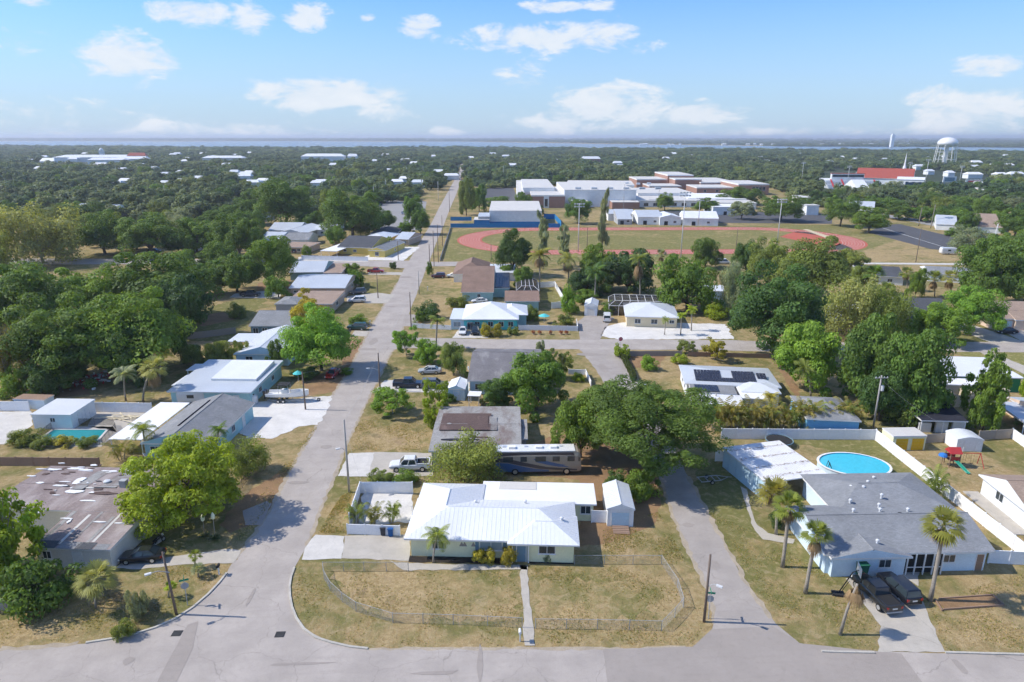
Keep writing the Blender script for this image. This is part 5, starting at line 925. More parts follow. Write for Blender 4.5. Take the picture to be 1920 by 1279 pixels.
for a in [
 ('round', 252, 832, 455, 1000, 'lime', 'rounded lime green tree overhanging the weathered roof'), ('open', -70, 895, 88, 1085, 'lime', 'spreading bright green tree cut by the left edge beside the weathered roof'),
 ('dense', -60, 990, 60, 1120, 'lime', 'lower bright green tree at the left edge below the weathered house'), ('shrub', 18, 1050, 148, 1152, 'oak', 'big rounded dark green bush in front of the weathered house wall'),
 ('dense', 303, 818, 385, 866, 'mid', 'green tree between the teal house gable and the lime green tree'), ('loose', 428, 820, 508, 893, 'olive', 'olive green bushy tree beside the main road verge'),
 ('shrub', 20, 805, 75, 836, 'olive', 'reddish olive hedge clump at the pool corner'), ('shrub', 100, 818, 140, 838, 'yellow', 'yellowish hedge clump below the middle of the pool'), ('shrub', 140, 820, 182, 838, 'olive', 'olive hedge clump below the right end of the pool'), ('shrub', 62, 818, 104, 840, 'olive', 'low hedge clump below the left end of the pool'),
 ('oak', 30, 562, 215, 712, 'oak', 'great dark oak at the front of the left wood'), ('oak', 165, 548, 352, 705, 'mid', 'great oak with bright crown at the right front of the left wood'), ('oak', -40, 500, 130, 640, 'oak', 'oak at the left edge of the wood above the bamboo'),
 ('oak', 100, 502, 250, 612, 'mid', 'oak in the middle back of the left wood'), ('oak', 215, 472, 400, 605, 'oak', 'broad dark oak above the dark wood hollow'), ('dense', 290, 520, 400, 640, 'deep', 'deep green tree shading the hollow right of the left wood'), ('dense', 60, 640, 180, 735, 'dark', 'dark undergrowth tree left of the scrap clearing'),
 ('dense', 190, 600, 300, 720, 'dark', 'dark tree over the scrap heap behind the palms'), ('shrub', 0, 690, 60, 745, 'mid', 'green bush beside the bamboo at the left edge'), ('shrub', 60, 690, 110, 748, 'dark', 'dark bush behind the little leaf covered shed'), ('dense', 320, 590, 360, 680, 'dark', 'narrow dark tree at the right edge of the left wood'),
 ('dense', 340, 645, 385, 690, 'olive', 'olive bush left of the hedge behind the light blue house'), ('dense', 385, 640, 442, 688, 'olive', 'olive green hedge tree behind the light blue house roof'),
 ('oak', 540, 578, 666, 698, 'bright', 'fresh green oak standing on the left roadside by the red car'), ('open', 545, 548, 612, 625, 'yellow', 'yellow-green tree directly behind the roadside oak'), ('oak', 340, 490, 425, 555, 'oak', 'oak left of the black pickup in the shady yard'),
 ('dense', 400, 478, 492, 552, 'oak', 'dark tree over the black pickup in the yard'), ('oak', 466, 448, 556, 538, 'mid', 'single round oak above the yard fence left of the cross street'), ('oak', 410, 408, 495, 488, 'oak', 'oak standing across the cross street from the round oak'),
 ('shrub', 345, 536, 375, 562, 'mid', 'round bush in the shady backyard lawn'), ('shrub', 430, 570, 462, 598, 'olive', 'olive bush by the blue house backyard'),
 ('loose', 5, 378, 160, 498, 'pale', 'large pale willowy tree by the far left street'), ('oak', 150, 400, 245, 478, 'oak', 'dark street tree right of the pale willowy tree'), ('oak', 232, 408, 335, 482, 'oak', 'pair-trunked street tree by the dark car in the far left street'), ('dense', 330, 410, 410, 475, 'oak', 'street tree beside the white canopy roof'),
 ('loose', -60, 420, 30, 510, 'olive', 'olive tree cut by the left edge on the far street'), ('oak', 482, 342, 592, 425, 'oak', 'tall wide oak above the row of pale roofs'), ('oak', 612, 362, 712, 447, 'oak', 'dense rounded oak right of the white hip roof'), ('dense', 600, 355, 660, 430, 'olive', 'olive tree behind the dense rounded oak'),
 ('oak', 758, 372, 795, 425, 'oak', 'small oak left of the far road, upper of two'), ('oak', 770, 395, 808, 440, 'oak', 'small oak left of the far road, lower of two'), ('dense', 856, 338, 893, 405, 'olive', 'pale green roadside tree right of the far road'), ('dense', 885, 348, 912, 398, 'oak', 'dark tree beside the pale green roadside tree'),
 ('shrub', 640, 494, 680, 516, 'mid', 'clipped green shrub at the cross street yard'), ('shrub', 655, 508, 682, 540, 'mid', 'tall shrub right of the tan house roof'), ('shrub', 566, 462, 584, 480, 'mid', 'round clipped bush at the end of the white fence'), ('shrub', 800, 492, 812, 516, 'mid', 'upright shrub at the far junction verge'), ('shrub', 730, 492, 744, 505, 'dark', 'tiny bush on the verge by the far junction'),
 ('open', 738, 612, 786, 668, 'bright', 'small round tree at the cross street corner'), ('dense', 776, 640, 826, 686, 'bright', 'bright green mango tree behind the silver car'), ('dense', 824, 646, 878, 708, 'olive', 'olive bushy tree left of the dark grey gable roof'), ('open', 697, 722, 776, 778, 'bright', 'low spreading citrus tree on the front lawn by the main road'),
 ('open', 792, 716, 842, 790, 'lime', 'slender lime green tree beside the blue shed'), ('shrub', 795, 768, 826, 802, 'lime', 'leafy lime shrub at the torn roof corner'), ('shrub', 832, 738, 856, 756, 'dark', 'small dark bush beside the blue shed wall'), ('dense', 900, 712, 962, 770, 'dark', 'dark mango tree right of the blue shed'),
 ('dense', 945, 666, 1066, 778, 'mid', 'big mango tree with rusty leaf tips right of the dark grey gable house'), ('open', 1030, 655, 1070, 712, 'olive', 'thin leafy tree at the right end of the dark grey gable'), ('loose', 808, 820, 946, 908, 'olive', 'sprawling olive tree leaning over the motorhome'),
 ('shrub', 690, 884, 738, 910, 'olive', 'left hedge clump along the white yard fence'), ('shrub', 736, 884, 786, 910, 'mid', 'right hedge clump along the white yard fence'), ('big', 1070, 708, 1350, 900, 'oak', 'enormous spreading live oak in the middle of the scene'),
 ('dense', 1036, 745, 1140, 868, 'mid', 'rounded tree merging with the left side of the huge live oak'), ('shrub', 1130, 885, 1180, 925, 'dark', 'dark shrub behind the garden shed'), ('shrub', 1170, 880, 1235, 940, 'mid', 'undergrowth at the foot of the huge live oak'),
 ('shrub', 1150, 648, 1182, 672, 'lime', 'lime bush at the hedge corner opposite the stop sign'), ('shrub', 1200, 668, 1232, 696, 'bright', 'round green bush on the solar house lawn'), ('shrub', 1258, 664, 1290, 684, 'lime', 'low lime bush on the solar house lawn'), ('open', 1315, 634, 1362, 676, 'yellow', 'thin yellowish young tree by the cross street fence'), ('open', 1268, 636, 1306, 664, 'olive', 'sparse young tree on the cross street fence'),
 ('oak', 1364, 508, 1540, 672, 'dark', 'broad dark shade tree beside the cross street'), ('dense', 1448, 608, 1575, 735, 'bright', 'fresh light green tree right of the dark shade tree'), ('dense', 1560, 598, 1690, 770, 'oak', 'tall vine covered tree left of the utility pole cluster'), ('dense', 1640, 618, 1768, 792, 'oak', 'tall dark tree behind the black carport'), ('dense', 1600, 690, 1690, 795, 'dark', 'dark tree over the back of the palm hedge'),
 ('loose', 1540, 522, 1640, 640, 'pale', 'pale yellow-green feathery tree behind the light green tree'), ('loose', 1610, 540, 1700, 645, 'olive', 'tangled olive tree with bare twigs'), ('dense', 1702, 572, 1800, 650, 'bright', 'round roadside tree in front of the dark grey roof'), ('oak', 1768, 542, 1865, 628, 'bright', 'spreading fresh green tree beside the curved drive'),
 ('open', 1796, 668, 1872, 800, 'mid', 'tall thin tree rising beside the black carport'), ('shrub', 1810, 735, 1868, 815, 'mid', 'leafy bush at the foot of the tall thin tree'), ('oak', 1788, 455, 1900, 580, 'oak', 'large dark oak right of the sports ground'), ('dense', 1868, 478, 1970, 575, 'oak', 'oak cut by the right edge beyond the brown roof'), ('shrub', 1910, 700, 1935, 760, 'lime', 'lime shrub by the green house'),
 ('shrub', 1660, 745, 1720, 800, 'olive', 'olive bush left of the black carport'), ('shrub', 1905, 770, 1925, 800, 'mid', 'green bush at the porch of the right edge house'),
 ('oak', 928, 434, 994, 518, 'dark', 'round dark tree standing before the left bend of the running track'), ('dense', 1080, 462, 1160, 548, 'mid', 'green tree in the belt, left of the palm with dead fronds'), ('dense', 1130, 468, 1225, 553, 'deep', 'deep green tree in the belt behind the pool cage'), ('dense', 1060, 510, 1130, 556, 'deep', 'dark tree behind the white lawn fence'), ('shrub', 1050, 540, 1085, 590, 'bright', 'bright shrubs outside the lawn fence'), ('dense', 1075, 545, 1120, 570, 'mid', 'green bushes behind the white gable shed'),
 ('shrub', 1128, 568, 1160, 590, 'mid', 'clipped green bush at the garage end of the sand house'), ('dense', 1228, 480, 1345, 590, 'mid', 'broad bright green tree right of the deep green belt tree'), ('dense', 1296, 448, 1348, 505, 'oak', 'dark tree standing against the near straight of the track'), ('dense', 1373, 455, 1425, 520, 'dark', 'dark tree left of the light mast by the track'), ('loose', 1340, 495, 1400, 590, 'grey', 'grey-green feathery tree left of the shade tree'),
 ('oak', 1400, 455, 1475, 540, 'olive', 'olive tree behind the broad shade tree'), ('oak', 1455, 450, 1580, 565, 'olive', 'wide olive crown in front of the long jump apron'), ('shrub', 1320, 570, 1362, 600, 'lime', 'lime shrub patch beside the sand house'), ('shrub', 1312, 562, 1340, 592, 'bright', 'bright bush behind the lime shrub patch'), ('dense', 1590, 500, 1640, 545, 'olive', 'olive bush below the sports ground path'), ('dense', 1700, 505, 1730, 560, 'mid', 'green bush between the two long grey roofs'),
 ('oak', 1545, 370, 1605, 425, 'oak', 'round tree at the right bend of the track, left of two'), ('oak', 1595, 390, 1660, 437, 'mid', 'round tree at the right bend of the track, right of two'), ('oak', 1060, 375, 1108, 420, 'oak', 'round tree in front of the white school wall'), ('oak', 1230, 365, 1262, 395, 'mid', 'small tree before the school arcade'), ('oak', 1300, 372, 1345, 400, 'oak', 'tree right of the school arcade'), ('oak', 1368, 380, 1412, 412, 'grey', 'grey-green tree in front of the low white school block'), ('oak', 1425, 370, 1500, 415, 'oak', 'wide tree by the school parking lot'),
 ('dense', 1350, 350, 1425, 385, 'oak', 'trees against the brick school wall'), ('dense', 965, 362, 1000, 398, 'oak', 'tree at the left brick corner of the school'), ('dense', 905, 368, 960, 395, 'oak', 'low tree line left of the white gym'), ('dense', 1000, 385, 1020, 402, 'dark', 'dark tree right of the white gym roof'), ('loose', 1780, 425, 1850, 470, 'grey', 'bare grey tree beside the parking lot'),
 ('oak', 1840, 440, 1920, 500, 'oak', 'grey-green tree between the parking lot and the white utility pole'), ('shrub', 870, 590, 880, 600, 'mid', 'small shrub by the turquoise house porch'), ('shrub', 780, 568, 826, 600, 'dark', 'dark bush cluster in the corner garden by the fence'), ('shrub', 776, 585, 796, 606, 'mid', 'green bush at the left end of the picket fence'), ('shrub', 836, 556, 880, 582, 'olive', 'olive palms and bushes behind the turquoise house'), ('shrub', 900, 608, 924, 632, 'yellow', 'golden shrub by the picket fence, left of two'), ('shrub', 922, 608, 944, 632, 'yellow', 'golden shrub by the picket fence, right of two'), ('shrub', 950, 614, 974, 628, 'olive', 'low shrub along the picket fence lawn'),
 ('shrub', 985, 575, 1010, 602, 'olive', 'bushy shrub at the right end of the turquoise house'), ('shrub', 1040, 590, 1076, 612, 'olive', 'mixed shrubs inside the right end of the picket fence'), ('shrub', 1004, 640, 1022, 662, 'grey', 'blue-grey agave bush at the dark grey gable corner'), ('shrub', 1072, 700, 1096, 716, 'lime', 'lime shrub at the white corner fence by the lane'), ('dense', 938, 497, 965, 522, 'mid', 'bush in front of the flat white roof by the track'),
 ('shrub', 884, 1030, 930, 1060, 'yellow', 'yellow croton bush under the front window'), ('shrub', 938, 1028, 970, 1060, 'yellow', 'yellow-green croton bush beside the front door'), ('shrub', 1020, 1040, 1032, 1056, 'grey', 'small bare shrub under the right front window'), ('shrub', 242, 1110, 280, 1165, 'grey', 'grey-green agave clump near the left corner pole'), ('shrub', 215, 1165, 255, 1198, 'olive', 'weedy green tuft by the left kerb'), ('shrub', 1440, 955, 1470, 990, 'dark', 'dark bush at the foot of the left fan palms'),
]: tree(*a, cat='shrub' if a[0] == 'shrub' else 'tree')
for x, yt, yb, w, l in [(1018, 405, 505, 26, 'tall thin Norfolk pine before the track, left of three'), (1057, 428, 500, 26, 'leaning ragged pine before the track, middle of three'), (1128, 368, 498, 22, 'tallest thin pine before the track, right of three')]: tree('pine', x - w / 2, yt, x + w / 2, yb, 'grey', l)

# palms --------------------------------------------------------------------------------
def frond_quads(rg, out, tn_, org, az, up, ln, nl=16, lw=.05, ll=.36, droop=1.0, vee=.5):
    """feather frond: arching rachis with leaflets either side"""
    pts = []; a = up; p = np.array(org, float); h = np.array([math.cos(az), math.sin(az), 0.0])
    for i in range(nl + 1):
        pts.append(p.copy()); p = p + (h * math.cos(a) + np.array([0, 0, math.sin(a)])) * ln / nl; a -= droop * (1.7 / nl) * (.5 + i / nl)
    side = np.array([-h[1], h[0], 0]); ti = rg.uniform(.2, .9)
    for i in range(1, nl + 1):
        q = pts[i]; t = i / nl; L = ll * ln * (math.sin(math.pi * min(1, .12 + t * .86)) ** .7); d = pts[i] - pts[i - 1]; d = d / np.linalg.norm(d)
        for s in (-1, 1):
            e = side * s * .8 + d * .6 + np.array([0, 0, -vee]); e = e / np.linalg.norm(e); w = d * lw * ln
            out.append([q - w * .5, q + w * .5, q + e * L + w * .12, q + e * L * .98 - w * .12]); tn_.append([ti] * 4)
def palm_crown(name, seed, kind):
    rg = np.random.default_rng(seed); out, tt = [], []
    if kind == 'feather':
        for k in range(20): frond_quads(rg, out, tt, (0, 0, 0), k * 2.4 + rg.uniform(-.2, .2), rg.uniform(-.15, 1.25), rg.uniform(.8, 1.0), 16, .05, .34, rg.uniform(.8, 1.3))
    elif kind == 'areca':
        for k in range(46):
            a = rg.uniform(0, 6.28); rr_ = rg.uniform(0, .38); frond_quads(rg, out, tt, (math.cos(a) * rr_, math.sin(a) * rr_, rg.uniform(-.75, -.1)), a + rg.uniform(-.6, .6), rg.uniform(.5, 1.35), rg.uniform(.55, .9), 11, .06, .30, rg.uniform(1.0, 1.6))
    else:
        for k in range(38 if kind == 'fan' else 16):
            az, el = k * 2.4 + rg.uniform(-.3, .3), (rg.uniform(-.5, 1.3) if kind == 'fan' else rg.uniform(-1.4, -.9)); h = np.array([math.cos(az) * math.cos(el), math.sin(az) * math.cos(el), math.sin(el)])
            o = h * .42; sd = np.array([-math.sin(az), math.cos(az), 0]); upv = np.cross(h, sd); ti = rg.uniform(.2, .9); w = sd * .014
            out.append([-w, w, o + w, o - w]); tt.append([ti] * 4)
            for j in range(11):
                a = (j - 5) * .25; e = h * math.cos(a) + sd * math.sin(a); L = .55 * (1 - .02 * (j - 5) ** 2); e2 = e * L + np.array([0, 0, -.16 * L - .10 * rg.random()]); c = np.cross(e, upv); c = c / max(1e-6, np.linalg.norm(c)) * .030
                mid = o + e * L * .55; out.append([o, mid + c, o + e2, mid - c]); tt.append([ti + rg.uniform(-.1, .1)] * 4)
    return raw_mesh(name, np.array(out).reshape(-1, 3), np.array(tt).ravel(), 'leaf')
PC = {k: [palm_crown(k + '_fronds', i + 5, k) for i in range(2)] for k in ('feather', 'areca', 'fan')}
sk = palm_crown('dead_skirt', 77, 'skirt'); sk.materials[0] = MATS['palm_skirt']
def palm(kind, x, ytop, xb, yb, wpx, col, label, group=None, skirt=None, name='palm_tree'):
    """crown centre shows at (x, ytop); trunk stands at (xb, yb)"""
    b = g(xb, yb); tn[0] += 1; q = random.Random(tn[0]); H = max(.3, hgt(xb, yb, ytop)); _, _, d = proj((b.x, b.y, H)); r = wpx / 2 * d / F_PX
    top = g(x, ytop, H); t = T(name, label, 'palm', (b.x, b.y, 0), 0, group); o = Vector((top.x - b.x, top.y - b.y, H))
    if o.xy.length > H * .5: o = Vector((0, 0, H))
    rt = max(.09, min(.2, H * .028)); n = 5; P = [o * (i / n) + Vector((0, 0, 0)) - Vector((o.x, o.y, 0)) * (.18 * math.sin(math.pi * i / n)) for i in range(n + 1)]
    if kind == 'areca':
        m = MB()
        for k in range(6): a = k * 1.05; e = Vector((math.cos(a) * r * .35, math.sin(a) * r * .35, H * .7)); m.path([Vector((e.x * .4, e.y * .4, -.02)), e], [.05, .035], 5)
        m.build('stems', 'bark_pale', t)
    else: MB().path(P, [rt * 1.35] + [rt] * (n - 1) + [rt * .9], 8).build('trunk', 'bark_pale', t, smooth=True)
    c = inst('fronds', PC[kind][tn[0] % 2], t, o, q.uniform(0, 6.28), (r, r, r if kind != 'areca' else max(r * .6, H * 1.1))); base = GREEN[col] if isinstance(col, str) else col; f = q.uniform(.92, 1.08); c.color = (base[0] * f, base[1] * f, base[2] * f, 1)
    if skirt: inst('dead_skirt', sk, t, o + Vector((0, 0, r * .02)), q.uniform(0, 6.28), (r * .75, r * .75, r * skirt))
    return t
fanc, arc, ylw = (.23, .29, .07), (.26, .27, .075), (.37, .31, .09)
for a in [('fan', 1480, 950, 1467, 1063, 78, fanc, 'fan palm on the lawn, nearer of the pair by the stone path', None, .9), ('fan', 1452, 925, 1455, 1002, 82, (.29, .28, .07), 'bushy fan palm with yellow lower fronds by the carport corner', None, .7), ('fan', 1531, 1003, 1510, 1112, 72, fanc, 'fan palm in front of the pale blue gable wall', None, 1.3),
          ('fan', 1770, 985, 1744, 1126, 92, (.27, .29, .07), 'tallest fan palm with yellowing skirt beside the black SUV', None, .9), ('areca', 1760, 890, 1758, 940, 62, 'olive', 'shaggy palm by the bend of the white fence'),
          ('feather', 820, 1005, 812, 1055, 74, fanc, 'feather palm against the cream front wall'), ('areca', 668, 950, 668, 982, 46, 'olive', 'areca palm clump in the walled gravel yard, leftmost'), ('areca', 702, 952, 700, 984, 46, arc, 'areca palm clump in the walled gravel yard, middle'), ('areca', 736, 948, 734, 980, 44, 'olive', 'areca palm clump in the walled gravel yard, rightmost'),
          ('fan', 180, 1085, 180, 1140, 88, 'pale', 'short bushy fan palm beside the big dark green bush'), ('fan', 366, 1042, 366, 1064, 30, fanc, 'small fan palm at the black sedan driveway'), ('fan', 372, 1068, 372, 1082, 34, 'grey', 'ground-hugging palm near the kerb mailbox'), ('fan', 320, 1100, 316, 1120, 30, 'lime', 'yellowish small palm behind the left corner pole'),
          ('feather', 268, 806, 276, 858, 62, fanc, 'coconut palm leaning at the teal house gable'), ('areca', 228, 832, 228, 862, 64, arc, 'areca palm clump at the left of the teal gable'), ('feather', 410, 806, 408, 850, 48, 'oak', 'dark feather palm at the front of the teal roof'),
          ('feather', 232, 702, 236, 752, 66, 'grey', 'silvery feather palm behind the white fence'), ('fan', 287, 690, 268, 755, 62, 'pale', 'fan palm with hanging skirt behind the white fence', None, 1.3), ('feather', 305, 665, 300, 720, 50, 'yellow', 'yellow-green palm above the fan palm with hanging skirt'), ('feather', 270, 668, 270, 720, 60, 'dark', 'dark palm left of the yellow-green palm'),
          ('feather', 820, 602, 818, 655, 46, 'olive', 'tall slim palm on the cross street verge'), ('feather', 1248, 600, 1246, 628, 24, 'olive', 'young palm in the white gravel yard, leftmost'), ('feather', 1278, 592, 1276, 628, 28, 'lime', 'young palm in the white gravel yard, middle'), ('feather', 1297, 580, 1296, 620, 30, 'lime', 'stout palm in the white gravel yard, rightmost'),
          ('feather', 1012, 478, 1012, 545, 60, arc, 'queen palm with drooping fronds in the tree belt, left of three', None, .9), ('feather', 1066, 486, 1066, 545, 56, 'pale', 'queen palm with drooping fronds in the tree belt, middle of three', None, 1.0), ('feather', 1198, 486, 1200, 565, 50, 'olive', 'palm with hanging dead fronds in the deep green belt', None, 1.6), ('feather', 1117, 510, 1115, 570, 60, 'dark', 'dark feather palm in the tree belt, right of three'),
          ('fan', 1660, 545, 1660, 590, 46, 'olive', 'fan palm behind the tangled olive tree', None, 1.0), ('fan', 1700, 512, 1700, 545, 34, 'olive', 'fan palm before the long grey roofs, left of three', None, .8), ('fan', 1752, 522, 1752, 556, 40, 'olive', 'fan palm before the long grey roofs, middle of three', None, 1.2), ('fan', 1782, 520, 1782, 560, 40, 'pale', 'fan palm before the long grey roofs, right of three', None, 1.2), ('fan', 1640, 515, 1640, 550, 50, 'oak', 'dark fan palm at the left end of the long grey roofs', None, .7),
          ('feather', 1445, 745, 1445, 782, 44, 'yellow', 'golden palm right of the white porch roof'), ('feather', 1510, 690, 1520, 745, 60, 'olive', 'olive palm in front of the light green tree'), ('feather', 920, 735, 918, 770, 50, 'oak', 'dark palm beside the mango tree by the blue shed'), ('fan', 1240, 478, 1240, 525, 30, 'grey', 'greyish palm in the belt below the track', None, 1.0), ('fan', 1730, 385, 1722, 424, 14, 'olive', 'tall fan palm by the far parking lot, left of two'), ('fan', 1755, 380, 1745, 428, 14, 'olive', 'tall fan palm by the far parking lot, right of two'),
          ('fan', 730, 448, 730, 468, 14, 'mid', 'small palm at the yellow house corner')]: palm(*a)
ORD = 'first second third fourth fifth sixth seventh eighth ninth tenth eleventh twelfth thirteenth fourteenth fifteenth sixteenth seventeenth eighteenth'.split()
for i, x in enumerate(range(1340, 1612, 16)):
    palm('areca', x + rnd.uniform(-4, 4), 766 + rnd.uniform(-8, 6), x, 805 + (i % 2), 62, (.31, .28, .085) if i % 3 else 'olive', ORD[i] + ' areca palm from the left in the hedge along the white fence', 'areca palms in the fence hedge')
# dead palm with hanging brown fronds
b = g(1575, 1190); H = hgt(1575, 1190, 1098); t = T('dead_palm', 'dead palm with limp brown fronds standing by the concrete driveway', 'palm', (b.x, b.y, 0)); MB().path([(0, 0, 0), (.35, .1, H * .5), (1.0, .2, H)], [.18, .13, .11], 8).build('trunk', 'bark_pale', t, smooth=True)
o = inst('dead_skirt', sk, t, (1.0, .2, H), 0, (1.9, 1.9, 2.4)); 
# bamboo and yuccas
def bamboo(px, py, yt, n, spread, label):
    b = g(px, py); H = hgt(px, py, yt); t = T('bamboo', label, 'bamboo', (b.x, b.y, 0)); q = random.Random(4); m = MB(); C, U, V_, ti = [], [], [], []
    for k in range(n):
        a, r = q.uniform(0, 6.28), q.uniform(0, spread * .35); top = Vector((math.cos(a) * (r + q.uniform(.3, 1) * spread), math.sin(a) * (r + q.uniform(.3, 1) * spread), H * q.uniform(.7, 1))); p0 = Vector((math.cos(a) * r, math.sin(a) * r, -.02)); mid = p0.lerp(top, .55) * 1.0; mid.x *= .6; mid.y *= .6
        m.path([p0, mid, top], [.06, .045, .015], 5)
        for _ in range(90): f = q.uniform(.3, 1); p = (p0.lerp(mid, f / .6) if f < .6 else mid.lerp(top, (f - .6) / .4)) + Vector((q.gauss(0, .35), q.gauss(0, .35), q.gauss(0, .3))); C.append(p); d = Vector((q.gauss(0, 1), q.gauss(0, 1), -1.2)).normalized(); U.append(d * .26); V_.append(d.cross(Vector((q.gauss(0, 1), q.gauss(0, 1), .3))).normalized() * .07); ti.append(q.random())
    m.build('canes', 'bark_pale', t); me = quads_mesh('bamboo_leaves', np.array(C), np.array(U), np.array(V_), np.array(ti), 'leaf'); o = inst('leaves', me, t); o.color = (.20, .19, .05, 1)
bamboo(20, 735, 600, 34, 2.6, 'tall tan-green bamboo clump at the left edge'); bamboo(58, 722, 640, 20, 1.8, 'shorter bamboo clump right of the tall bamboo')
for x, y, yt, l in [(384, 1006, 968, 'spiky yucca with pale flower stalk under the lime tree, left'), (404, 1010, 962, 'spiky yucca with pale flower stalk under the lime tree, right')]:
    b = g(x, y); H = hgt(x, y, yt); t = T('yucca', l, 'yucca', (b.x, b.y, 0)); rg = np.random.default_rng(int(x)); d = unit(rg.normal(size=(90, 3)) + np.array([0, 0, .6])); d[:, 2] = np.abs(d[:, 2]); me = quads_mesh('yucca_leaves', d * .45, d * .5, unit(np.cross(d, rg.normal(size=(90, 3)))) * .035, rg.random(90), 'leaf'); o = inst('leaves', me, t); o.color = (.14, .19, .11, 1)
    MB().tube((0, 0, 0), (.05, 0, H * .8), .03).build('stalk', 'wood_grey', t); MB().lathe([(.05, 0), (.22, .15), (.25, .5), (.1, .85), (.02, .95)], 8, (.05, 0, H * .75)).build('blossom', 'wall_cream', t)
# street trees filling the blocks left of the main road
for a in [('dense', 690, 395, 742, 432, 'oak', 'tree behind the dark roofed house left of the far road'), ('dense', 500, 455, 545, 492, 'mid', 'tree between the pale roofs and the cross street'), ('oak', 556, 395, 612, 430, 'oak', 'oak behind the white hip roof'), ('dense', 450, 398, 500, 448, 'oak', 'tree left of the leftmost pale hip house'), ('dense', 610, 425, 650, 458, 'mid', 'tree right of the white hip roof house'), ('loose', 655, 405, 700, 445, 'olive', 'olive tree behind the yellow house'), ('dense', 745, 418, 778, 440, 'mid', 'street tree by the grey parked car'), ('oak', 395, 425, 455, 480, 'oak', 'oak left of the cross street oak'), ('dense', 320, 470, 372, 520, 'mid', 'tree at the back of the left wood by the far street'), ('oak', 380, 455, 450, 515, 'oak', 'dark oak on the near side of the far left street'),
          ('shrub', 655, 590, 690, 612, 'mid', 'bush in the verge right of the roadside oak'), ('shrub', 500, 640, 540, 690, 'oak', 'dark bush between the light blue and white gable houses'), ('shrub', 545, 690, 600, 712, 'dark', 'dark shrubs at the foot of the roadside oak'), ('shrub', 640, 690, 662, 704, 'mid', 'low bush right of the red car'), ('dense', -20, 540, 60, 620, 'mid', 'tree at the left edge above the bamboo top'), ('shrub', 440, 640, 470, 680, 'olive', 'olive bush left of the white gable house front'), ('dense', 500, 520, 545, 560, 'mid', 'tree left of the tan house'), ('dense', 1560, 470, 1620, 520, 'olive', 'olive tree right of the wide olive crown'), ('dense', 1645, 560, 1700, 620, 'olive', 'bushy tree left of the dark grey roof'), ('dense', 1480, 545, 1550, 620, 'oak', 'tree right of the broad dark shade tree'), ('shrub', 1690, 600, 1740, 640, 'mid', 'shrubs along the white house wall'), ('dense', 1250, 530, 1310, 566, 'dark', 'dark undergrowth right of the screen cage'), ('dense', 960, 500, 1000, 545, 'mid', 'bushy tree behind the flat white roof by the track')]: tree(*a, cat='shrub' if a[0] == 'shrub' else 'tree')

for a in [('oak', 1660, 385, 1712, 412, 'oak', 'tree behind the parking lot road, left of three'), ('dense', 1700, 388, 1752, 416, 'mid', 'tree behind the parking lot road, middle of three'), ('oak', 1752, 392, 1800, 424, 'oak', 'tree behind the parking lot road, right of three'), ('dense', 1795, 400, 1832, 436, 'oak', 'tree between the two houses beyond the parking lot'), ('oak', 1872, 395, 1930, 446, 'oak', 'tree right of the tan roofed white house beyond the lot'), ('dense', 1900, 430, 1960, 480, 'mid', 'tree at the right edge beyond the white concrete pole'), ('shrub', 1770, 428, 1800, 444, 'mid', 'bush at the upper edge of the parking lot'), ('dense', 1480, 372, 1520, 400, 'oak', 'tree left of the entrance pavilion'), ('oak', 1640, 372, 1690, 398, 'oak', 'tree in front of the stadium wall'), ('dense', 1800, 372, 1850, 400, 'oak', 'tree in front of the red scoreboard')]: tree(*a, cat='shrub' if a[0] == 'shrub' else 'tree')
# ---------------------------------------------------------------- fences, poles, small things
PAN = {}
def fence(pts, h, label, mat='vinyl_white', plen=2.4, name='fence', cat='fence', post=.13, cap=True, group=None, th=.05, rails=None):
    P = [g(*p) for p in pts]; o = P[0]; t = T(name, label, cat, (o.x, o.y, 0), 0, group); k0 = (mat, h, th, rails)
    if k0 not in PAN:
        m = MB()
        if rails:
            for k in range(rails): m.box(-.5, .5, -th / 2, th / 2, .08 + k * (h - .1) / rails, .08 + (k + .86) * (h - .1) / rails)
        else: m.box(-.5, .5, -th / 2, th / 2, .04, h - .06); m.box(-.5, .5, -th, th, h - .08, h - .0)
        a = m.build('tmp', mat); b = MB().box(-post / 2, post / 2, -post / 2, post / 2, 0, h + .06).add([(-post * .6, -post * .6, h + .06), (post * .6, -post * .6, h + .06), (post * .6, post * .6, h + .06), (-post * .6, post * .6, h + .06), (0, 0, h + .16)], [(0, 1, 4), (1, 2, 4), (2, 3, 4), (3, 0, 4), (3, 2, 1, 0)]).build('tmp', mat)
        PAN[k0] = (a.data, b.data); bpy.data.objects.remove(a); bpy.data.objects.remove(b)
    pa, po = PAN[k0]; q = random.Random(len(label))
    for A, B in zip(P[:-1], P[1:]):
        d = B - A; n = max(1, round(d.length / plen)); ang = math.atan2(d.y, d.x)
        for k in range(n):
            c = A + d * ((k + .5) / n) - o; w = inst('panel', pa, t, (c.x, c.y, q.uniform(-.02, .02)), ang + q.uniform(-.008, .008), (d.length / n - post, 1, 1)); c = A + d * (k / n) - o; inst('post', po, t, (c.x, c.y, 0), ang)
    c = P[-1] - o; inst('post', po, t, (c.x, c.y, 0), 0); return t
fence([(2, 771), (56, 771)], 1.8, 'white vinyl fence behind the pool house, left length'); fence([(172, 772), (286, 774)], 1.8, 'white vinyl fence behind the pool patio, right length')
fence([(656, 985), (676, 925), (774, 925)], 1.7, 'white fence round the gravel yard with areca palms'); fence([(652, 1002), (750, 1005)], 1.4, 'white fence behind the two bins on the front drive'); fence([(1109, 980), (1138, 981)], 1.7, 'short white gate between cream house and garden shed', plen=3, name='gate', cat='gate')
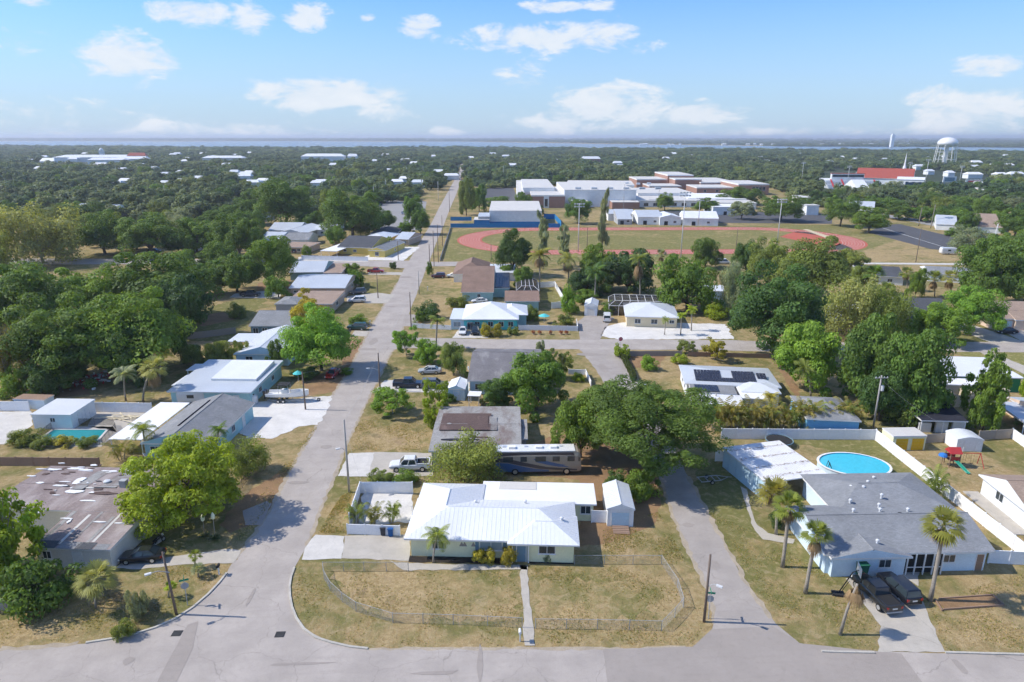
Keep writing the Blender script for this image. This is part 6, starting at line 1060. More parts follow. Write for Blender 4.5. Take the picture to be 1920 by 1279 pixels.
fence([(1352, 823), (1640, 825)], 1.8, 'white fence in front of the golden palm hedge'); fence([(1641, 826), (1928, 1054)], 1.8, 'long sunlit white fence running diagonally past the oval pool'); fence([(1852, 1056), (1930, 1060)], 1.7, 'white fence at the right end of the pale blue house'); fence([(1341, 865), (1386, 866)], 1.7, 'short white fence left of the leaf strewn carport')
fence([(1006, 540), (1040, 538), (1062, 577), (1034, 579)], 1.8, 'white fence round the mown lawn of the seagreen house'); fence([(773, 615), (846, 619)], 1.2, 'white picket fence left of the turquoise house'); fence([(972, 619), (1083, 621), (1081, 608)], 1.3, 'white picket fence right of the turquoise house'); fence([(566, 487), (690, 490)], 1.7, 'long white fence in front of the yellow house')
fence([(1896, 822), (1935, 850)], 1.7, 'white fence piece at the right edge by the play set'); fence([(1834, 826), (1896, 822)], 1.6, 'grey board fence behind the rounded white shed', 'wood_grey', 2.4); fence([(1736, 831), (1772, 829)], 1.5, 'grey board fence between yellow-door shed and rounded shed', 'wood_grey'); fence([(-30, 873), (188, 875)], 1.4, 'brown board fence behind the weathered roof', 'wood_brown', 2.4)
fence([(1752, 738), (1790, 764), (1830, 764)], 2.3, 'tan panel fence beside the green house', 'tan_panel', 1.8); fence([(1176, 668), (1278, 668)], 1.2, 'low mossy fence along the cross street by the solar house', 'wood_grey', 2.0); fence([(1290, 668), (1442, 672)], 1.0, 'low brown fence along the cross street by the shade tree', 'wood_brown', 2.0); fence([(1066, 702), (1098, 703), (1108, 724)], 1.1, 'small white corner fence by the lane'); fence([(352, 637), (442, 626)], 1.6, 'weathered board fence behind the palms and white gable house', 'wood_grey')
fence([(70, 826), (108, 797), (213, 798), (218, 806), (192, 836)], 1.2, 'black mesh safety fence round the swimming pool', 'fence_mesh', 1.6, post=.05, th=.02); fence([(700, 462), (725, 462)], 1.2, 'low yellow wall in front of the yellow gable', 'wall_yellow', 2.0); fence([(845, 427), (1050, 427)], 2.2, 'long blue wall in front of the white gym', 'school_blue', 6.0, name='wall', cat='wall'); fence([(845, 414), (884, 414)], 2.2, 'short blue wall left of the white gym', 'school_blue', 6.0, name='wall', cat='wall'); fence([(1020, 411), (1040, 411), (1052, 425)], 3.0, 'blue wall right of the white gym', 'school_blue', 6.0, name='wall', cat='wall')
fence([(825, 490), (845, 428)], 1.2, 'silver railing along the road side of the sports ground', 'grey_metal', 4.0, rails=2); fence([(443, 932), (476, 884)], 1.3, 'old grey mesh fence under the lime green tree', 'fence_mesh', 2.4, post=.06, th=.02); fence([(196, 1118), (262, 1142), (300, 1150)], 1.2, 'sagging mesh fence near the left corner pole', 'fence_mesh', 2.4, post=.06, th=.02); fence([(-30, 1142), (60, 1150)], .9, 'dark board edging at the left edge bush', 'wood_grey', 2.4)
# clipped hedge along the lane
m = np.random.default_rng(9); A, B = g(1164, 664), g(1190, 716); L = (B - A).length; t = T('hedge', 'dark clipped hedge running down the lane side of the solar house', 'hedge', (A.x, A.y, 0), math.atan2(B.y - A.y, B.x - A.x)); n = 2600
p = np.stack([m.uniform(0, L, n), m.choice([-.35, .35], n) + m.normal(0, .06, n), m.uniform(.05, 1.2, n)], 1); k = m.random(n) < .35; p[k, 2] = 1.2 + m.normal(0, .05, k.sum()); p[k, 1] = m.uniform(-.35, .35, k.sum()); d = unit(m.normal(size=(n, 3))); e = unit(np.cross(d, m.normal(size=(n, 3))))
inst('foliage', quads_mesh('hedge_leaves', p, d * .16, e * .1, m.random(n), 'leaf'), t).color = (.09, .12, .04, 1); MB().box(0, L, -.3, .3, 0, 1.1).build('core', 'leaf_far', t)

# chain-link fence round the front yard: posts, rails, woven wire
def chain(pts, h, label):
    P = [g(*p) for p in pts]; o = P[0]; t = T('chain_link_fence', label, 'fence', (o.x, o.y, 0)); pm = MB().tube((0, 0, 0), (0, 0, h + .06), .032, n=6).build('tmp', 'grey_metal'); me = pm.data; bpy.data.objects.remove(pm); w = MB()
    for A, B in zip(P[:-1], P[1:]):
        d = B - A; L = d.length; n = max(1, round(L / 3.0)); u = d.normalized(); a0 = A - o
        for k in range(n): c = a0 + d * (k / n); inst('post', me, t, (c.x, c.y, 0))
        MB().tube(a0 + Vector((0, 0, h)), a0 + d + Vector((0, 0, h)), .022, n=5).build('top_rail', 'grey_metal', t)
        s = -h
        while s < L:
            for sg in (1, -1):
                x0, x1 = (s, s + h); z0, z1 = (.03, h) if sg > 0 else (h, .03); c0, c1 = max(0, x0), min(L, x1)
                if c1 - c0 > .05: f = lambda x: z0 + (z1 - z0) * (x - x0) / h; q0 = a0 + u * c0 + Vector((0, 0, f(c0))); q1 = a0 + u * c1 + Vector((0, 0, f(c1))); w.tube(q0, q1, .0045, n=3, cap=False)
            s += .13
    c = P[-1] - o; inst('post', me, t, (c.x, c.y, 0)); w.build('woven_wire', 'pole_grey', t, kind='stuff')
chain([(766, 1071), (683, 1071), (606, 1071), (608, 1086), (619, 1107), (642, 1129), (668, 1147), (737, 1168), (850, 1171), (979, 1177)], 1.15, 'chain-link fence curving round the left half of the front yard'); chain([(1004, 1179), (1120, 1180), (1240, 1183), (1265, 1158), (1281, 1139), (1270, 1103), (1240, 1058), (1133, 1058), (1077, 1058)], 1.15, 'chain-link fence round the right half of the front yard')

# utility poles -------------------------------------------------------------------------
POLES = {}
def pole(x, y, yt, label, mat='pole_wood', r=.15, arm=None, cross=0, tr=False, lamps=False, name='utility_pole', cat='pole', group=None, lean=(0, 0)):
    b = g(x, y); H = hgt(x, y, yt); t = T(name, label, cat, (b.x, b.y, 0), 0, group); MB().tube((0, 0, -.05), (lean[0], lean[1], H), r, r * .72, 8).build('shaft', mat, t, smooth=True); POLES[(x, y)] = Vector((b.x, b.y, H))
    if arm: ax, ay, z = arm; m = MB(); m.path([(0, 0, z - .5), (ax * .5, ay * .5, z), (ax, ay, z + .05)], [.05, .04, .035], 5); m.build('lamp_arm', 'grey_metal', t); MB().cbox((ax, ay, z), (.6, .28, .14), math.atan2(ay, ax)).build('lamp_head', 'pole_light', t)
    for k in range(cross): MB().cbox((0, -.12, H - .4 - k * .9), (2.2, .12, .12)).build('crossarm', mat, t); [MB().lathe([(.05, 0), (.07, .08), (.04, .18)], 6, (sx, -.12, H - .34 - k * .9)).build('insulator', 'trim_white', t) for sx in (-.95, -.4, .4, .95)]
    if tr: MB().lathe([(.24, 0), (.26, .1), (.26, .8), (.2, .9)], 10, (.38, -.1, H - 2.6)).build('transformer', 'pole_light', t)
    if lamps:
        for k in range(2): MB().cbox((0, -.2, H - .3 - k * 1.1), (4.2, .2, .2)).build('lamp_bar', 'pole_light', t); [MB().cbox((sx, -.45, H - .25 - k * 1.1), (.6, .5, .55)).build('floodlight', 'pole_light', t) for sx in (-1.8, -.6, .6, 1.8)]
    return t
pole(331, 1152, 1035, 'leaning wooden street light pole on the left street corner', 'pole_wood', .14, (-1.6, -.9, 5.4), lean=(-.35, 0)); pole(1320, 1166, 1040, 'dark street light pole on the right lane corner', 'pole_wood', .15, (.9, -.7, 4.6)); pole(655, 923, 787, 'tall grey utility pole beside the pale apron of the white pickup drive', 'pole_grey', .16, (-1.0, -.3, 6.6)); pole(573, 768, 697, 'brown wooden pole standing in the white gravel', 'pole_wood', .15); pole(713, 733, 662, 'wooden pole with long lamp arm beside the navy pickup driveway', 'pole_wood', .15, (-2.0, -.2, 4.6))
for i, a in enumerate([(709, 559, 512, 'wooden pole at the tan house driveway island', 'pole_wood'), (771, 613, 548, 'wooden pole at the corner garden of the turquoise house', 'pole_wood'), (786, 552, 508, 'thin pole on the lawn verge beyond the turquoise house', 'pole_grey'), (747, 488, 452, 'pole in the white gravel yard of the yellow house', 'pole_wood'), (806, 503, 458, 'roadside pole right of the far junction, nearest of four', 'pole_wood'), (814, 499, 432, 'roadside pole right of the far junction, second of four', 'pole_wood'), (822, 492, 421, 'roadside pole right of the far junction, third of four', 'pole_wood'), (830, 462, 404, 'roadside pole right of the far junction, farthest of four', 'pole_wood'),
        (921, 492, 457, 'short pole before the left bend of the track', 'pole_wood'), (1100, 486, 426, 'wooden pole by the thin pines', 'pole_wood'), (1379, 478, 429, 'wooden pole against the near straight of the track', 'pole_wood'), (1717, 492, 427, 'leaning wooden pole in the corner of the sports ground', 'pole_wood'), (1340, 770, 737, 'grey post in front of the white porch roof', 'pole_grey'), (1168, 412, 345, 'pole between the school sheds', 'pole_grey'), (1234, 392, 356, 'pole before the school arcade roof', 'pole_wood'), (843, 398, 351, 'pole right of the far road near the white gym', 'pole_wood'), (702, 382, 350, 'white concrete pole left of the far road by the lot', 'pole_light'), (822, 377, 340, 'white concrete pole close to the far road', 'pole_light'),
        (794, 336, 311, 'white pole above the trees left of the far road', 'pole_light'), (571, 331, 309, 'white pole above the trees over the row of pale roofs', 'pole_light'), (220, 337, 309, 'white pole in the left far wood', 'pole_light'), (311, 378, 348, 'white pole by the small white house in the left wood', 'pole_light'), (944, 337, 310, 'white pole above the wood behind the school', 'pole_light'), (58, 515, 488, 'pale short pole under the pale willowy tree', 'pole_light'), (724, 365, 335, 'thin pole in the lot left of the far road', 'pole_light')]): pole(*a[:5], r=.14)
pole(1637, 803, 704, 'utility pole with transformer in front of the vine covered trees', 'pole_grey', .16, cross=1, tr=True); pole(1856, 476, 420, 'white concrete utility pole at the right of the sports ground', 'pole_light', .22, lean=(1.0, 0)); pole(1653, 735, 660, 'utility pole with white equipment amid the tall vine covered trees', 'pole_grey', .15, cross=1, tr=True)
for x, y, yt, l in [(1084, 472, 381, 'tall floodlight mast left in the tree belt below the track'), (1276, 488, 360, 'tallest floodlight mast by the near straight of the track'), (1457, 458, 373, 'floodlight mast by the jump apron'), (1309, 424, 371, 'floodlight mast behind the far straight of the track'), (1502, 347, 304, 'stadium floodlight mast left of the grandstand'), (1587, 357, 311, 'stadium floodlight mast in front of the press box'), (1701, 343, 304, 'stadium floodlight mast right of the white church'), (1732, 357, 299, 'tallest stadium floodlight mast by the navy wall'), (1797, 352, 311, 'stadium floodlight mast right of the navy wall')]: pole(x, y, yt, l, 'pole_light', .2, lamps=True, name='floodlight_mast', cat='light mast')
def wire(a, b, sag, label, r=.012):
    A, B = Vector(a), Vector(b); P = [A.lerp(B, i / 10) - Vector((0, 0, sag * 4 * (i / 10) * (1 - i / 10))) for i in range(11)]; o = P[0].copy(); ob = MB().path([p - o for p in P], r, 4).build('overhead_wire', 'grey_metal', None, o); tag(ob, label, 'wire')
hp = Vector((*g(692, 940, 3.0).xy, 3.0)); wire(POLES[(655, 923)] - Vector((0, 0, 1.2)), hp, .5, 'pale service wire from the tall grey pole to the gravel yard'); wire(POLES[(655, 923)] - Vector((0, 0, .2)), POLES[(713, 733)] - Vector((0, 0, .2)), .8, 'overhead wire between the tall grey pole and the lamp arm pole'); wire(POLES[(713, 733)] - Vector((0, 0, .2)), POLES[(771, 613)] - Vector((0, 0, .2)), .8, 'overhead wire from the lamp arm pole to the corner garden pole'); wire(POLES[(1637, 803)] - Vector((0, 0, .6)), g(1775, 800, 2.5), .6, 'service wire sloping to the black carport'); wire(POLES[(771, 613)] - Vector((0, 0, .3)), POLES[(806, 503)] - Vector((0, 0, .3)), 1.0, 'overhead wire along the main road to the far junction')
# street signs
def street_sign(x, y, label, rz=0):
    b = g(x, y); t = T('street_sign', label, 'sign', (b.x, b.y, 0), R(rz)); MB().tube((0, 0, 0), (0, 0, 3.0), .04, n=6).build('post', 'grey_metal', t); MB().cbox((0, 0, 3.0), (.9, .02, .22)).build('name_blade', 'sign_green', t); MB().cbox((0, 0, 3.24), (.02, .9, .22)).build('name_blade', 'sign_green', t); P = [(math.cos(R(22.5 + 45 * k)) * .40, math.sin(R(22.5 + 45 * k)) * .40) for k in range(8)]
    m = MB().ext(P, 0, .015); o = m.build('stop_plate', 'grey_metal', t, (0, .06, 2.3)); o.rotation_euler.x = math.pi / 2
street_sign(352, 1135, 'green street name sign with grey plate back on the left corner', 20); street_sign(1328, 1160, 'green street name sign with grey plate back on the right lane corner', -10)
b = g(1163, 654); t = T('stop_sign', 'red octagonal STOP sign at the cross street end of the lane', 'sign', (b.x, b.y, 0)); MB().tube((0, 0, 0), (0, 0, 2.2), .035, n=6).build('post', 'grey_metal', t)
P = [(math.cos(R(22.5 + 45 * k)), math.sin(R(22.5 + 45 * k))) for k in range(8)]
for nm, s, y, mt in (('border', .52, 0, 'trim_white'), ('face', .46, -.008, 'sign_red')): o = MB().ext([(a * s, c * s) for a, c in P], 0, .012).build(nm, mt, t, (0, y - .04, 2.3)); o.rotation_euler.x = math.pi / 2
fc = bpy.data.curves.new('stop', 'FONT'); fc.body = 'STOP'; fc.size = .34; fc.align_x = 'CENTER'; fc.align_y = 'CENTER'; fo = bpy.data.objects.new('stop_tmp', fc); COL.objects.link(fo); dg = bpy.context.evaluated_depsgraph_get(); me = bpy.data.meshes.new_from_object(fo.evaluated_get(dg)); bpy.data.objects.remove(fo); me.materials.clear(); me.materials.append(MATS['trim_white']); o = inst('lettering', me, t, (0, -.075, 2.3)); o.rotation_euler.x = math.pi / 2
def mailbox(x, y, label, mat='trim_white'):
    b = g(x, y); t = T('mailbox', label, 'mailbox', (b.x, b.y, 0)); MB().box(-.06, .06, -.06, .06, 0, 1.05).build('post', 'trim_white', t); m = MB(); P = [(-.13, 0), (.13, 0), (.13, .16), (.08, .25), (0, .28), (-.08, .25), (-.13, .16)]; m.add([(x_, y_, z + 1.05) for y_ in (-.28, .28) for x_, z in P], [tuple(range(7))[::-1], tuple(range(7, 14))] + [(i, (i + 1) % 7, 7 + (i + 1) % 7, 7 + i) for i in range(7)]); m.build('box', mat, t)
mailbox(975, 1203, 'white mailbox post at the street end of the front path'); mailbox(411, 1078, 'mailbox at the kerb by the black sedan drive', 'black_metal'); mailbox(694, 611, 'white mailbox on the left verge near the roadside oak'); mailbox(802, 545, 'pale mailbox post on the lawn verge near the maroon SUV')
# bins
def bin_(x, y, mat, label, s=1.0):
    b = g(x, y); t = T('wheelie_bin', label, 'bin', (b.x, b.y, .03)); V = [(sx * (.26 + .05 * k) * s, sy * (.28 + .07 * k) * s, (.08 + .95 * k) * s) for k in (0, 1) for sx, sy in ((-1, -1), (1, -1), (1, 1), (-1, 1))]; MB().add(V, [(3, 2, 1, 0), (4, 5, 6, 7), (0, 1, 5, 4), (1, 2, 6, 5), (2, 3, 7, 6), (3, 0, 4, 7)]).build('body', mat, t); MB().cbox((0, 0, 1.07 * s), (.68 * s, .78 * s, .07)).build('lid', mat, t)
    for sx in (-1, 1): MB().tube((sx * .22 * s, .28 * s, .1), (sx * .28 * s, .28 * s, .1), .1, n=8).build('wheel', 'tyre', t)
bin_(719, 1003, 'bin_dark', 'grey wheelie bin by the white fence on the front drive'); bin_(733, 1005, 'bin_blue', 'blue wheelie bin by the white fence on the front drive'); bin_(440, 798, 'bin_blue', 'blue wheelie bin at the teal house gravel yard', 1.2); bin_(451, 790, 'bin_dark', 'dark wheelie bin at the teal house gravel yard', 1.2); bin_(1566, 1072, 'bin_blue', 'dark blue bin at the left of the pale blue gable wall', 1.1); bin_(1584, 1075, 'blue_paint', 'bright blue bin against the pale blue gable wall', 1.1); bin_(1612, 1082, 'bin_green', 'large green bin behind the basketball hoop', 1.7); bin_(1115, 590, 'bin_dark', 'dark bin beside the white gable shed'); bin_(896, 1000 - 395, 'bin_dark', 'dark bin beside the turquoise house entry')
# swimming pool in the ground
A = [(76, 823), (181, 830), (202, 806), (100, 806)]; C = g(140, 816); P = [Vector(g(*p)) - C for p in A]; t = T('swimming_pool', 'rectangular turquoise swimming pool inside a black mesh fence', 'pool', (C.x, C.y, 0)); m = MB(); m.add([(p.x, p.y, .05) for p in P], [(0, 1, 2, 3)]); m.build('water', 'pool_water', t)
for i in range(4): a, b = P[i], P[(i + 1) % 4]; d = (b - a); MB().cbox(((a.x + b.x) / 2, (a.y + b.y) / 2, .06), (d.length + .35, .35, .12), math.atan2(d.y, d.x)).build('coping', 'concrete_pale', t)
# above-ground oval pool
C = g(1599, 884); a, bq = (g(1660, 878) - g(1534, 878)).length / 2, 3.7; t = T('above_ground_pool', 'bright blue oval above-ground pool behind the pale blue house', 'pool', (C.x, C.y, 0), R(-9)); n = 28; E = lambda s, z: [(a * s * math.cos(2 * math.pi * k / n), bq * s * math.sin(2 * math.pi * k / n), z) for k in range(n)]
MB().add(E(.97, 1.08), [tuple(range(n))]).build('water', 'pool_water_bright', t)
for nm, s0, s1, z0, z1, mt in (('wall', 1.0, 1.0, 0, 1.22, 'wall_paleblue'), ('liner', .975, .975, .9, 1.22, 'pool_water_bright')): MB().add(E(s0, z0) + E(s1, z1), [(k, (k + 1) % n, n + (k + 1) % n, n + k) for k in range(n)]).build(nm, mt, t)
MB().add(E(.96, 1.23) + E(1.03, 1.23) + E(1.03, 1.17), [(k, (k + 1) % n, n + (k + 1) % n, n + k) for k in range(n)] + [(n + k, n + (k + 1) % n, 2 * n + (k + 1) % n, 2 * n + k) for k in range(n)]).build('rim', 'trim_white', t)
m = MB()
for sx in (-.3, .3): m.tube((-a * .93 + .2, -bq * .35 + sx, 0), (-a * .93 + .6, -bq * .35 + sx, 2.0), .04); m.tube((-a * .93 + 1.0, -bq * .35 + sx, 1.0), (-a * .93 + .6, -bq * .35 + sx, 2.0), .04)
m.build('ladder', 'black_metal', t)
# trampoline
C = g(1460, 834); t = T('trampoline', 'round dark trampoline behind the leaf strewn carport', 'trampoline', (C.x, C.y, 0)); MB().lathe([(.01, .84), (1.9, .84), (1.9, .86), (.01, .86)], 24).build('mat', 'black_metal', t); [MB().tube((2.05 * math.cos(k * .2618), 2.05 * math.sin(k * .2618), .87), (2.05 * math.cos((k + 1) * .2618), 2.05 * math.sin((k + 1) * .2618), .87), .07, n=6).build('frame_section', 'wall_slate', t) for k in range(24)]
for k in range(6): a_ = k * 1.047; MB().tube((2.1 * math.cos(a_), 2.1 * math.sin(a_), 0), (2.1 * math.cos(a_), 2.1 * math.sin(a_), .85), .03).build('leg', 'grey_metal', t)
# basketball hoop
b = g(1571, 1115); t = T('basketball_hoop', 'portable basketball hoop leaning over the black pickup', 'basketball hoop', (b.x, b.y, 0), R(-15)); MB().cbox((0, 0, .12), (1.2, .8, .24)).build('base', 'black_metal', t); MB().tube((0, 0, .2), (1.1, 0, 2.9), .06).build('pole', 'black_metal', t); MB().tube((.2, 0, .2), (.9, 0, 1.8), .03).build('strut', 'black_metal', t); MB().cbox((1.65, 0, 3.25), (.06, 1.5, 1.0)).build('backboard', 'wall_beige', t); MB().tube((1.1, 0, 2.9), (1.62, 0, 3.2), .04).build('arm', 'black_metal', t); m = MB()
for k in range(12): a0, a1 = k * math.pi / 6, (k + 1) * math.pi / 6; m.tube((1.95 + .23 * math.cos(a0), .23 * math.sin(a0), 3.0), (1.95 + .23 * math.cos(a1), .23 * math.sin(a1), 3.0), .012, n=5)
m.build('rim', 'red_paint', t)
# play set
b = g(1783, 873); t = T('play_set', 'wooden play set with red roof, blue canopy and green slide', 'play set', (b.x, b.y, 0), R(-6), None, (.85, .85, .85))
for x in (-.8, .8):
    for y in (-.8, .8): MB().box(x - .06, x + .06, y - .06, y + .06, 0, 2.7).build('post', 'wood_brown', t)
MB().box(-.85, .85, -.85, .85, 1.2, 1.3).build('deck', 'wood_brown', t); MB().add([(-1, -1, 2.6), (1, -1, 2.6), (1, 1, 2.6), (-1, 1, 2.6), (-1, 0, 3.5), (1, 0, 3.5)], [(0, 1, 5, 4), (2, 3, 4, 5), (3, 0, 4), (1, 2, 5)]).build('roof', 'red_paint', t)
for y in (-.82, .82): MB().box(-.8, .8, y - .03, y + .03, 1.35, 2.0).build('railing', 'red_paint', t)
m = MB(); S = [(.1, -.9, 1.3), (.5, -1.7, .85), (.9, -2.6, .35), (1.1, -3.2, .15)]; m.add([(x + s, y, z) for x, y, z in S for s in (-.28, .28)], [(i * 2, i * 2 + 1, i * 2 + 3, i * 2 + 2) for i in range(3)]); [m.tube((S[i][0] + s, S[i][1], S[i][2] + .1), (S[i + 1][0] + s, S[i + 1][1], S[i + 1][2] + .1), .07, n=6) for i in range(3) for s in (-.28, .28)]; m.build('slide', 'green_paint', t)
MB().tube((.8, 0, 2.4), (4.6, 0, 2.4), .07).build('swing_beam', 'red_paint', t)
for y in (-1.0, 1.0): MB().tube((4.5, 0, 2.4), (4.9, y, 0), .06).build('frame_leg', 'red_paint', t)
for x in (2.0, 3.3): MB().tube((x - .22, 0, 2.4), (x - .22, 0, .55), .012, n=4).tube((x + .22, 0, 2.4), (x + .22, 0, .55), .012, n=4).cbox((x, 0, .53), (.5, .2, .04)).build('swing', 'black_metal', t)
MB().lathe([(.75, 0), (.6, .35), (.02, .6)], 10, (-1.5, .2, 1.7)).build('canopy', 'blue_paint', t); MB().tube((-1.5, .2, 0), (-1.5, .2, 1.75), .06).build('canopy_post', 'wood_brown', t)
# raised bed, steps and yard clutter
A = g(1770, 1144); t = T('raised_bed', 'timber framed raised bed on the near right lawn', 'raised bed', (A.x, A.y, 0), R(3)); [MB().cbox(c, d, rz).build('board', 'wood_brown', t) for c, d, rz in (((3.2, 0, .1), (6.6, .12, .2), 0), ((3.6, 1.6, .1), (6.0, .12, .2), 0), ((-.1, .7, .1), (1.8, .12, .2), 1.3), ((6.6, .8, .1), (1.6, .12, .2), 1.5))]; MB().box(.2, 6.4, .1, 1.5, .02, .10).build('soil', 'soil', t)
A = g(1330, 903); t = T('utility_trailer', 'low empty trailer under the right side of the huge live oak', 'trailer', (A.x, A.y, 0), R(8)); MB().box(-1.6, 1.4, -.75, -.68, .4, .5).box(-1.6, 1.4, .68, .75, .4, .5).build('rail', 'grey_metal', t); [MB().box(x, x + .07, -.68, .68, .4, .48).build('crossbar', 'grey_metal', t) for x in (-1.5, -.5, .5, 1.3)]; MB().path([(1.4, -.7, .45), (2.8, 0, .45), (3.3, 0, .4)], .04).path([(1.4, .7, .45), (2.8, 0, .45)], .04).build('tongue', 'grey_metal', t); [wheel(t, 0, y, .3, .18) for y in (-.85, .85)]
q = random.Random(8); A = g(178, 715); m = MB()
for k in range(110): m.cbox((q.gauss(0, 1.6), q.gauss(0, 2.4), abs(q.gauss(0, .5)) + .1), (q.uniform(.1, .8), q.uniform(.1, .6), q.uniform(.05, .4)), q.uniform(0, 3), q.randrange(3), q.uniform(-.5, .5), q.uniform(-.5, .5))
o = m.build('scrap_heap', ['wall_white', 'wood_grey', 'red_paint'], None, (A.x, A.y, 0)); o['kind'] = 'stuff'; o['label'] = 'heap of pale scrap in the clearing of the left wood'; o['category'] = 'scrap'
A = g(125 + 95, 788); m = MB()
for k in range(26): m.cbox((q.gauss(0, 2.2), q.gauss(0, .8), .08 + q.random() * .25), (q.uniform(1.2, 3.2), .14, .07), q.gauss(0, .35))
o = m.build('lumber_pile', 'wall_sand', None, (A.x + 1.2, A.y + 1, 0)); tag(o, 'pile of yellowish lumber on the patio right of the pool house', 'lumber pile')
def parasol(x, y, r, mat, label, h=2.2):
    b = g(x, y); t = T('parasol', label, 'parasol', (b.x, b.y, 0)); MB().tube((0, 0, 0), (0, 0, h + .3), .03).build('pole', 'trim_white', t); MB().lathe([(r, h - .25), (r * .5, h + .1), (.03, h + .35)], 8).build('canopy', mat, t)
parasol(1020, 606, 1.5, 'wall_turq', 'turquoise parasol behind the picket fence'); parasol(1394, 600, 3.2, 'wall_turq', 'pale turquoise canopy beside the broad shade tree', 2.8); parasol(812, 596, 1.3, 'wall_peach', 'peach parasol in the corner garden'); parasol(560, 716, 1.0, 'wall_turq', 'small turquoise canopy left of the boat T-top', 2.0)
t = T('satellite_dish', 'white satellite dish on the ground by the teal house gable', 'satellite dish', g(273, 866), R(-60)); MB().tube((0, 0, 0), (0, 0, .8), .04).build('post', 'grey_metal', t); o = MB().lathe([(.02, 0), (.35, .06), (.6, .2), (.58, .22), (.33, .09), (.02, .03)], 16).build('dish', 'trim_white', t, (0, 0, .9)); o.rotation_euler = (-.9, 0, 0)
b = g(476, 756); t = T('water_tank', 'white rounded tank at the corner of the light blue house', 'tank', (b.x, b.y, 0)); MB().lathe([(.75, 0), (.8, .2), (.8, 1.3), (.6, 1.55), (.25, 1.65)], 14).build('shell', 'boat_white', t, smooth=True); MB().lathe([(.25, 1.64), (.25, 1.75)], 10).build('cap', 'black_metal', t)
# screened pool cages
def cage(nl, nr, fl, z, label, nx, rise=1.1):
    h = House('pool_cage', label, 'pool cage', nl, nr, fl, z); a, b, c = h.L(*nl, z), h.L(*nr, z), h.L(*fl, z); w, d = b.x - a.x, c.y - a.y; i = min(1.6, d * .3); zt = z + rise
    B0 = [(0, 0), (w, 0), (w, d), (0, d)]; T0 = [(i, i), (w - i, i), (w - i, d - i), (i, d - i)]; bar = lambda p, q: MB().tube(p, q, .06, n=5).build('frame_bar', 'trim_white', h.t)
    for k in range(4): p, q = B0[k], B0[(k + 1) % 4]; r, s = T0[k], T0[(k + 1) % 4]; bar((*p, 0), (*p, z)); bar((*p, z), (*q, z)); bar((*p, z), (*r, zt)); bar((*r, zt), (*s, zt)); MB().add([(*p, 0), (*q, 0), (*q, z), (*p, z)], [(0, 1, 2, 3)]).add([(*p, z), (*q, z), (*s, zt), (*r, zt)], [(0, 1, 2, 3)]).build('screen', 'screen_mesh', h.t)
    MB().add([(*p, zt) for p in T0], [(0, 1, 2, 3)]).build('screen', 'screen_mesh', h.t)
    for k in range(1, nx): x = i + (w - 2 * i) * k / nx; bar((x, i, zt), (x, d - i, zt)); bar((x, i, zt), (w * k / nx, 0, z)); bar((w * k / nx, 0, z), (w * k / nx, 0, 0)); bar((x, d - i, zt), (w * k / nx, d, z))
cage((1142, 573), (1252, 576), (1128, 556), 2.7, 'white framed screen cage behind the sand coloured house', 6); cage((968, 545), (1011, 545), (970, 526), 2.6, 'white framed screen cage beside the mown lawn', 3)
# weeds and dry tufts over the near lawns
def tufts(name, polys, n, seed, col, size):
    rg = np.random.default_rng(seed); C = []
    for poly in polys:
        P = np.array([g(*p).xy for p in poly]); lo, hi = P.min(0), P.max(0); q = rg.uniform(lo, hi, (n * 2, 2)); ins = np.zeros(len(q), bool); j = len(P) - 1
        for i in range(len(P)): c = ((P[i, 1] > q[:, 1]) != (P[j, 1] > q[:, 1])) & (q[:, 0] < (P[j, 0] - P[i, 0]) * (q[:, 1] - P[i, 1]) / (P[j, 1] - P[i, 1] + 1e-9) + P[i, 0]); ins ^= c; j = i
        q = q[ins]; f = np.sin(q[:, 0] * .9 + 1.3 * np.sin(q[:, 1] * .5)) + np.sin(q[:, 1] * .75 + q[:, 0] * .2 + 2) + rg.normal(0, .7, len(q)); q = q[f > .3][:n]; C.append(q)
    q = np.concatenate(C); n = len(q); k = 3; q = np.repeat(q, k, 0) + rg.normal(0, .05, (n * k, 2)); d = unit(np.concatenate([rg.normal(0, .5, (n * k, 2)), np.ones((n * k, 1))], 1)); s = size * rg.uniform(.4, 1.3, (n * k, 1)); c = np.concatenate([q, s * .6], 1); sd = unit(np.cross(d, rg.normal(size=(n * k, 3))))
    me = quads_mesh(name, c, d * s, sd * s * .45, rg.random(n * k), 'leaf'); o = bpy.data.objects.new(name, me); COL.objects.link(o); o.color = (*col, 1); o['kind'] = 'stuff'; return o
yard = [[(560, 1075), (980, 1065), (985, 1212), (690, 1214), (580, 1180), (548, 1120)], [(995, 1065), (1235, 1060), (1330, 1150), (1300, 1208), (1004, 1212)], [(1330, 960), (1420, 1000), (1570, 1090), (1645, 1170), (1640, 1220), (1540, 1215), (1430, 1120)], [(1740, 1130), (1920, 1075), (1920, 1222), (1775, 1222)], [(150, 1130), (320, 1060), (420, 1070), (380, 1110), (300, 1165), (160, 1200), (0, 1210), (0, 1160)], [(1130, 990), (1235, 960), (1290, 1060), (1130, 1050)], [(670, 780), (800, 780), (800, 845), (660, 845)], [(450, 980), (580, 810), (596, 800), (500, 955), (440, 1040)], [(595, 1000), (640, 930), (660, 920), (650, 1000)]]
tufts('dry_grass', yard, 2600, 5, (.52, .42, .24), .06); tufts('green_weeds', yard, 1500, 6, (.26, .28, .085), .07)

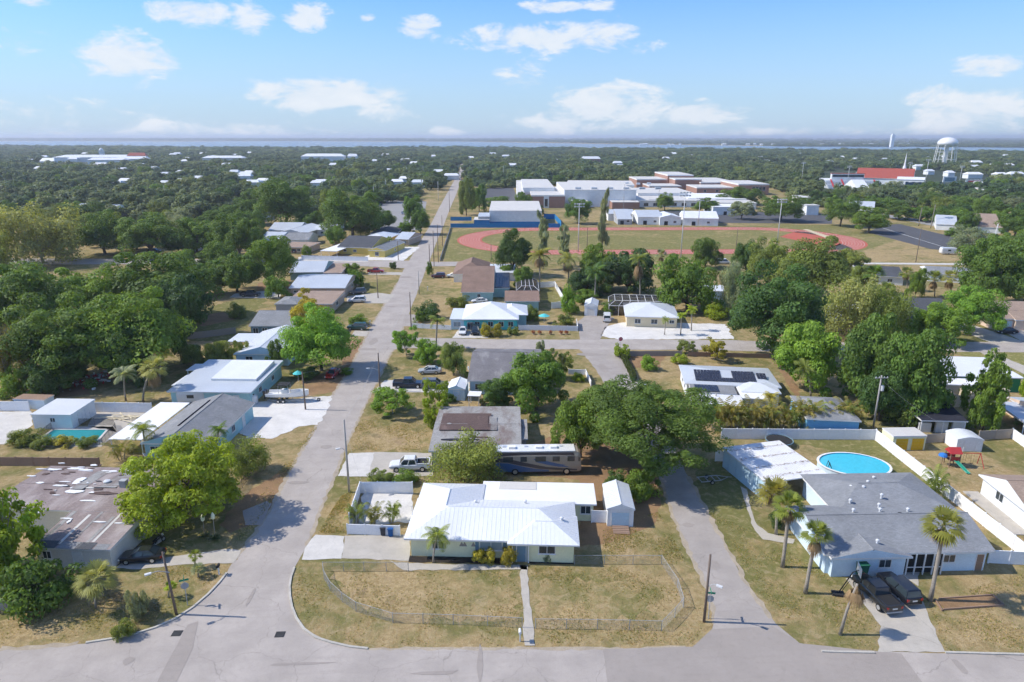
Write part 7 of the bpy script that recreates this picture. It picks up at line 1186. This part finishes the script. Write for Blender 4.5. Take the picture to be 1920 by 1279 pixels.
for i, (a, b) in enumerate([((806, 503), (814, 499)), ((814, 499), (822, 492)), ((822, 492), (830, 462)), ((830, 462), (843, 398))]): wire(POLES[a] - Vector((0, 0, .3)), POLES[b] - Vector((0, 0, .3)), .6, ('first', 'second', 'third', 'fourth')[i] + ' overhead wire span along the roadside poles beyond the junction')
wire(POLES[(573, 768)] - Vector((0, 0, .2)), POLES[(713, 733)] - Vector((0, 0, .2)), .5, 'overhead wire crossing the main road from the gravel yard pole')
for i, x in enumerate((1000, 1012, 1032, 1052, 1062)):
    p = g(x, 627); t = T('planter', ORD[i] + ' orange planter from the left on the picket fence lawn', 'planter', (p.x, p.y, 0), 0, 'orange planters'); MB().lathe([(.3, 0), (.42, .45), (.36, .45), (.3, .38)], 10).build('pot', 'wall_tan', t); o = inst('plant', TR['shrub'][0][i % 3], t, (0, 0, .35), 0, (.5, .5, .6)); o.color = (.42, .16, .06, 1)
# ---------------------------------------------------------------- school, stadium, far town, woods, haze
h = House('gym', 'big plain white gym with blue base and pale roof beside the running track', 'gym', (917, 395), (1016, 395), (914, 381), 7.5); h.block(t='shed', sl=.03, wall='wall_white', roof='roof_offwhite', oh=.15)
h.block((888, 412), (918, 412), (889, 407), z=3.5, t='flat', wall='school_blue', roof='roof_offwhite', oh=.2); h.block((896, 406), (918, 406), (897, 401), z=5.0, t='shed', sl=.05, wall='wall_grey', roof='metal_grey', oh=.2); x0, x1, y0, y1 = h.b[0][:4]; MB().box(x0 + .1, x1 - .1, y0 + .08, y0 + .14, 0, 1.5).build('base_band', 'school_blue', h.t)
h = House('school_building', 'brick and white school block with wide flat roof beyond the gym', 'school', (996, 366), (1060, 366), (982, 350), 8.5)
h.block(t='flat', wall='wall_brick', roof='roof_offwhite', oh=.15, th=.9); h.block((980, 352), (1040, 352), (974, 336), z=11, t='flat', wall='wall_white', roof='roof_offwhite', oh=.1, th=.6); h.block((1057, 355), (1196, 357), (1054, 341), z=11.5, t='flat', wall='wall_white', roof='roof_offwhite', oh=.1, th=.5); h.block((1072, 378), (1104, 378), (1072, 372), z=4.5, t='flat', wall='wall_brick', roof='roof_offwhite', oh=.1); h.block((1148, 379), (1200, 379), (1148, 372), z=4.5, t='flat', wall='wall_brick', roof='roof_offwhite', oh=.1); h.block((970, 362), (984, 364), (958, 338), z=9, t='flat', wall='wall_white', roof='roof_offwhite', oh=.1)
MB().box(h.b[0][0] + 8.5, h.b[0][0] + 12, h.b[0][2] - .2, h.b[0][2] + .5, 0, 8.6).build('entrance_bay', 'wall_white', h.t); MB().box(h.b[0][0] + 9.2, h.b[0][0] + 11.2, h.b[0][2] - .3, h.b[0][2] - .15, 1, 6).build('entrance_glass', 'glass', h.t)
for k in range(6): MB().box(h.b[2][0] + 8 + k * 11, h.b[2][0] + 12 + k * 11, h.b[2][2] + 4, h.b[2][2] + 7, 11.5, 12.8).build('roof_unit', 'metal_grey', h.t)
h = House('school_wing', 'long low white school roofs with arcade right of the brick block', 'school', (1183, 376), (1348, 376), (1190, 352), 4.5); h.block(t='flat', wall='wall_white', roof='roof_offwhite', oh=.6, th=.6); h.block((1196, 362), (1290, 362), (1198, 352), z=6.5, t='flat', wall='wall_white', roof='roof_offwhite', oh=.2)
for k in range(9): h.win(0, 'S', .06 + k * .11, 3.2, 2.2, .6)
h = House('school_hall', 'stepped red brick school hall with pale roof edges', 'school', (1194, 336), (1254, 336), (1196, 331), 8.0); h.block(t='flat', wall='wall_brick', roof='roof_offwhite', oh=.1, th=.9)
for a in [((1252, 328), (1301, 328), (1254, 322), 12, 1.0), ((1266, 336), (1316, 336), (1268, 330), 9.5, .8), ((1314, 342), (1388, 342), (1316, 333), 7, .9), ((1385, 345), (1443, 345), (1387, 338), 9, 1.0), ((1216, 348), (1280, 349), (1217, 344), 5, .8), ((1305, 351), (1386, 352), (1306, 346), 5.5, .8)]: h.block(a[0], a[1], a[2], z=a[3], t='flat', wall='wall_brick', roof='roof_offwhite', oh=.1, th=a[4])
for k in range(4): h.win(4, 'S', .5 + k * .11, 2.4, 3.2, 3.5)
for k in range(3): h.win(6, 'S', .2 + k * .3, 2.4, 2.0, 1.5)
for lab, a, b, c, z, t, w, ro in [('white portable classroom with grey ramp roof, leftmost by the track', (1140, 401), (1190, 401), (1143, 396), 4, 'gx', 'wall_white', 'metal_grey'), ('curved roof white classroom hut by the track', (1196, 407), (1242, 407), (1200, 399), 4.2, 'gx', 'wall_white', 'metal_grey'), ('white arched garage hut with dark door by the track', (1237, 408), (1278, 408), (1241, 401), 4.2, 'gy', 'wall_white', 'metal_white'), ('long white portable classroom by the far straight, rightmost', (1281, 409), (1348, 410), (1283, 401), 4.0, 'gx', 'wall_white', 'metal_white'), ('low white school annex behind the round grey-green tree', (1337, 388), (1416, 388), (1340, 382), 5, 'flat', 'wall_white', 'roof_white'), ('sloped grey shed roof at the far track side', (1158, 411), (1186, 411), (1160, 405), 3.0, 'shed', 'wall_grey', 'metal_grey')]:
    h = House('classroom_hut', lab, 'hut', a, b, c, z); h.block(t=t, sl=.25, wall=w, roof=ro, oh=.2); h.win(0, 'S', .3, 2.0, 2.2, 0, 'open', pane='black_metal'); h.win(0, 'S', .72, 1.6, 1.2, 1.2)
h = House('school_annex', 'low pale school roofs in front of the brick hall', 'school', (1290, 372), (1400, 373), (1292, 362), 5.0); h.block(t='flat', wall='wall_white', roof='roof_white', oh=.5, th=.7)
for k in range(6): h.win(0, 'S', .08 + k * .16, 3.0, 2.2, .8)
h.block((1350, 380), (1420, 381), (1352, 374), z=4.2, t='flat', wall='wall_beige', roof='roof_offwhite', oh=.3)
h = House('school_annex', 'pale flat roof filling the gap behind the white school block', 'school', (1060, 346), (1190, 347), (1062, 338), 8.0); h.block(t='flat', wall='wall_beige', roof='roof_offwhite', oh=.2, th=.6)
for k in range(8): MB().box(5 + k * 9, 8 + k * 9, 5 + (k % 3) * 4, 8 + (k % 3) * 4, 8.0, 9.4).build('roof_unit', 'metal_pale', h.t)
# stadium and church
h = House('church', 'church with broad red roof and slim white steeple', 'church', (1604, 333), (1680, 335), (1604, 323), 6.0); h.block(t='gx', sl=.62, wall='wall_white', roof='red_roof', oh=.8, ext=(0, 52, 0, 30)); h.block((1660, 338), (1697, 339), (1662, 330), z=6, t='gx', sl=.3, wall='wall_white', roof='metal_white', oh=.4, ext=(38, 62, -12, 3))
for k in range(4): h.win(1, 'S', .15 + k * .23, 3, 2, 2)
p = (42, 26, 10); m = MB().box(-2, 2, -2, 2, -4, 3); m.build('steeple_base', 'wall_white', h.t, p); MB().lathe([(2.2, 3), (.9, 9), (.1, 21)], 8).build('spire', 'wall_white', h.t, p)
A = g(1553, 354); B = g(1656, 355); L = (B - A).length; t = T('grandstand', 'grandstand with grey benches and white press box below the red roof', 'grandstand', (A.x, A.y, 0), math.atan2(B.y - A.y, B.x - A.x))
for k in range(7): MB().box(0, L, k * 1.9, k * 1.9 + 1.85, 0, 1.2 + k * .95).build('bench_row', 'metal_grey' if k % 3 else 'metal_pale', t)
for k in range(5): MB().cbox((L * (.1 + .2 * k), 6.5, 4.7), (1.4, 14.5, .15), 0, rx=.46).build('stair_strip', 'red_paint', t)
MB().box(L * .12, L * .72, 13.5, 18, 0, 13).build('press_box', 'wall_white', t); MB().box(L * .13, L * .71, 13.3, 13.5, 10, 12).build('press_window', 'glass', t); MB().box(L * .11, L * .73, 13.0, 18.4, 13, 13.4).build('press_roof', 'red_roof', t)
fence([(1697, 352), (1763, 352)], 5.0, 'navy wall at the end of the stadium', 'wall_navy', 14, name='wall', cat='wall', post=.4); fence([(1762, 355), (1780, 355)], 4.0, 'short teal wall at the end of the stadium', 'wall_slate', 9, name='wall', cat='wall', post=.4)
def board(x, y, yt, w, mat, fmat, label):
    b = g(x, y); H = hgt(x, y, yt); t = T('scoreboard', label, 'scoreboard', (b.x, b.y, 0)); [MB().box(sx - .25, sx + .25, -.25, .25, 0, H * .5).build('post', 'grey_metal', t) for sx in (-w * .35, w * .35)]; MB().box(-w / 2, w / 2, -.4, .4, H * .45, H).build('cabinet', mat, t); MB().box(-w * .38, w * .38, -.46, -.41, H * .52, H * .9).build('face', fmat, t)
board(1778, 350, 331, 13, 'wall_white', 'wall_slate', 'dark faced scoreboard with white top behind the stadium'); board(1824, 352, 337, 16, 'wall_white', 'red_paint', 'red faced scoreboard right of the stadium')
h = House('store', 'long low building with salmon wall and white roof at the far right', 'building', (1850, 356), (1960, 358), (1852, 352), 6); h.block(t='flat', wall='wall_peach', roof='roof_offwhite', oh=.2, th=.8); h.win(0, 'S', .3, 4, 2.5, 1)
h = House('building', 'white marquee roof in front of the grandstand', 'building', (1610, 357), (1634, 357), (1612, 352), 6); h.block(t='gx', sl=.5, wall='wall_white', roof='metal_white', oh=.2)
h = House('building', 'white entrance pavilion with columns by the school parking lot', 'building', (1513, 385), (1538, 385), (1514, 380), 6); h.block(t='flat', wall='wall_white', roof='roof_offwhite', oh=.4)
h = House('building', 'low white building with grey roof right of the entrance pavilion', 'building', (1590, 388), (1640, 390), (1588, 382), 4); h.block(t='gx', sl=.25, wall='wall_white', roof='metal_grey', oh=.3); h = House('building', 'long pale roof between school and stadium', 'building', (1495, 370), (1560, 371), (1497, 366), 5); h.block(t='flat', wall='wall_beige', roof='roof_offwhite', oh=.3)
# water tower
b = g(1769, 313); H = hgt(1769, 313, 257); rT = 35 / 2 * proj((b.x, b.y, H))[2] / F_PX; t = T('water_tower', 'white water tower with domed tank on slender legs', 'water tower', (b.x, b.y, 0)); zt = H * .74
MB().lathe([(.6, zt - rT * .28), (rT * .55, zt - rT * .22), (rT * .95, zt), (rT, zt + rT * .15), (rT * .95, zt + rT * .34), (rT * .7, zt + rT * .62), (rT * .35, zt + rT * .76), (.3, zt + rT * .8)], 20).build('tank', 'boat_white', t, smooth=True); MB().tube((0, 0, 0), (0, 0, zt), 2.2, n=12).build('riser', 'boat_white', t)
for k in range(8):
    a = k * math.pi / 4; MB().tube((rT * 1.12 * math.cos(a), rT * 1.12 * math.sin(a), 0), (rT * .92 * math.cos(a), rT * .92 * math.sin(a), zt), .55, n=6).build('leg', 'boat_white', t)
    for z in (.35, .68): f = 1.12 - .2 * z; c0, c1 = (rT * f * math.cos(a), rT * f * math.sin(a), zt * z), (rT * f * math.cos(a + math.pi / 4), rT * f * math.sin(a + math.pi / 4), zt * z); MB().tube(c0, c1, .25, n=5).build('brace', 'boat_white', t)
b = g(1671, 276); t = T('tower_block', 'lone white tower block rising over the far shore', 'tower', (b.x, b.y, 0)); MB().box(-7, 7, -7, 7, 0, 56).build('wall', 'wall_white', t); MB().box(-4, 4, -4, 4, 56, 61).build('roof_house', 'wall_white', t)
b = g(193, 300); H = hgt(193, 300, 277); t = T('bell_tower', 'white bell tower above the left far wood', 'tower', (b.x, b.y, 0)); MB().box(-4, 4, -4, 4, 0, H * .8).build('shaft', 'wall_white', t); MB().lathe([(4.5, H * .8), (3, H * .92), (.3, H)], 8).build('cap', 'wall_white', t)
# pale roofs among the far trees
q = random.Random(21); cnt = 0
FAR = [((100, 297, 150, 6), 'wall_white', 'white long roof left of the bell tower'), ((165, 301, 70, 5), 'wall_white', 'white roofs in front of the bell tower'), ((216, 300, 60, 6), 'wall_white', 'white roof right of the bell tower'), ((240, 297, 34, 9), 'red_roof', 'orange-red roof right of the bell tower'), ((565, 296, 80, 7), 'wall_white', 'long white building across the middle far wood'), ((652, 296, 18, 7), 'wall_white', 'short white building right of the long white building'), ((380, 297, 76, 5), 'wall_beige', 'beige long roof in the far wood'), ((77, 308, 26, 9), 'wall_white', 'white house at the left far wood'), ((176, 311, 24, 5), 'wall_white', 'small white roof below the bell tower'), ((1090, 300, 36, 6), 'wall_brick', 'pale brick roof in the far wood behind the school')]
CLR = []
def far_house(x, y, w, hh, wall, roof, label, group=None):
    b = g(x, y); CLR.append((b.x - 4, b.x + w * proj(b)[2] / F_PX + 4, b.y - max(35, b.y * .10), b.y + max(10, w * proj(b)[2] / F_PX * .25) + 4)); s = proj(b)[2] / F_PX; W_, Z = w * s, hh * s * .55; D = max(10, W_ * .25); t = T('far_building', label, 'building', (b.x, b.y, 0), 0, group); MB().box(0, W_, 0, D, 0, Z + 3).build('wall', wall, t); MB().add([(-.6, -.6, Z + 3), (W_ + .6, -.6, Z + 3), (W_ + .6, D + .6, Z + 3), (-.6, D + .6, Z + 3), (W_ * .1, D / 2, Z * 1.5 + 4.5), (W_ * .9, D / 2, Z * 1.5 + 4.5)], [(0, 1, 5, 4), (2, 3, 4, 5), (3, 0, 4), (1, 2, 5), (3, 2, 1, 0)]).build('roof', roof, t)
for (x, y, w, hh), mt, l in FAR: far_house(x, y + 7, w, hh * 1.7, 'wall_white' if mt == 'red_roof' else mt, mt if mt == 'red_roof' else 'metal_white', l)
for k in range(130): x = q.uniform(20, 1900); y = 292 + 62 * q.random() ** 1.3; far_house(x, y, q.uniform(9, 20) * (y - 250) / 60, q.uniform(3.5, 6), 'wall_white', q.choice(('metal_white', 'metal_pale', 'roof_white')), 'small pale roof among far trees, %s of the view, %s' % (('far left', 'left', 'centre left', 'centre', 'centre right', 'right', 'far right', 'right end')[min(7, int(x / 240))], 'close to the bay' if y < 300 else ('in mid wood' if y < 320 else 'near side of the wood')), 'pale roofs in the far wood') if not (840 < x < 1480 and y > 318) else None
for k in range(60): x = q.choice((q.uniform(0, 1000), q.uniform(1050, 1920), q.uniform(1400, 1920))); y = (263.6 if x < 1000 else 272.8) + q.uniform(-.6, .3); far_house(x, y, q.uniform(3, 9), q.uniform(1.5, 2.6), 'wall_white', 'metal_white', 'tiny white house on the far shore across the bay, %s' % ('far left', 'left', 'centre left', 'centre', 'centre right', 'right', 'far right', 'right end')[min(7, int(x / 240))], 'white houses on the far shore')

# woodland floor and woods
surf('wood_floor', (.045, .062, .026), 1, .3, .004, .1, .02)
def inpoly(x, y, P):
    c = False; j = len(P) - 1
    for i in range(len(P)):
        if (P[i][1] > y) != (P[j][1] > y) and x < (P[j][0] - P[i][0]) * (y - P[i][1]) / (P[j][1] - P[i][1]) + P[i][0]: c = not c
        j = i
    return c
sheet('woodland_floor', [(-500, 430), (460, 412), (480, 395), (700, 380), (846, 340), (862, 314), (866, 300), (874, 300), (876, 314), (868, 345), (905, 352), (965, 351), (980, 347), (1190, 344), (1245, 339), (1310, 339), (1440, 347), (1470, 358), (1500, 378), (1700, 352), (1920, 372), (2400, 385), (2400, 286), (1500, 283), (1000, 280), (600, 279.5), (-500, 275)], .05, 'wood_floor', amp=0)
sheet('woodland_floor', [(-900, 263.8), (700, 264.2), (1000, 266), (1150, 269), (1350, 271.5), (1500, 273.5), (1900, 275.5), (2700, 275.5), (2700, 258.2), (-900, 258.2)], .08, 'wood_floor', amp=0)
CLEAR = [[(480, 470), (480, 412), (700, 408), (840, 345), (860, 308), (880, 308), (872, 345), (905, 354), (965, 353), (980, 349), (1190, 346), (1245, 341), (1310, 341), (1440, 349), (1462, 358), (1500, 380), (1560, 398), (1680, 410), (1900, 455), (1900, 500), (480, 500)], [(1530, 372), (1540, 322), (1700, 318), (1860, 330), (1860, 362), (1700, 362)], [(-50, 500), (-50, 478), (500, 478), (500, 500)], [(700, 385), (800, 375), (800, 440), (700, 440)], [(100, 405), (200, 405), (200, 392), (100, 392)]]
def blocked(x, y): return any(inpoly(x, y, P) for P in CLEAR)
q = random.Random(33); pts = []; tries = 0
reg = lambda x, y: ('dark green tree in the wood left of the far road', 'trees of the left wood') if x < 840 else (('tree in the wood behind the school', 'trees behind the school') if x < 1480 else ('tree in the wood at the right around the stadium', 'trees of the right wood'))
while len(pts) < 240 and tries < 9000:
    tries += 1; y = 318 + (478 - 318) * q.random() ** 1.5; x = q.uniform(-60, 1990)
    if blocked(x, y) or (x > 1500 and y > 440) or (500 < x < 1480 and y > 400): continue
    b = g(x, y)
    if any((b.x - c.x) ** 2 + (b.y - c.y) ** 2 < 8.5 ** 2 for c in pts): continue
    pts.append(b); r = q.uniform(5.0, 8.5); H = r * q.uniform(1.15, 1.7); lab, grp = reg(x, y); kind = q.choice(('dense', 'oak', 'dense', 'oak', 'loose')); cr, tr = TR[kind]
    t = T('woodland_tree', lab, 'tree', (b.x, b.y, 0), q.uniform(0, 6.28), grp, (r, r, H)); c = inst('crown', q.choice(cr), t); cn = q.choice(('oak', 'oak', 'oak', 'mid', 'dark', 'olive', 'grey')); col = GREEN[cn]; f = q.uniform(.75, 1.1); c.color = (col[0] * f, col[1] * f, col[2] * f, 1); inst('trunk', q.choice(tr), t)
    b3 = ('outer left', 'left', 'middle left', 'inner left', 'central', 'inner right', 'right', 'outer right')[min(7, max(0, int(x / 240)))]; dep = 'near' if y > 400 else ('middle' if y > 355 else 'deep')
    t['label'] = '%s %s tree in the %s part of the %s wood, %s' % ({'oak': 'green', 'mid': 'fresh green', 'dark': 'dark green', 'olive': 'olive', 'grey': 'grey-green'}[cn], {'dense': 'dense', 'oak': 'spreading', 'loose': 'feathery'}[kind], dep, b3, 'tall' if H > 10.5 else 'low')
# the far wood as one mass, points carrying shared crowns
rg = np.random.default_rng(77); PTS, SC_ = [], []
def scatter(d0, d1, sp, r0, r1, hr, test=True, keep=1.0, half=.82):
    ys = np.arange(d0, d1, sp)
    for yy in ys:
        xs = np.arange(-half * yy - 40, half * yy + 90, sp); X = xs + rg.uniform(-.45, .45, len(xs)) * sp; Y = yy + rg.uniform(-.45, .45, len(xs)) * sp
        for x, y in zip(X, Y):
            if rg.random() > keep: continue
            if y < 2600 and any(c[0] < x < c[1] and c[2] < y < c[3] for c in CLR): continue
            px, py, _ = proj((x, y, 0))
            if test:
                if blocked(px, py) or inpoly(px, py, bay): continue
                if py > 352 and any((x - c.x) ** 2 + (y - c.y) ** 2 < 36 for c in pts): continue
                if py > 415 or (500 < px < 860 and py > 405): continue
                if px > 1440 and py > 392: continue
            r = rg.uniform(r0, r1); PTS.append((x, y, 0)); SC_.append((r, r, r * hr * rg.uniform(.75, 1.3)))
scatter(330, 1000, 12.5, 4.2, 10.5, .92, keep=.84); scatter(1000, 1900, 17, 6.0, 14, .72, keep=.86); scatter(1900, 3700, 34, 14, 26, .45)
bay2 = bay
for _ in range(3600):
    px = rg.uniform(-150, 2070); edge = np.interp(px, [-400, 700, 1000, 1150, 1350, 1500, 1900, 2300], [263.9, 264.3, 266.4, 269.4, 271.9, 273.9, 275.6, 275.6]); py = 258.6 + (edge - 258.6) * rg.random() ** .7
    if 600 < px < 1060 and 260.0 < py < 261.5: continue
    b = g(px, py); d = b.length; r = d * rg.uniform(.003, .006); PTS.append((b.x, b.y, 0)); SC_.append((r * 1.6, r, rg.uniform(8, 15) * min(2.2, d / 6000)))
me = bpy.data.meshes.new('distant_wood'); me.from_pydata(PTS, [], []); a = me.attributes.new('sc', 'FLOAT_VECTOR', 'POINT'); a.data.foreach_set('vector', np.array(SC_, np.float32).ravel()); a = me.attributes.new('rz', 'FLOAT', 'POINT'); a.data.foreach_set('value', rg.uniform(0, 6.28, len(PTS)).astype(np.float32))
wood = bpy.data.objects.new('distant_wood', me); COL.objects.link(wood); wood['kind'] = 'stuff'
srcs = bpy.data.collections.new('wood_sources')
for i, cm in enumerate(TR['far'][0]): cm.materials[0] = MATS['leaf_far']; o = bpy.data.objects.new('wood_crown', cm); srcs.objects.link(o)
ng = bpy.data.node_groups.new('scatter_wood', 'GeometryNodeTree'); ng.interface.new_socket('Geometry', in_out='INPUT', socket_type='NodeSocketGeometry'); ng.interface.new_socket('Geometry', in_out='OUTPUT', socket_type='NodeSocketGeometry')
N = ng.nodes; gi, go, ip, ci = N.new('NodeGroupInput'), N.new('NodeGroupOutput'), N.new('GeometryNodeInstanceOnPoints'), N.new('GeometryNodeCollectionInfo')
ci.inputs['Collection'].default_value = srcs; ci.inputs['Separate Children'].default_value = True; ci.inputs['Reset Children'].default_value = True
na = N.new('GeometryNodeInputNamedAttribute'); na.data_type = 'FLOAT_VECTOR'; na.inputs[0].default_value = 'sc'; nb = N.new('GeometryNodeInputNamedAttribute'); nb.data_type = 'FLOAT'; nb.inputs[0].default_value = 'rz'; cx = N.new('ShaderNodeCombineXYZ'); e2r = N.new('FunctionNodeEulerToRotation')
K = ng.links.new; K(gi.outputs[0], ip.inputs['Points']); K(ci.outputs[0], ip.inputs['Instance']); ip.inputs['Pick Instance'].default_value = True; K(na.outputs[0], ip.inputs['Scale']); K(nb.outputs[0], cx.inputs[2]); K(cx.outputs[0], e2r.inputs[0]); K(e2r.outputs[0], ip.inputs['Rotation']); K(ip.outputs[0], go.inputs[0])
md = wood.modifiers.new('scatter', 'NODES'); md.node_group = ng

# the air between: thin even haze round everything
m, nt, b_ = nmat('haze_air'); nt.nodes.remove(b_); pv = nt.nodes.new('ShaderNodeVolumePrincipled'); pv.inputs['Color'].default_value = (.84, .90, 1.0, 1); pv.inputs['Density'].default_value = .00012; pv.inputs['Anisotropy'].default_value = .2; lk(nt, pv.outputs[0], nt.nodes['Material Output'].inputs['Volume'])
hz = MB().box(-GX - 50, GX + 50, GN - 50, GF + 50, -1, 78).build('haze', m); hz['kind'] = 'stuff'
